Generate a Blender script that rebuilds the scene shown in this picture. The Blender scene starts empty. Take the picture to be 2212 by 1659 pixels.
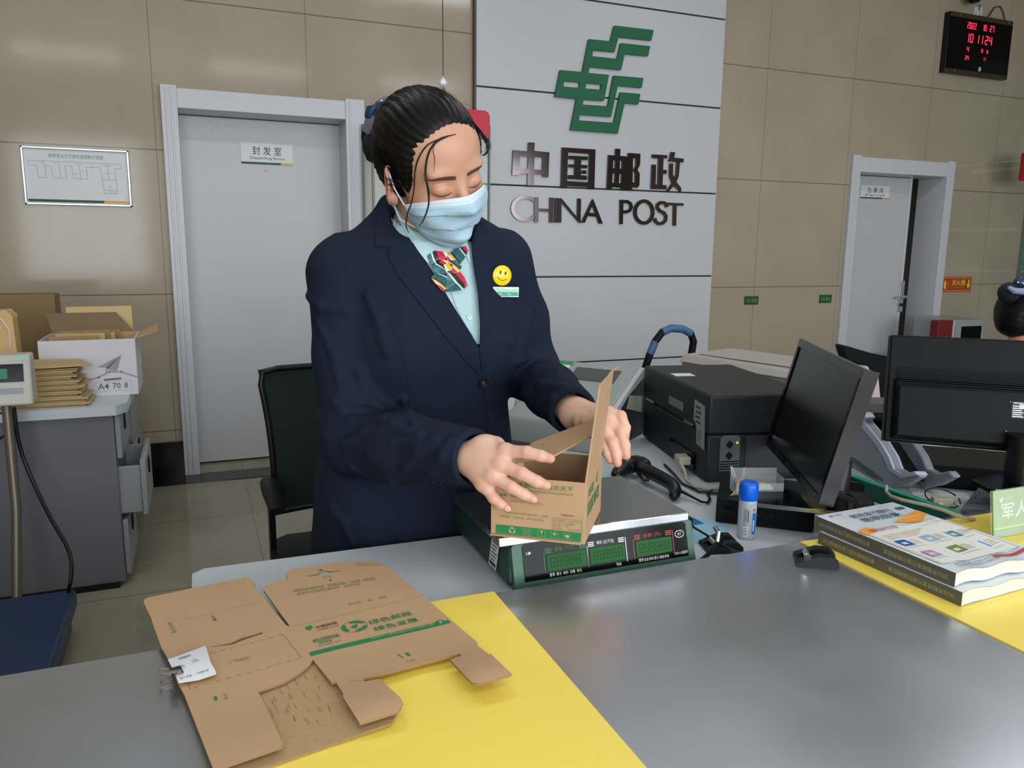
import bpy, math, random
import numpy as np
from mathutils import Vector, Matrix
from mathutils.geometry import delaunay_2d_cdt
from mathutils.bvhtree import BVHTree
random.seed(7); np.random.seed(7)
SC = bpy.context.scene; COL = SC.collection
# ------------------------------------------------------------------ camera
FPX, PIT, ROL, YAW = 1674.75, 0.17528, 0.010109, 0.387209
W, H = 2212, 1659
cy_, sy_, cp_, sp_ = math.cos(YAW), math.sin(YAW), math.cos(PIT), math.sin(PIT)
FW = Vector((sy_*cp_, cy_*cp_, -sp_)); r0 = Vector((cy_, -sy_, 0)); u0 = r0.cross(FW)
RT = math.cos(ROL)*r0 + math.sin(ROL)*u0; UP = -math.sin(ROL)*r0 + math.cos(ROL)*u0
CAM = Vector((0, 0, 1.3))
cd = bpy.data.cameras.new('camera'); cam = bpy.data.objects.new('camera', cd); COL.objects.link(cam)
cd.sensor_width = 36; cd.lens = FPX/W*36; cd.clip_start = .02; cd.clip_end = 60
cam.matrix_world = Matrix(((RT.x, UP.x, -FW.x, CAM.x), (RT.y, UP.y, -FW.y, CAM.y), (RT.z, UP.z, -FW.z, CAM.z), (0, 0, 0, 1)))
SC.camera = cam
def ray(x, y): return FW + RT*((x-W/2)/FPX) - UP*((y-H/2)/FPX)
def Zp(x, y, z): d = ray(x, y); return CAM + d*((z-CAM.z)/d.z)       # point of a pixel on a level plane
def Yp(x, y, Y): d = ray(x, y); return CAM + d*(Y/d.y)               # ... on a plane parallel to the wall
def Dp(x, y, d): return CAM + ray(x, y)*d                            # ... at a distance along the view axis
def Pp(x, y, o, n): d = ray(x, y); return CAM + d*((Vector(o)-CAM).dot(n)/d.dot(n))
# ------------------------------------------------------------------ world, lights, exposure
wd = bpy.data.worlds.new('world'); SC.world = wd; wd.use_nodes = True
bg = wd.node_tree.nodes['Background']; bg.inputs[0].default_value = (.80, .90, 1, 1); bg.inputs[1].default_value = .25
SC.view_settings.view_transform = 'Standard'; SC.view_settings.look = 'None'
SC.view_settings.gamma = 1; SC.view_settings.exposure = 0.16; SC.view_settings.use_curve_mapping = False
def area(name, loc, target, sx, sy, power, col):
    l = bpy.data.lights.new(name, 'AREA'); l.shape = 'RECTANGLE'; l.size = sx; l.size_y = sy; l.energy = power; l.color = col
    o = bpy.data.objects.new(name, l); COL.objects.link(o); o.location = loc
    o.rotation_euler = (Vector(target)-Vector(loc)).to_track_quat('-Z', 'Y').to_euler(); return o
WINX = [(-2.2, -.6), (-.2, 1.4), (1.8, 3.4), (3.8, 5.4)]      # shop windows behind the camera
for a, b in WINX:
    area('window_daylight', ((a+b)/2, -3.42, 1.75), ((a+b)/2, 0, 1.6), b-a, 1.9, 60, (.93, .965, 1))
CEIL = 3.5
LAMPS = [(-1.2, -1.4), (.9, -1.4), (3.0, -1.4), (-.3, 2.3), (1.9, 2.3), (4.1, 2.3)]
for x, y in LAMPS:
    area('ceiling_lamp_light', (x, y, CEIL-.05), (x, y, 0), 1.1, .28, 9 if y < 0 else 9, (.97, .98, 1))
# ------------------------------------------------------------------ materials
def lin(c):
    return tuple((v/12.92 if v <= .04045 else ((v+.055)/1.055)**2.4) for v in (x/255 for x in c[:3])) + (1,)
MATS = {}
def mat(name, c, rough=.5, metal=0, spec=.5, bump=0, bscale=60, vary=0, vscale=8, emit=0, trans=0, coat=0, alpha=1, sheen=0, ior=1.45, sss=0, stretch=None, rvary=0):
    if name in MATS: return MATS[name]
    m = bpy.data.materials.new(name); m.use_nodes = True; nt = m.node_tree; b = nt.nodes['Principled BSDF']; I = b.inputs
    I['Base Color'].default_value = lin(c); I['Roughness'].default_value = rough; I['Metallic'].default_value = metal
    I['Specular IOR Level'].default_value = spec; I['Transmission Weight'].default_value = trans; I['Coat Weight'].default_value = coat
    I['Alpha'].default_value = alpha; I['Sheen Weight'].default_value = sheen; I['IOR'].default_value = ior
    if sss: I['Subsurface Weight'].default_value = sss; I['Subsurface Radius'].default_value = (.012, .004, .002); I['Subsurface Scale'].default_value = 1
    if emit: I['Emission Color'].default_value = lin(c); I['Emission Strength'].default_value = emit
    tc = nt.nodes.new('ShaderNodeTexCoord'); mp = nt.nodes.new('ShaderNodeMapping'); nt.links.new(tc.outputs['Object'], mp.inputs[0])
    if stretch: mp.inputs['Scale'].default_value = stretch
    if bump:
        n = nt.nodes.new('ShaderNodeTexNoise'); n.inputs['Scale'].default_value = bscale; n.inputs['Detail'].default_value = 4
        nt.links.new(mp.outputs[0], n.inputs[0]); bp = nt.nodes.new('ShaderNodeBump'); bp.inputs['Strength'].default_value = bump
        bp.inputs['Distance'].default_value = .002; nt.links.new(n.outputs[0], bp.inputs['Height']); nt.links.new(bp.outputs[0], I['Normal'])
    if vary or rvary:
        n = nt.nodes.new('ShaderNodeTexNoise'); n.inputs['Scale'].default_value = vscale; n.inputs['Detail'].default_value = 5
        nt.links.new(mp.outputs[0], n.inputs[0])
        if vary:
            r = nt.nodes.new('ShaderNodeValToRGB'); l = lin(c)
            r.color_ramp.elements[0].position = .3; r.color_ramp.elements[1].position = .7
            r.color_ramp.elements[0].color = tuple(v*(1-vary) for v in l[:3])+(1,)
            r.color_ramp.elements[1].color = tuple(min(1, v*(1+vary)) for v in l[:3])+(1,)
            nt.links.new(n.outputs[0], r.inputs[0]); nt.links.new(r.outputs[0], I['Base Color'])
        if rvary:
            q = nt.nodes.new('ShaderNodeMapRange'); q.inputs[3].default_value = max(.02, rough-rvary); q.inputs[4].default_value = rough+rvary
            q.inputs[1].default_value = .3; q.inputs[2].default_value = .7
            nt.links.new(n.outputs[0], q.inputs[0]); nt.links.new(q.outputs[0], I['Roughness'])
    MATS[name] = m; return m
# ------------------------------------------------------------------ mesh builder
def texmesh(s, bold=0, res=3, _c={}):
    k = (s, bold, res)
    if k in _c: return _c[k]
    cu = bpy.data.curves.new('txt', 'FONT'); cu.body = s; cu.resolution_u = res; cu.offset = bold*.4; cu.space_character = 1.0
    o = bpy.data.objects.new('txt', cu); COL.objects.link(o); bpy.context.view_layer.update()
    me = bpy.data.meshes.new_from_object(o.evaluated_get(bpy.context.evaluated_depsgraph_get()))
    v = np.array([x.co[:2] for x in me.vertices]) if len(me.vertices) else np.zeros((1, 2)); f = [tuple(p.vertices) for p in me.polygons]
    bpy.data.objects.remove(o); bpy.data.curves.remove(cu); bpy.data.meshes.remove(me)
    _c[k] = (v, f); return _c[k]
def frame(O, X, Y):      # matrix of an origin, x axis and (approximate) y axis
    X = Vector(X).normalized(); N = X.cross(Vector(Y)).normalized(); Y2 = N.cross(X)
    return Matrix(((X.x, Y2.x, N.x, O[0]), (X.y, Y2.y, N.y, O[1]), (X.z, Y2.z, N.z, O[2]), (0, 0, 0, 1)))
def rotz(a, o=(0, 0, 0)): return Matrix.Translation(o) @ Matrix.Rotation(a, 4, 'Z')
class MB:
    def __init__(s): s.v = []; s.f = []; s.m = []; s.mats = []
    def mi(s, m):
        if m not in s.mats: s.mats.append(m)
        return s.mats.index(m)
    def add(s, vs, fs, m, M=None):
        o = len(s.v); i = s.mi(m)
        s.v += [tuple(M @ Vector(v)) if M is not None else tuple(v) for v in vs]
        for f in fs: s.f.append(tuple(o+k for k in f)); s.m.append(i)
        return s
    def hexa(s, P, m, M=None):     # 4 bottom points (ccw from above), 4 top points
        return s.add(P, [(3, 2, 1, 0), (4, 5, 6, 7), (0, 1, 5, 4), (1, 2, 6, 5), (2, 3, 7, 6), (3, 0, 4, 7)], m, M)
    def box(s, a, b, m, M=None):
        (x0, y0, z0), (x1, y1, z1) = a, b
        return s.hexa([(x0, y0, z0), (x1, y0, z0), (x1, y1, z0), (x0, y1, z0), (x0, y0, z1), (x1, y0, z1), (x1, y1, z1), (x0, y1, z1)], m, M)
    def prism(s, poly, z0, z1, m, M=None, holes=(), top=None):   # extruded polygon (with holes) in xy
        pts = [Vector(p[:2]) for p in poly]; loops = [list(range(len(pts)))]
        for h in holes: loops.append(list(range(len(pts), len(pts)+len(h)))); pts += [Vector(p[:2]) for p in h]
        if sum(a.x*b.y-b.x*a.y for a, b in zip([pts[i] for i in loops[0]], [pts[i] for i in loops[0][1:]+loops[0][:1]])) < 0: loops[0].reverse()
        for l in loops[1:]:
            if sum(pts[a].x*pts[b].y-pts[b].x*pts[a].y for a, b in zip(l, l[1:]+l[:1])) > 0: l.reverse()
        ed = [(a, b) for l in loops for a, b in zip(l, l[1:]+l[:1])]
        if len(holes): v2, _, tri, *_ = delaunay_2d_cdt(pts, ed, [], 2 if 0 else 4, 1e-7); tri = [t for t in tri]
        else: v2, tri = pts, [tuple(loops[0])]
        if len(holes):    # drop triangles that fall in a hole
            def inside(p, l):
                c = False
                for a, b in zip(l, l[1:]+l[:1]):
                    a, b = pts[a], pts[b]
                    if (a.y > p.y) != (b.y > p.y) and p.x < (b.x-a.x)*(p.y-a.y)/(b.y-a.y)+a.x: c = not c
                return c
            k = []
            for t in tri:
                c = sum((v2[i] for i in t), Vector((0, 0)))/len(t)
                if inside(c, loops[0]) and not any(inside(c, l) for l in loops[1:]): k.append(t)
            tri = k
        n = len(v2); vs = [(p.x, p.y, z1) for p in v2]+[(p.x, p.y, z0) for p in v2]; fs = []
        for t in tri:
            t = list(t)
            if sum(v2[a].x*v2[b].y-v2[b].x*v2[a].y for a, b in zip(t, t[1:]+t[:1])) < 0: t.reverse()
            fs.append(tuple(t)); fs.append(tuple(i+n for i in reversed(t)))
        s.add(vs, fs, m, M)
        o = len(s.v); s.add([(p.x, p.y, z1) for p in pts]+[(p.x, p.y, z0) for p in pts], [(b, a, a+len(pts), b+len(pts)) for a, b in ed], m, M)
        return s
    def tube(s, pts, r, m, n=8, M=None, caps=True, flat=1):
        P = [Vector(p) for p in pts]; k = len(P); R = r if hasattr(r, '__len__') else [r]*k
        T = [(P[min(i+1, k-1)]-P[max(i-1, 0)]).normalized() for i in range(k)]
        a = Vector((0, 0, 1)) if abs(T[0].z) < .9 else Vector((1, 0, 0)); nrm = T[0].cross(a).normalized(); vs = []
        for i in range(k):
            nrm = (nrm-T[i]*nrm.dot(T[i])).normalized(); b = T[i].cross(nrm)
            vs += [P[i]+(nrm*math.cos(2*math.pi*j/n)+b*math.sin(2*math.pi*j/n)*flat)*R[i] for j in range(n)]
        fs = [(i*n+j, i*n+(j+1) % n, (i+1)*n+(j+1) % n, (i+1)*n+j) for i in range(k-1) for j in range(n)]
        if caps: fs += [tuple(reversed(range(n))), tuple(range((k-1)*n, k*n))]
        return s.add(vs, fs, m, M)
    def lathe(s, prof, m, M=None, n=28):
        vs = [(r*math.cos(2*math.pi*j/n), r*math.sin(2*math.pi*j/n), z) for r, z in prof for j in range(n)]; k = len(prof)
        fs = [(i*n+j, i*n+(j+1) % n, (i+1)*n+(j+1) % n, (i+1)*n+j) for i in range(k-1) for j in range(n)]
        fs += [tuple(reversed(range(n))), tuple(range((k-1)*n, k*n))]
        return s.add(vs, fs, m, M)
    def ball(s, c, r, m, n=12, M=None, sc=(1, 1, 1)):
        vs = []; 
        for i in range(n+1):
            t = math.pi*i/n
            for j in range(2*n): p = math.pi*j/n; vs.append((c[0]+r*sc[0]*math.sin(t)*math.cos(p), c[1]+r*sc[1]*math.sin(t)*math.sin(p), c[2]-r*sc[2]*math.cos(t)))
        k = 2*n; return s.add(vs, [(i*k+j, i*k+(j+1) % k, (i+1)*k+(j+1) % k, (i+1)*k+j) for i in range(n) for j in range(k)], m, M)
    def text(s, t, M, x, y, w, h, m, bold=0, res=2, off=.0004, thick=0):   # flat lettering filling the rectangle x,y,w,h of frame M
        v, f = texmesh(t, bold, res); lo, hi = v.min(0), v.max(0); d = np.maximum(hi-lo, 1e-6)
        q = (v-lo)/d
        vs = [(x+a*w, y+b*h, off+thick) for a, b in q]; s.add(vs, f, m, M)
        if thick:
            cnt = {}
            for t_ in f:
                for a, b in zip(t_, t_[1:]+t_[:1]): cnt[(a, b)] = 1
            ed = [(a, b) for a, b in cnt if (b, a) not in cnt]; n = len(vs)
            s.add(vs+[(a, b, off) for a, b, _ in vs], [(a, a+n, b+n, b) for a, b in ed], m, M)
        return s
    def quad(s, M, x, y, w, h, m, off=.0004):
        return s.add([(x, y, off), (x+w, y, off), (x+w, y+h, off), (x, y+h, off)], [(0, 1, 2, 3)], m, M)
    def poly(s, M, pts, m, off=.0005): return s.add([(p[0], p[1], off) for p in pts], [tuple(range(len(pts)))], m, M)
    def line(s, M, pts, w, m, off=.0005, closed=False):
        P = [Vector(p[:2]) for p in pts]; 
        if closed: P.append(P[0])
        for a, b in zip(P, P[1:]):
            d = (b-a); 
            if d.length < 1e-7: continue
            d.normalize(); n = Vector((-d.y, d.x))*w/2; e = d*w/2
            s.add([(*(a-n-e), off), (*(b-n+e), off), (*(b+n+e), off), (*(a+n-e), off)], [(0, 1, 2, 3)], m, M)
        return s
    def build(s, name, parent=None, bevel=0, seg=2, sub=0, sharp=35, label=None, cat=None, group=None, kind=None, weld=False):
        me = bpy.data.meshes.new(name); off = Vector((0, 0, 0))
        if parent is None and s.v:
            A = np.array(s.v); off = Vector(((A[:, 0].min()+A[:, 0].max())/2, (A[:, 1].min()+A[:, 1].max())/2, A[:, 2].min()))
            if kind == 'structure': off = Vector((0, 0, 0))
        me.from_pydata([tuple(Vector(v)-off) for v in s.v], [], s.f); 
        for m in s.mats: me.materials.append(m)
        me.polygons.foreach_set('material_index', s.m); me.polygons.foreach_set('use_smooth', [True]*len(s.f))
        me.validate(); me.update()
        if sharp < 180: me.set_sharp_from_angle(angle=math.radians(sharp))
        return link(name, me, parent, off, bevel, seg, sub, label, cat, group, kind, weld)
def link(name, me, parent=None, off=Vector((0, 0, 0)), bevel=0, seg=2, sub=0, label=None, cat=None, group=None, kind=None, weld=False):
    o = bpy.data.objects.new(name, me); COL.objects.link(o)
    if parent is not None:
        o.parent = parent; o.matrix_parent_inverse = wm(parent).inverted()
    else: o.location = off
    if weld: w = o.modifiers.new('weld', 'WELD'); w.merge_threshold = 1e-5
    if bevel:
        b = o.modifiers.new('bevel', 'BEVEL'); b.width = bevel; b.segments = seg; b.limit_method = 'ANGLE'; b.angle_limit = math.radians(38); b.harden_normals = False
    if sub: q = o.modifiers.new('sub', 'SUBSURF'); q.levels = sub; q.render_levels = sub
    tag(o, label, cat, group, kind); return o
def wm(o): return o.matrix_basis if o.parent is None else wm(o.parent) @ o.matrix_parent_inverse @ o.matrix_basis
def tag(o, label=None, cat=None, group=None, kind=None):
    if label: o['label'] = label
    if cat: o['category'] = cat
    if group: o['group'] = group
    if kind: o['kind'] = kind
    return o
def thing(name, loc, label, cat, group=None):
    o = bpy.data.objects.new(name, None); COL.objects.link(o); o.location = loc; o.empty_display_size = .05
    return tag(o, label, cat, group)
def copytree(o, parent=None):
    c = o.copy(); COL.objects.link(c)
    if parent is not None: c.parent = parent
    for ch in [x for x in o.children]: copytree(ch, c)
    return c
# ================================================================== THE ROOM
YW = 4.655; XL, XR, YF = -2.6, 7.4, -3.5
def tile_mat(name, c1, c2, x0, dx, z0, dz, ax, lw, lc, rough, bump=0):
    m = bpy.data.materials.new(name); m.use_nodes = True; nt = m.node_tree; b = nt.nodes['Principled BSDF']; L = nt.links.new
    geo = nt.nodes.new('ShaderNodeNewGeometry'); sp = nt.nodes.new('ShaderNodeSeparateXYZ'); L(geo.outputs['Position'], sp.inputs[0])
    def M(op, a, b_=None):
        n = nt.nodes.new('ShaderNodeMath'); n.operation = op
        for i, v in enumerate((a, b_)):
            if v is None: continue
            if isinstance(v, (int, float)): n.inputs[i].default_value = v
            else: L(v, n.inputs[i])
        return n.outputs[0]
    def ln(o, s0, d):
        f = M('FRACT', M('DIVIDE', M('SUBTRACT', o, s0-40*d), d)); return M('LESS_THAN', M('MINIMUM', f, M('SUBTRACT', 1, f)), lw/d/2)
    msk = M('MAXIMUM', M('MULTIPLY', ln(sp.outputs[0], x0, dx), .55), ln(sp.outputs[ax], z0, dz))
    n = nt.nodes.new('ShaderNodeTexNoise'); n.inputs['Scale'].default_value = 2.2; n.inputs['Detail'].default_value = 6; L(geo.outputs['Position'], n.inputs[0])
    r = nt.nodes.new('ShaderNodeValToRGB'); r.color_ramp.elements[0].position = .35; r.color_ramp.elements[1].position = .68
    r.color_ramp.elements[0].color = lin(c1); r.color_ramp.elements[1].color = lin(c2); L(n.outputs[0], r.inputs[0])
    mx = nt.nodes.new('ShaderNodeMix'); mx.data_type = 'RGBA'; L(msk, mx.inputs[0]); L(r.outputs[0], mx.inputs[6]); mx.inputs[7].default_value = lin(lc)
    L(mx.outputs[2], b.inputs['Base Color']); b.inputs['Roughness'].default_value = rough; b.inputs['Specular IOR Level'].default_value = .35
    return m
M_wall = tile_mat('beige_tile', (162, 151, 134), (171, 160, 142), -.148, .793, 1.025, .762, 2, .006, (112, 102, 86), .10)
M_floor = tile_mat('floor_tile', (136, 132, 112), (150, 146, 126), .20, .80, 3.05, .80, 1, .005, (88, 84, 70), .12)
M_ceil = mat('ceiling_paint', (225, 225, 222), .8)
M_door = mat('door_white', (194, 194, 198), .35, bump=.05, bscale=12)
M_frame = mat('frame_white', (200, 202, 210), .3)
M_black = mat('black_stone', (16, 16, 18), .12)
M_panel = mat('panel_white', (196, 198, 204), .33)
M_groove = mat('groove_dark', (34, 44, 44), .6)
M_green = mat('post_green', (0, 96, 62), .45)
M_smoke = mat('mirror_dark', (96, 88, 90), .12, metal=.92)
M_ink = mat('ink_dark', (52, 54, 60), .6)
M_dgreen = mat('strip_green', (24, 78, 64), .5); M_dyel = mat('strip_yellow', (214, 180, 70), .5)
M_paper = mat('paper_white', (222, 224, 230), .5)
M_alu = mat('aluminium', (205, 208, 210), .28, metal=.9)
M_chrome = mat('chrome', (225, 225, 228), .10, metal=1)
M_blk = mat('black_plastic', (19, 20, 23), .34, spec=.4)
M_blkm = mat('black_matte', (16, 18, 21), .5, spec=.18)
M_blkg = mat('black_gloss', (10, 11, 13), .12, spec=.15)
def glassmat(name, c, a, rough=.04):
    m = mat(name, c, rough, spec=.5, alpha=a); return m
M_glass = glassmat('clear_glass', (190, 215, 205), .16)
MB().box((XL, YF, -.05), (XR, YW+.6, 0), M_floor).build('floor', kind='structure')
MB().box((XL, YF, CEIL), (XR, YW+.6, CEIL+.1), M_ceil).build('ceiling', kind='structure')
MB().box((XL-.1, YF, 0), (XL, YW+.6, CEIL), M_wall).build('wall_left', kind='structure')
MB().box((XR, YF, 0), (XR+.1, YW+.6, CEIL), M_wall).build('wall_right', kind='structure')
# shop front behind the camera: piers, sill and lintel, glazed openings
wf = MB(); xs = [XL]+[x for w in WINX for x in w]+[XR]
for i in range(0, len(xs), 2): wf.box((xs[i], YF-.15, 0), (xs[i+1], YF, CEIL), M_wall)
for a, b in WINX: wf.box((a, YF-.15, 0), (b, YF, .75), M_wall); wf.box((a, YF-.15, 2.75), (b, YF, CEIL), M_wall)
wf.build('wall_front', kind='structure')
for i, (a, b) in enumerate(WINX):
    m = MB()
    for q in ((a, .75, a+.05, 2.75), (b-.05, .75, b, 2.75), (a, .75, b, .8), (a, 2.7, b, 2.75), ((a+b)/2-.02, .75, (a+b)/2+.02, 2.75)): m.box((q[0], YF-.1, q[1]), (q[2], YF-.04, q[3]), M_alu)
    w = m.build('window_%d' % (i+1), kind='structure'); MB().box((a, YF-.08, .75), (b, YF-.07, 2.75), M_glass).build('pane', w)
# back wall with two door openings
def opening(l, r, t, y=YW): return Yp(*l, y).x, Yp(*r, y).x, Yp(*t, y).z
D1 = (Yp(345, 185, YW).x, Yp(785, 228, YW).x, 2.105); D2 = (Yp(1838, 340, YW).x, Yp(2058, 352, YW).x, 1.995)
d1i = (Yp(384, 240, YW).x, Yp(745, 262, YW).x, Yp(384, 232, YW).z-.005); d2i = (Yp(1853, 370, YW).x, Yp(2040, 375, YW).x, Yp(1860, 372, YW).z)
wb = MB()
for a, b in ((XL, D1[0]+.02), (D1[1]-.02, D2[0]+.02), (D2[1]-.02, XR)): wb.box((a, YW, 0), (b, YW+.24, CEIL), M_wall)
for D in (D1, D2): wb.box((D[0]+.02, YW, D[2]-.02), (D[1]-.02, YW+.24, CEIL), M_wall)
wb.build('wall_back', kind='structure')
MB().box((XL, YW+.5, 0), (XR, YW+.55, CEIL), M_ceil).build('wall_behind_doors', kind='structure')
sk = MB()
for a, b in ((XL, D1[0]), (D1[1], Yp(1025, 0, YW).x), (Yp(1563, 0, YW).x+.002, D2[0]), (D2[1], XR)): sk.box((a, YW-.015, 0), (b, YW, .2), M_black)
sk.build('baseboard_back', kind='structure', bevel=.003)
MB().box((XL, YW-.2, 0), (XR, YW-.016, .004), M_black).build('trim_1', kind='structure')
def door(n, D, di, leafY, ajar, sign, hx):
    f = MB(); fy0, fy1 = YW-.03, YW+.0
    f.box((D[0], fy0, 0), (di[0], fy1, D[2]+.012), M_frame); f.box((di[1], fy0, 0), (D[1], fy1, D[2]+.012), M_frame)
    f.box((di[0], fy0+.005, di[2]), (di[1], fy1, D[2]), M_frame)
    for x0, x1 in ((di[0]-.03, di[0]), (di[1], di[1]+.03)): f.box((x0, YW, 0), (x1, YW+.24, di[2]), M_frame)
    f.box((di[0]-.03, YW, di[2]), (di[1]+.03, YW+.24, di[2]+.03), M_frame)
    for x in (di[0]-.035, D[0]+.02, di[1]+.02): f.box((x, fy0-.004, 0), (x+.012, fy0, D[2]), M_frame)
    fr = f.build('door_%d' % n, kind='structure', bevel=.003)
    lf = MB(); lx1 = di[1]-ajar; lf.box((di[0], leafY, .01), (lx1, leafY+.04, di[2]-.004), M_door)
    for k in range(3):
        x = di[0]+.13+.035*k
        if n == 1: lf.box((x, leafY-.0015, .02), (x+.004, leafY, di[2]-.01), M_frame)
    leaf = lf.build('door_leaf', fr, bevel=.002)
    return fr, leaf
doorA, leafA = door(1, D1, d1i, YW+.2, 0, None, 0)
leaf2R = Yp(1966, 380, YW+.17).x
doorB, leafB = door(2, D2, d2i, YW+.17, d2i[1]-leaf2R, None, 0)
MB().box((leaf2R, YW+.165, 0), (leaf2R+.03, YW+.24, d2i[2]), M_frame).build('door_jamb', doorB, bevel=.002)
h = MB(); hc = Yp(1945, 640, YW+.17); h.box((hc.x-.025, hc.y-.012, hc.z-.13), (hc.x+.025, hc.y, hc.z+.13), M_alu); h.tube([(hc.x, hc.y-.01, hc.z), (hc.x, hc.y-.06, hc.z), (hc.x-.1, hc.y-.065, hc.z-.01)], .012, M_alu)
h.lathe([(.012, 0), (.012, .02)], M_blk, frame((hc.x, hc.y-.012, hc.z-.07), (1, 0, 0), (0, 0, 1)), 10); h.build('door_handle', doorB, bevel=.004)
def wallframe(x, z, y=YW): return frame((x, y, z), (1, 0, 0), (0, 0, 1))
# door signs
def doorsign(P, w, h, zh, en, lab, Y):
    m = MB(); F = wallframe(P.x, P.z-h, Y); m.box((0, 0, 0), (w, h, .003), M_paper, F)
    F = wallframe(P.x, P.z-h, Y-.003)
    m.text(zh, F, w*.22, h*.44, w*.56, h*.42, M_ink, bold=.004, res=3); m.text(en, F, w*.17, h*.2, w*.66, h*.17, M_ink)
    m.quad(F, 0, 0, w*.76, h*.1, M_dgreen); m.quad(F, w*.76, 0, w*.24, h*.1, M_dyel)
    m.build('door_sign', label=lab, cat='sign')
p = Yp(519, 307, YW+.2); q = Yp(633, 357, YW+.2); doorsign(p, q.x-p.x, .118, '封 发 室', 'Dispatching Room', 'white paper sign lettered Dispatching Room on the left door', YW+.199)
p = Yp(1860, 400, YW+.17); q = Yp(1919, 435, YW+.17); doorsign(p, q.x-p.x, .10, '包 裹 库', 'Parcel', 'small white Parcel sign on the right-hand door', YW+.169)
m = MB(); F = wallframe(*[Yp(570, 368, YW+.2)[i] for i in (0, 2)], YW+.1985); m.prism([(0, 0), (.018, .007), (.02, -.006), (.012, -.009)], 0, .001, M_dyel, F); m.build('tape_scrap', label='tiny yellow scrap of tape under the Dispatching Room sign', cat='tape')
# ------------------------------------------------------------------ white feature wall with emblem and lettering
PX0, PX1 = Yp(1025, 0, YW).x, Yp(1563, 0, YW).x
pn = MB(); zs = [0, .538, 1.109, 1.678, 2.248, 2.818, CEIL]
YP = YW-.035
for a, b in zip(zs, zs[1:]): pn.box((PX0, YP, a+.005), (PX1, YW-.012, b-.005), M_panel)
pn.box((PX0+.002, YW-.0125, 0), (PX1-.002, YW, CEIL), M_groove)
for z in zs[1:-1]: pn.box((PX0+.001, YP+.006, z-.0049), (PX1-.001, YW-.0125, z+.0049), M_groove)
pn.build('wall_panel', kind='structure', bevel=.0015)
MB().box((PX0-.012, YP-.002, 0), (PX0, YW, CEIL), mat('edge_brown', (88, 78, 62), .4)).build('trim_2', kind='structure')
def WP(x, y): p = Yp(x, y, YP); return (p.x, p.z)
# emblem: outlines read off in the 420x470 crop (x 3.531)
def em(l): return [WP(1080+x/3.531, 30+y/3.531) for x, y in l]
F0 = frame((0, YP, 0), (1, 0, 0), (0, 0, 1))
E1 = em([(862, 95), (1160, 130), (1142, 208), (893, 181), (862, 296), (698, 281), (694, 328), (884, 348), (912, 228), (1134, 252), (1117, 327), (940, 311), (912, 432), (672, 409), (664, 455), (820, 469), (782, 667), (625, 658), (620, 695), (812, 708), (858, 474), (1082, 494), (1068, 568), (887, 552), (836, 789), (598, 772), (592, 815), (858, 834), (908, 602), (1058, 614), (1044, 694), (939, 685), (887, 915), (528, 890), (574, 652), (409, 636), (450, 433), (619, 448), (668, 198), (832, 214)])
m = MB(); m.prism(E1, 0, .022, M_green, F0, holes=[em([(480, 516), (600, 527), (592, 569), (472, 558)]), em([(648, 532), (764, 542), (758, 583), (640, 573)])])
m.build('post_emblem', bevel=.001, label='green angular postal emblem mounted on the white wall panel', cat='emblem')
# big characters as boxes of strokes: measured rectangles in the same crop
def glyph(name, polys, lab, holes=()):
    m = MB()
    for i, P in enumerate(polys): m.prism(em(P), 0, .016+.0003*i, M_smoke, F0, holes=[em(h) for h in (holes[i] if i < len(holes) else [])])
    return m.build(name, bevel=.0012, seg=1, label=lab, cat='letter', group='dark mirror lettering on the white panel')
glyph('wall_character', [[(210, 982), (258, 984), (255, 1046), (370, 1058), (362, 1248), (318, 1244), (321, 1228), (252, 1224), (248, 1312), (202, 1308), (206, 1222), (144, 1218), (142, 1230), (87, 1230), (93, 1040), (208, 1050)]], 'dark mirror-finish first Chinese character, left of the row of four', [[[(146, 1086), (209, 1090), (206, 1184), (142, 1180)], [(256, 1093), (319, 1097), (316, 1192), (252, 1188)]]])
glyph('wall_character', [[(466, 1020), (720, 1036), (712, 1334), (670, 1332), (670, 1322), (502, 1314), (500, 1326), (458, 1322)],
    [(520, 1082), (662, 1090), (661, 1117), (612, 1115), (610, 1152), (658, 1155), (656, 1180), (609, 1177), (607, 1232), (656, 1236), (654, 1268), (514, 1260), (516, 1230), (560, 1232), (563, 1174), (518, 1172), (520, 1148), (563, 1150), (565, 1112), (519, 1110)],
    [(622, 1194), (652, 1196), (651, 1222), (608, 1219), (610, 1206)]], 'dark mirror-finish second Chinese character with a boxed outline', [[[(512, 1058), (674, 1070), (668, 1286), (504, 1276)]]])
glyph('wall_character', [[(874, 1030), (910, 1032), (908, 1084), (961, 1090), (950, 1342), (918, 1340), (917, 1328), (848, 1322), (846, 1334), (808, 1332), (820, 1078), (872, 1082)],
    [(970, 1062), (1062, 1068), (1060, 1150), (1040, 1190), (1058, 1222), (1054, 1310), (1040, 1328), (1000, 1322), (998, 1348), (956, 1342)]], 'dark mirror-finish third Chinese character with narrow slots',
    [[[(856, 1115), (873, 1118), (871, 1180), (853, 1178)], [(907, 1121), (925, 1124), (922, 1184), (904, 1182)], [(851, 1216), (870, 1218), (867, 1290), (847, 1288)], [(902, 1220), (920, 1222), (917, 1294), (898, 1292)]], [[(1006, 1102), (1030, 1104), (1028, 1160), (1010, 1190), (1024, 1220), (1022, 1288), (1002, 1286)]]])
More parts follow.
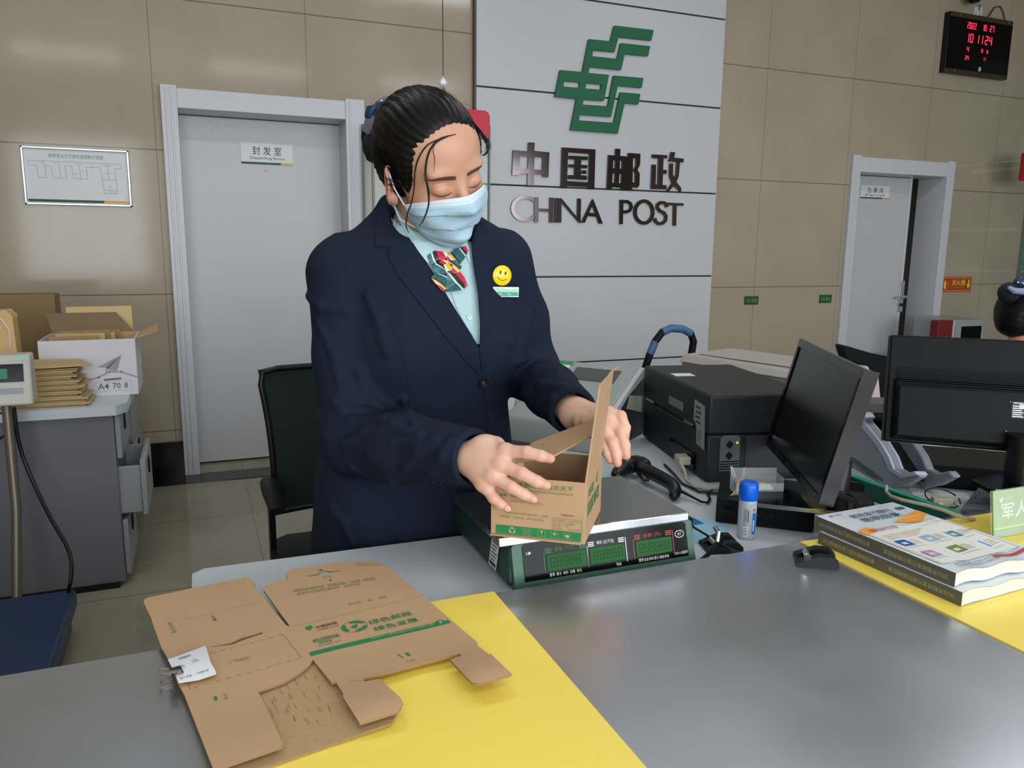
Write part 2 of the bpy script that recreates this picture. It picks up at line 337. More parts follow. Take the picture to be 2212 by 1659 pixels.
glyph('wall_character', [[(1154, 1073), (1268, 1080), (1266, 1104), (1238, 1102), (1235, 1190), (1264, 1192), (1262, 1222), (1234, 1220), (1231, 1306), (1262, 1308), (1260, 1340), (1144, 1336), (1152, 1150), (1182, 1152), (1178, 1302), (1196, 1303), (1202, 1104), (1153, 1100)],
    [(1296, 1054), (1328, 1058), (1318, 1098), (1392, 1106), (1390, 1134), (1364, 1132), (1354, 1240), (1336, 1282), (1374, 1330), (1372, 1362), (1318, 1312), (1280, 1352), (1262, 1350), (1304, 1290), (1284, 1240), (1286, 1142), (1312, 1144), (1310, 1226), (1324, 1256), (1334, 1226), (1340, 1131), (1274, 1126), (1284, 1108)]], 'dark mirror-finish fourth Chinese character at the right end')
def stroke(pts, w):     # polyline stroke polygon in crop px
    P = [Vector(p) for p in pts]; Lf, Rt = [], []
    for i, p in enumerate(P):
        d = ((P[min(i+1, len(P)-1)]-P[i]).normalized() + (P[i]-P[max(i-1, 0)]).normalized()).normalized(); n = Vector((-d.y, d.x))*w/2
        Lf.append(tuple(p+n)); Rt.append(tuple(p-n))
    return Lf+Rt[::-1]
def arc(cx, cy, rx, ry, a0, a1, n=16): return [(cx+rx*math.cos(math.radians(a0+(a1-a0)*i/n)), cy+ry*math.sin(math.radians(a0+(a1-a0)*i/n))) for i in range(n+1)]
LET = [('C', [stroke(arc(186, 1484, 94, 88, -42, -318, 26), 26)]),
 ('H', [[(258, 1398), (288, 1399), (286, 1589), (256, 1588)], [(373, 1402), (402, 1403), (398, 1592), (370, 1591)], [(287, 1484), (372, 1488), (371, 1510), (286, 1506)]]),
 ('I', [[(411, 1405), (434, 1406), (431, 1592), (407, 1591)]]),
 ('N', [[(437, 1406), (463, 1407), (582, 1552), (585, 1408), (612, 1410), (608, 1594), (598, 1594), (463, 1440), (462, 1592), (434, 1591)]]),
 ('A', [[(698, 1414), (704, 1414), (778, 1600), (748, 1600), (730, 1548), (662, 1542), (642, 1592), (612, 1592)]]),
 ('P', [[(908, 1418), (935, 1419), (930, 1604), (906, 1603)], stroke([(934, 1432), (965, 1432), (990, 1448), (996, 1474), (984, 1500), (960, 1510), (932, 1510)], 24)]),
 ('O', [stroke(arc(1092, 1512, 68, 84, 0, 359, 30), 26)]),
 ('S', [stroke([(1268, 1474), (1262, 1452), (1244, 1440), (1216, 1440), (1196, 1456), (1194, 1480), (1212, 1502), (1244, 1518), (1260, 1542), (1256, 1576), (1232, 1598), (1202, 1600), (1180, 1584), (1174, 1558)], 25)]),
 ('T', [[(1278, 1440), (1393, 1445), (1392, 1464), (1340, 1462), (1336, 1616), (1312, 1615), (1315, 1461), (1277, 1459)]])]
nm = dict(C='first letter C, at the left end', H='letter H beside the C', I='narrow letter I between H and N', N='letter N in the middle of the first word', A='letter A ending the first word', P='letter P starting the second word', O='round letter O of the second word', S='curved letter S before the T', T='last letter T of the second word')
for c, Ps in LET:
    m = MB()
    for i, P in enumerate(Ps):
        hl = [em([(698, 1462), (720, 1520), (674, 1516)])] if c == 'A' else []
        m.prism(em(P), 0, .014+.0003*i, M_smoke, F0, holes=hl)
    m.build('wall_letter', bevel=.001, seg=1, label='dark mirror-finish '+nm[c], cat='letter', group='dark mirror lettering on the white panel')
# ------------------------------------------------------------------ things on the beige wall
p, q = Yp(43, 312, YW), Yp(286, 440, YW); w, hh = q.x-p.x, .288; F = wallframe(p.x, p.z-hh-.005, YW)
pf = thing('wall_plan', (p.x+w/2, YW, p.z-hh), 'silver framed white floor plan on the wall left of the door', 'picture')
m = MB(); t = .012
for a in ((0, 0, w, t), (0, hh-t, w, hh), (0, 0, t, hh), (w-t, 0, w, hh)): m.box((a[0], a[1], 0), (a[2], a[3], .02), M_alu, F)
m.build('frame', pf, bevel=.003)
m = MB(); m.box((t, t, .002), (w-t, hh-t, .008), M_paper, F); G = wallframe(p.x, p.z-hh-.005, YW-.0085); gl = mat('line_grey', (150, 148, 156), .6)
m.text('邮政营业厅平面布局疏散示意图', G, w*.25, hh*.82, w*.5, hh*.07, mat('text_green', (90, 160, 130), .6))
def U(x, y): return (w*(x-225)/1240, hh*(850-y-(x-225)*-.0)/690)
def L_(l): m.line(G, [(w*(x-230)/1215, hh*(1-(y-158-(x-230)*.052)/672)) for x, y in l], .0016, gl)
for l in ([(308, 328), (700, 345), (1346, 382), (1346, 435), (1268, 430), (1285, 730), (1130, 722), (1105, 420), (940, 412), (952, 550), (790, 542), (780, 400), (705, 395), (712, 540), (565, 530), (552, 395), (480, 390), (485, 528), (402, 522), (392, 385), (310, 378), (308, 328)], [(472, 338), (480, 390)], [(636, 345), (648, 535)], [(860, 355), (872, 548)], [(1012, 372), (1016, 420)], [(1185, 375), (1195, 560)], [(1120, 560), (1275, 570)], [(1130, 680), (1280, 688)], [(1205, 690), (1208, 726)]): L_(l)
for x, y in ((445, 357), (600, 367), (828, 380), (890, 381), (1160, 398), (1215, 400), (1215, 486), (1165, 486), (1205, 645), (1168, 705), (1245, 707), (820, 487), (893, 458), (1390, 785)): L_([(x-18, y), (x+18, y)])
m.quad(G, t+.003, t+.004, w*.70, .013, M_dgreen, .0006); m.quad(G, t+.003+w*.70, t+.004, w*.24, .013, M_dyel, .0006); m.build('plan_sheet', pf)
# hook
p = Yp(957, 178, YW); m = MB(); F = wallframe(p.x, p.z, YW); m.prism([(-.03, 0), (0, -.036), (.03, 0), (0, .036)], 0, .006, M_frame, F); m.prism([(-.018, 0), (0, -.022), (.018, 0), (0, .022)], .006, .010, M_alu, F)
hk = m.build('adhesive_hook', bevel=.004, label='white diamond adhesive hook on the wall above the woman', cat='hook'); MB().tube([F @ Vector(q) for q in ((0, -.01, .01), (0, -.03, .014), (0, -.05, .02), (0, -.056, .03), (0, -.045, .035))], .004, M_alu, 6).build('hook_wire', hk)
MB().tube([(p.x, YW-.003, p.z+.03), (p.x-.002, YW-.004, 2.8), (p.x, YW-.003, CEIL-.01)], .0015, M_ink, 5).build('hanging_thread', label='thin thread running up the wall from the diamond hook', cat='thread')
# clock
a, b = Yp(2036, 52, YW), Yp(2163, 182, YW); F = wallframe(5.46, 2.665, YW); cw, ch = .70, .44
ck = thing('digital_clock', (5.46+cw/2, YW, 2.665), 'black digital wall clock with glowing red digits, upper right', 'clock')
m = MB(); m.box((0, 0, 0), (cw, ch, .05), M_blk, F); m.box((.005, 0, .05), (cw-.005, .03, .054), mat('bronze', (84, 74, 50), .35, metal=.6), F); m.box((.005, ch-.035, .05), (cw-.005, ch, .054), mat('bronze', (84, 74, 50)), F); m.build('clock_case', ck, bevel=.004)
m = MB(); m.box((.01, .03, .05), (cw-.01, ch-.035, .0535), M_blkg, F); m.build('clock_glass', ck)
M_led = mat('red_led', (255, 30, 60), .5, emit=3.2)
SEG = {'0': 'abcdef', '1': 'bc', '2': 'abged', '3': 'abgcd', '4': 'fgbc', '5': 'afgcd', '6': 'afgedc', '7': 'abc', '8': 'abcdefg', '9': 'abcdfg'}
def digits(m, F, s, x, y, dw, dh, gap, mt, off, th=.22):
    for c in s:
        if c in SEG:
            t = dw*th; Q = dict(a=(t*.6, dh-t, dw-t*.6, dh), d=(t*.6, 0, dw-t*.6, t), g=(t*.6, dh/2-t/2, dw-t*.6, dh/2+t/2), f=(0, dh/2+t*.2, t, dh-t*.3), e=(0, t*.3, t, dh/2-t*.2), b=(dw-t, dh/2+t*.2, dw, dh-t*.3), c=(dw-t, t*.3, dw, dh/2-t*.2))
            for k in SEG[c]: q = Q[k]; m.quad(F, x+q[0], y+q[1], q[2]-q[0], q[3]-q[1], mt, off)
        x += dw+gap
S = (('2022', .19, .335, .021, .045, .005), ('10', .355, .335, .021, .045, .005), ('27', .44, .335, .021, .045, .005), ('10', .19, .235, .032, .065, .012), ('11', .30, .235, .032, .065, .012), ('24', .40, .235, .032, .065, .012), ('4', .21, .165, .022, .038, .004), ('24', .20, .105, .018, .032, .004), ('0', .37, .175, .018, .026, .004), ('8', .43, .172, .014, .026, .004), ('11', .40, .118, .012, .024, .005))
for s_, x, y, dw, dh, g in S: m = MB(); digits(m, F, s_, x, y, dw, dh, g, M_led, .054); m.build('red_digits', ck)
m = MB(); m.quad(F, .36, .035, .028, .03, mat('pale_sticker', (180, 200, 205), .5), .0542); m.build('sticker', ck)
for x, y in ((.10, ch-.018), (cw-.06, ch-.018), (.10, .014)): m = MB(); m.ball((x, y, .055), .006, M_chrome, 5, F); m.build('screw', ck)
MB().tube([Vector((5.82, YW-.02, 3.10)), (5.81, YW-.015, 3.16), (5.80, YW-.02, 3.20)], .004, M_ink, 6).build('clock_cable', ck)
MB().tube([Vector((5.90, YW-.015, 3.10)), (5.94, YW-.012, 3.15), (5.98, YW-.01, 3.20), (6.04, YW-.01, 3.215), (6.08, YW-.012, 3.18), (6.11, YW-.02, 3.10)], .0045, M_ink, 6).build('clock_cable', ck)
p = Yp(2110, 33, YW); m = MB(); m.box((p.x-.045, YW-.012, p.z-.06), (p.x+.045, YW, p.z+.06), M_frame); m.box((p.x-.03, YW-.02, p.z-.03), (p.x+.03, YW-.012, p.z+.03), M_frame); m.build('wall_socket', bevel=.004, label='white wall socket just above the digital clock', cat='socket')
p = Yp(2105, -6, YW-.1); m = MB(); m.lathe([(.03, 0), (.052, .02), (.055, .07), (.05, .11)], M_blk, frame((p.x, p.y, p.z-.04), (1, 0, 0), (0, 1, 0)), 16); m.box((p.x-.02, p.y, p.z+.03), (p.x+.02, YW, p.z+.06), M_blk); m.build('security_camera', bevel=.002, label='black camera dome at the top edge above the clock', cat='camera')
# fire sign
a = Yp(2035, 597, YW); F = wallframe(a.x, .965, YW-.0); w, hh = .35, .125; m = MB(); Mr = mat('sign_red', (170, 62, 38), .4); My = mat('sign_yellow', (226, 214, 40), .5); Mo = mat('sign_orange', (222, 140, 60), .5)
m.box((0, 0, 0), (w, hh, .004), Mr, F); G = wallframe(a.x, .965, YW-.004); m.line(G, [(.01, .01), (w-.01, .01), (w-.01, hh-.01), (.01, hh-.01)], .007, Mo, closed=True)
m.text('灭火器', G, .115, .052, .16, .048, My, bold=.02); m.text('FIRE EXTINGUISHER', G, .105, .028, .165, .013, Mo); m.poly(G, [(.305, .1), (.32, .1), (.32, .06), (.335, .06), (.312, .024), (.29, .06), (.305, .06)], My); m.poly(G, [(.026, .024), (.05, .024), (.05, .08), (.038, .1), (.026, .08)], My); m.text('火警', G, .065, .03, .022, .068, Mo)
m.build('fire_sign', label='red and yellow fire extinguisher sign right of the far door', cat='sign')
for i, (x, y, x2, y2, t, lb) in enumerate(((1608, 640, 1637, 656, '小心地滑', 'small green sign plate on the wall nearer the white panel'), (1770, 637, 1795, 653, '当心碰头', 'small green sign plate on the wall next to the far door frame'))):
    a, b = Yp(x, y, YW), Yp(x2, y2, YW); w, hh = b.x-a.x, .062; F = wallframe(a.x, a.z-hh, YW); m = MB(); m.box((0, 0, 0), (w, hh, .004), mat('plate_green', (22, 84, 52), .4), F); m.text(t, wallframe(a.x, a.z-hh, YW-.004), w*.1, hh*.25, w*.8, hh*.5, mat('plate_text', (130, 150, 110), .5)); m.build('wall_plate', label=lb, cat='sign', group='small green wall plates')
# side wall of glass at the right, with aluminium posts
m = MB(); gx = 6.64; M_gl2 = mat('green_glass', (120, 150, 135), .1, alpha=.72)
m.box((gx, 2.9, .02), (gx+.012, YW-.01, 3.0), M_gl2)
gp = m.build('glass_partition', label='tall green glass partition at the right edge against the wall', cat='partition')
m = MB(); m.box((gx-.02, YW-.035, 0), (gx+.03, YW-.0005, 3.02), M_gl2)
for z in (1.12, 1.48, 2.0): m.box((gx-.015, 2.9, z), (gx+.025, YW-.035, z+.02), M_alu)
m.build('partition_rail', gp)
a = Yp(2205, 345, YW-.3); m = MB(); m.box((a.x, YW-.32, a.z-.16), (a.x+.25, YW-.30, a.z+.05), mat('notice_red', (150, 30, 32), .5)); m.box((a.x, YW-.3005, a.z-.01), (a.x+.01, YW-.001, a.z), M_alu); m.build('red_notice', label='dark red notice board at the right edge by the glass', cat='notice')
# ceiling lamps
for i, (x, y) in enumerate(LAMPS):
    t = thing('ceiling_light', (x, y, CEIL), 'white ceiling light panel out of frame above the counter hall', 'ceiling light', 'ceiling lights'); m = MB(); m.box((x-.6, y-.17, CEIL-.03), (x+.6, y+.17, CEIL), M_alu); m.build('frame', t); MB().box((x-.57, y-.14, CEIL-.034), (x+.57, y+.14, CEIL-.0305), mat('lamp_white', (245, 250, 255), .5, emit=2)).build('diffuser', t)
# ================================================================== COUNTER AND DESK
def steelmat():
    m = bpy.data.materials.new('brushed_steel'); m.use_nodes = True; nt = m.node_tree; b = nt.nodes['Principled BSDF']; L = nt.links.new
    b.inputs['Base Color'].default_value = lin((184, 189, 198)); b.inputs['Metallic'].default_value = .85
    g = nt.nodes.new('ShaderNodeTexCoord')
    def noise(sc, rot, scale, det):
        mp = nt.nodes.new('ShaderNodeMapping'); mp.inputs['Scale'].default_value = sc; mp.inputs['Rotation'].default_value = rot; L(g.outputs['Object'], mp.inputs[0])
        n = nt.nodes.new('ShaderNodeTexNoise'); n.inputs['Scale'].default_value = scale; n.inputs['Detail'].default_value = det; L(mp.outputs[0], n.inputs[0]); return n.outputs[0]
    a = noise((1, 1, 1), (0, 0, 0), 4, 2); s1 = noise((1, 22, 1), (0, 0, .25), 7, 1); s2 = noise((18, 1, 1), (0, 0, .5), 6, 1)
    mr = nt.nodes.new('ShaderNodeMapRange'); mr.inputs[1].default_value = 0; mr.inputs[2].default_value = 1; mr.inputs[3].default_value = .14; mr.inputs[4].default_value = .42; L(a, mr.inputs[0]); L(mr.outputs[0], b.inputs['Roughness'])
    ad = nt.nodes.new('ShaderNodeMath'); ad.operation = 'ADD'; L(s1, ad.inputs[0]); L(s2, ad.inputs[1])
    bp = nt.nodes.new('ShaderNodeBump'); bp.inputs['Strength'].default_value = .04; bp.inputs['Distance'].default_value = .001; L(ad.outputs[0], bp.inputs['Height']); L(bp.outputs[0], b.inputs['Normal'])
    return m
M_steel = steelmat()
M_desk = mat('desk_white', (194, 203, 210), .45, bump=.03, bscale=30)
M_grey = mat('cabinet_grey', (128, 128, 136), .45, bump=.05, bscale=200)
M_yel = mat('mat_yellow', (255, 228, 102), .32, vary=.04, vscale=3)
M_kraft = mat('kraft_board', (190, 156, 120), .75, bump=.12, bscale=300, vary=.025, vscale=14)
M_kraftin = mat('kraft_inner', (184, 154, 112), .8, bump=.5, bscale=60, vary=.07, vscale=30, stretch=(3, 30, 1))
M_edge = mat('kraft_edge', (150, 118, 80), .8)
M_print = mat('print_green', (36, 130, 78), .6); M_printl = mat('print_light_green', (128, 140, 84), .7); M_pblk = mat('print_black', (60, 52, 44), .7)
CZ = .78
m = MB(); m.box((XL+.02, .36, CZ-.003), (2.9, 1.035, CZ), M_steel); m.box((XL+.02, 1.031, CZ-.028), (2.9, 1.035, CZ-.003), M_steel); m.box((XL+.02, .36, CZ-.05), (2.9, .364, CZ-.003), M_steel)
ctr = thing('service_counter', (0, .7, 0), 'long service counter with a scratched brushed steel top', 'counter'); m.build('steel_top', ctr, bevel=.0012)
m = MB(); m.box((XL+.03, .45, 0), (2.88, .49, CZ-.0035), M_grey); m.box((XL+.03, .45, CZ-.04), (2.88, 1.03, CZ-.0035), M_grey); m.box((XL+.03, .96, 0), (2.88, 1.0, CZ-.04), M_grey); m.build('counter_body', ctr)
m = MB(); m.prism([(-.032, 1.04), (1.372, 1.04), (1.372, 2.72), (.882, 2.72), (.882, 1.365), (.862, 1.345), (-.012, 1.362), (-.032, 1.345)], .725, .75, M_desk)
dk = thing('work_desk', (.9, 1.3, 0), 'white L-shaped staff desk behind the steel counter', 'desk'); m.build('desk_top', dk, bevel=.003)
m = MB(); m.box((-.01, 1.06, 0), (.01, 1.33, .725), M_grey); m.box((.90, 2.68, 0), (1.36, 2.70, .725), M_grey); m.box((.89, 1.4, 0), (.91, 2.68, .725), M_grey); m.box((.0, 1.05, .3), (1.36, 1.07, .725), M_grey); m.build('desk_panel', dk)
# neighbouring desk and the green divider between the two
dk2 = thing('work_desk', (2.0, 1.3, 0), 'second staff desk right of the green divider', 'desk'); m = MB(); m.prism([(1.392, 1.04), (2.5, 1.04), (2.5, 1.72), (2.17, 1.9), (2.17, 2.6), (1.392, 2.6)], .725, .75, M_desk); m.build('desk_top', dk2, bevel=.003)
m = MB(); m.box((2.46, 1.06, 0), (2.48, 1.7, .725), M_grey); m.box((1.41, 2.56, 0), (2.15, 2.58, .725), M_grey); m.build('desk_panel', dk2)
m = MB(); m.box((1.375, 1.042, .0), (1.389, 2.6, .785), mat('divider_green', (8, 92, 72), .35)); m.box((1.3745, 1.037, .0), (1.3895, 1.042, .789), mat('divider_cap', (40, 150, 118), .35)); m.box((1.3742, 1.042, .785), (1.3898, 2.6, .789), mat('divider_cap', (40, 150, 118)))
m.build('desk_divider', bevel=.001, label='dark green divider panel standing between the two desks', cat='divider')
# yellow mats lying on the steel
y0 = Zp(1065, 1279, CZ); 
m = MB(); m.prism([(.036, .42), (.396, .42), (.396, 1.036), (.036, 1.036)], CZ+.0002, CZ+.0024, M_yel); m.build('yellow_mat', label='yellow mat under the flattened cardboard, left of the steel', cat='mat')
b = Zp(2079, 1122, CZ+.001)
m = MB(); m.prism([(.984, .42), (1.60, .42), (1.60, b.y), (.984, 1.031)], CZ+.0002, CZ+.0024, M_yel); m.build('yellow_mat', label='yellow mat under the two catalogues on the right', cat='mat')
# ------------------------------------------------------------------ flattened cartons
def sheet(name, poly, zf, th, holes=(), step=.02, mtop=M_kraft, mbot=M_kraftin, **kw):
    # board cut from an outline (pixels read on the counter plane), gently lifted by zf(x,y) metres
    base = CZ+.0026
    def W0(p): q = Zp(p[0], p[1], base); return Vector((q.x, q.y))
    def rs(l):
        out = []
        for a, b_ in zip(l, l[1:]+l[:1]):
            n = max(1, int((b_-a).length/step)); out += [a.lerp(b_, i/n) for i in range(n)]
        return out
    L0 = rs([W0(p) for p in poly]); HS = [rs([W0(p) for p in h]) for h in holes]; loops = [L0]+HS
    pts = []; ids = []
    for l in loops: ids.append(list(range(len(pts), len(pts)+len(l)))); pts += l
    ed = [(a, b_) for l in ids for a, b_ in zip(l, l[1:]+l[:1])]
    def ins(p, l):
        c = False
        for a, b_ in zip(l, l[1:]+l[:1]):
            if (a.y > p.y) != (b_.y > p.y) and p.x < (b_.x-a.x)*(p.y-a.y)/(b_.y-a.y)+a.x: c = not c
        return c
    xs = [p.x for p in L0]; ys = [p.y for p in L0]; gp = []
    y = min(ys)
    while y < max(ys):
        x = min(xs)
        while x < max(xs):
            p = Vector((x, y))
            if ins(p, L0) and min((p-q).length for q in pts[::2]) > step*.5: gp.append(p)
            x += step
        y += step
    v, _, tri, *_ = delaunay_2d_cdt(pts+gp, ed, [], 0, 1e-7)
    tri = [t for t in tri if ins(sum((v[i] for i in t), Vector((0, 0)))/3, L0) and not any(ins(sum((v[i] for i in t), Vector((0, 0)))/3, h) for h in HS)]
    n = len(v); vt = []
    for p in v:
        h = zf(p.x, p.y); z = base+h; d = (Vector((p.x, p.y, base))-CAM); vt.append(CAM+d*((z-CAM.z)/d.z))
    vb = [q-Vector((0, 0, th)) for q in vt]; m = MB()
    f = []
    for t in tri:
        a, b_, c = (v[i] for i in t); t = tuple(t)
        if (b_-a).cross(c-a) < 0: t = t[::-1]
        f.append(t)
    m.add(vt+vb, f, mtop); o = 0; m.f += [tuple(i+n for i in reversed(t)) for t in f]; m.m += [m.mi(mbot)]*len(f)
    used = {}
    for t in f:
        for a, b_ in zip(t, t[1:]+t[:1]): used[(a, b_)] = 1
    for a, b_ in used:
        if (b_, a) not in used: m.f.append((b_, a, a+n, b_+n)); m.m.append(m.mi(M_edge))
    return m, base
def bump2(x, y, cx, cy, r): return math.exp(-((x-cx)**2+(y-cy)**2)/r**2)
c3 = Zp(1060, 1456, CZ); c4 = Zp(830, 1520, CZ); c5 = Zp(560, 1620, CZ)
def zA(x, y):
    return .0085 + .016*bump2(x, y, c3.x, c3.y, .055) + .012*bump2(x, y, c4.x, c4.y, .06) + .006*bump2(x, y, c5.x, c5.y, .06)
polyA = [(310, 1301), (313, 1294), (322, 1290), (528, 1247), (540, 1247), (551, 1262), (549, 1266), (618, 1350), (627, 1354), (569, 1274), (571, 1266), (580, 1261), (622, 1250), (617, 1240), (619, 1235), (626, 1231), (740, 1213), (758, 1214), (772, 1222), (833, 1222), (845, 1229), (926, 1297), (968, 1334), (1031, 1387), (1029, 1392), (1056, 1413), (1060, 1412), (1106, 1456), (1035, 1476), (1020, 1474), (1011, 1466), (973, 1425),
  (998, 1416), (992, 1412), (784, 1466), (787, 1472), (820, 1466), (866, 1508), (870, 1517), (866, 1530), (858, 1537), (777, 1562), (739, 1502), (743, 1501), (726, 1473), (716, 1474), (676, 1425), (665, 1440), (646, 1454), (612, 1474), (557, 1493), (561, 1500), (612, 1607), (606, 1613), (490, 1653), (462, 1664), (398, 1500), (384, 1474), (362, 1420), (349, 1399), (329, 1345), (327, 1336), (317, 1316)]
slots = [[(447, 1399), (500, 1388), (520, 1378), (566, 1365), (567, 1369), (520, 1384), (503, 1392)],
         [(663, 1244), (689, 1238.5), (691, 1235), (704, 1232), (714, 1234), (734, 1231.5), (735, 1233.5), (714, 1237), (711, 1242), (701, 1243.5), (692, 1241.5), (664, 1246)],
         [(686, 1231), (692, 1229), (699, 1231), (697, 1234), (688, 1234)], [(710, 1252), (714, 1251), (718, 1253), (715, 1255), (711, 1254.5)]]
mA, baseA = sheet('A', polyA, zA, .003, slots, step=.022)
crt = thing('flattened_carton', Zp(640, 1420, CZ), 'flattened brown postal carton with green print, lying uppermost', 'cardboard')
mA.build('carton_board', crt, sharp=40)
def PF(p0, p1, p2, lift=.0005):      # frame on the raised board from three pixels: origin, along x, along y
    def w(p):
        q = Zp(p[0], p[1], baseA); z = baseA+zA(q.x, q.y); return Zp(p[0], p[1], z+lift)
    a, b_, c = w(p0), w(p1), w(p2); return frame(a, b_-a, c-a), (b_-a).length, (c-a).length
def ptext(m, t, p0, p1, p2, mt, bold=0): F, w_, h_ = PF(p0, p1, p2); m.text(t, F, 0, 0, w_, h_, mt, bold=bold, off=.0002); return F, w_, h_
m = MB()
ptext(m, '中国邮政', (684, 1359), (731, 1347), (682, 1353), M_pblk, .01)
ptext(m, 'CHINA POST', (686, 1363), (733, 1352), (685, 1360.5), M_pblk)
F, w_, h_ = PF((661, 1362), (678, 1358), (660, 1354)); m.poly(F, [(0, h_*.6), (w_*.5, h_), (w_, h_*.9), (w_*.9, h_*.3), (w_*.5, -h_*.2), (w_*.3, h_*.1)], M_print)
m.build('post_logo_print', crt, sharp=180); m = MB()
ptext(m, '绿色邮政', (800, 1350), (893, 1328), (797, 1340.5), M_print, .02)
ptext(m, '绿色发展', (811, 1364), (906, 1342), (808, 1354.5), M_print, .02)
m.build('slogan_print', crt, sharp=180); m = MB()
F, w_, h_ = PF((745, 1372), (802, 1360), (744, 1350))
cx, cy, rx, ry = w_*.5, h_*.62, w_*.48, h_*.52
for a0 in (20, 140, 260): 
    P = [(cx+rx*math.cos(math.radians(a0+t)), cy+ry*math.sin(math.radians(a0+t))) for t in range(0, 95, 12)]; P += [(cx+rx*.68*math.cos(math.radians(a0+t)), cy+ry*.68*math.sin(math.radians(a0+t))) for t in range(84, 10, -12)]
    m.poly(F, P, M_print)
m.line(F, [(cx+rx*1.02*math.cos(t/5), cy+ry*1.02*math.sin(t/5)) for t in range(31)], .0007, M_print)
m.poly(F, [(cx-rx*.35, cy), (cx-rx*.1, cy+ry*.2), (cx+rx*.3, cy+ry*.35), (cx+rx*.2, cy-ry*.1), (cx+rx*.05, cy-ry*.4), (cx-rx*.15, cy-ry*.15)], M_print)
m.build('recycling_emblem', crt, sharp=180); m = MB()
def band(px): 
    L_ = [PF(p, (p[0]+10, p[1]-2), (p[0]-2, p[1]-8))[0].to_translation() for p in px]; m.add(L_, [tuple(range(len(L_)))], M_print)
band([(671, 1417), (668, 1409), (720, 1396), (720, 1404.5)]); band([(720, 1404.5), (720, 1396), (800, 1377), (802, 1385.5)]); band([(802, 1385.5), (800, 1377), (900, 1354), (903, 1362)]); band([(903, 1362), (900, 1354), (936, 1346), (944, 1352.5)]); band([(944, 1352.5), (936, 1346), (950, 1338), (961, 1341), (973, 1345)]); band([(961, 1341), (967, 1338), (974, 1344.8), (973, 1345)])
F, w_, h_ = PF((803, 1383.5), (938, 1352.5), (801.6, 1378)); m.text('www.chinapost.com.cn', F, 0, 0, w_, h_, mat('kraft_text', (170, 186, 130), .7), off=.0009)
ptext(m, '1', (951, 1347), (956, 1346), (948, 1341), M_kraft); m.v = m.v
m.build('green_band', crt, sharp=180); m = MB()
ptext(m, '邮政业用绿色包装', (679, 1389), (735, 1375), (677, 1381), M_print, .03); ptext(m, '快递包装', (690, 1391), (718, 1384.5), (689, 1387), M_print, .03)
ptext(m, '包装绿色产品号', (689, 1397), (739, 1385), (688, 1393.5), M_printl)
ptext(m, '请按照折叠线顺序折叠　请勿重复封箱　二次利用　绿色环保', (634, 1280), (812, 1252), (632, 1274), M_printl); ptext(m, '请使用可降解封套胶带　避免污染', (642, 1286), (780, 1263), (641, 1281), M_printl)
ptext(m, '寄件人签名：　　电话：　　回收箱', (754, 1308), (836, 1291), (753, 1303), M_printl)
ptext(m, '封口处', (699, 1250), (718, 1246), (698, 1247), M_printl)
ptext(m, '入口', (880, 1432), (899, 1427), (879, 1427), M_printl)
F, w_, h_ = PF((866, 1422), (890, 1416), (865, 1412)); m.line(F, [(0, h_), (w_*.2, 0)], .0012, M_print); m.poly(F, [(w_*.75, h_), (w_*.6, h_*.5), (w_*.8, 0), (w_*.95, h_*.2)], M_print)
F, w_, h_ = PF((460, 1341), (470, 1339), (459, 1329)); m.poly(F, [(0, h_*.8), (w_*.4, h_), (w_*.3, h_*.7), (w_, 0), (0, 0), (w_*.4, h_*.4)], M_print)
F, w_, h_ = PF((465, 1514), (472, 1512), (462, 1504)); m.poly(F, [(-w_*.3, h_*.4), (w_*.5, h_), (w_, h_*.5), (w_*.5, -h_*.1)], M_print); ptext(m, '2', (484, 1510), (493, 1508), (481, 1500), M_printl)
ptext(m, '（广告招租处）', (496, 1433), (541, 1423), (494, 1427), M_printl); ptext(m, '撕开处', (372, 1368), (360, 1344), (382, 1365), M_printl, .02)
m.build('small_print', crt, sharp=180)
m = MB(); 
def dash(a, b_, on=.006, off_=.006, wd=.0007):
    F, w_, _ = PF(a, b_, (a[0]-3, a[1]-20)); x = 0
    while x < w_: m.quad(F, x, 0, min(on, w_-x), wd, M_edge, .0002); x += on+off_
dash((456, 1411), (612, 1371)); dash((612, 1371), (651, 1421), .004, .001); dash((418, 1486), (651, 1421)); dash((405, 1475), (411, 1489), .02, .001)
F, w_, _ = PF((640, 1352), (930, 1283), (630, 1335)); m.quad(F, 0, 0, w_*.99, .0009, mat('kraft_crease', (206, 172, 134), .7)); F, w_, _ = PF((395, 1339), (560, 1300), (390, 1320)); m.quad(F, 0, 0, w_, .0007, mat('kraft_crease', (206, 172, 134)))
F, w_, _ = PF((752, 1471), (816, 1466), (740, 1450)); m.quad(F, 0, 0, w_*.6, .0007, mat('kraft_crease', (206, 172, 134))); m.build('fold_lines', crt, sharp=180)
polyB = [(760, 1217), (808, 1212), (822, 1216), (836, 1226), (880, 1260), (560, 1440), (600, 1420), (700, 1400), (780, 1480), (850, 1545), (853, 1552), (844, 1562), (560, 1662), (470, 1690), (440, 1620), (400, 1505), (396, 1470), (540, 1440)]
def zB(x, y): return .0032 + .004*bump2(x, y, *Zp(840, 1550, CZ).xy, .04)
polyB1 = [(430, 1480), (676, 1405), (700, 1420), (860, 1536), (852, 1550), (844, 1562), (560, 1662), (476, 1690), (452, 1640)]
mB, _ = sheet('B', polyB1, zB, .003, (), step=.03, mtop=M_kraftin)
ct2 = thing('flattened_carton', Zp(640, 1560, CZ), 'second flattened carton, ribbed inside face up, beneath the printed one', 'cardboard'); mB.build('carton_board', ct2, sharp=40)
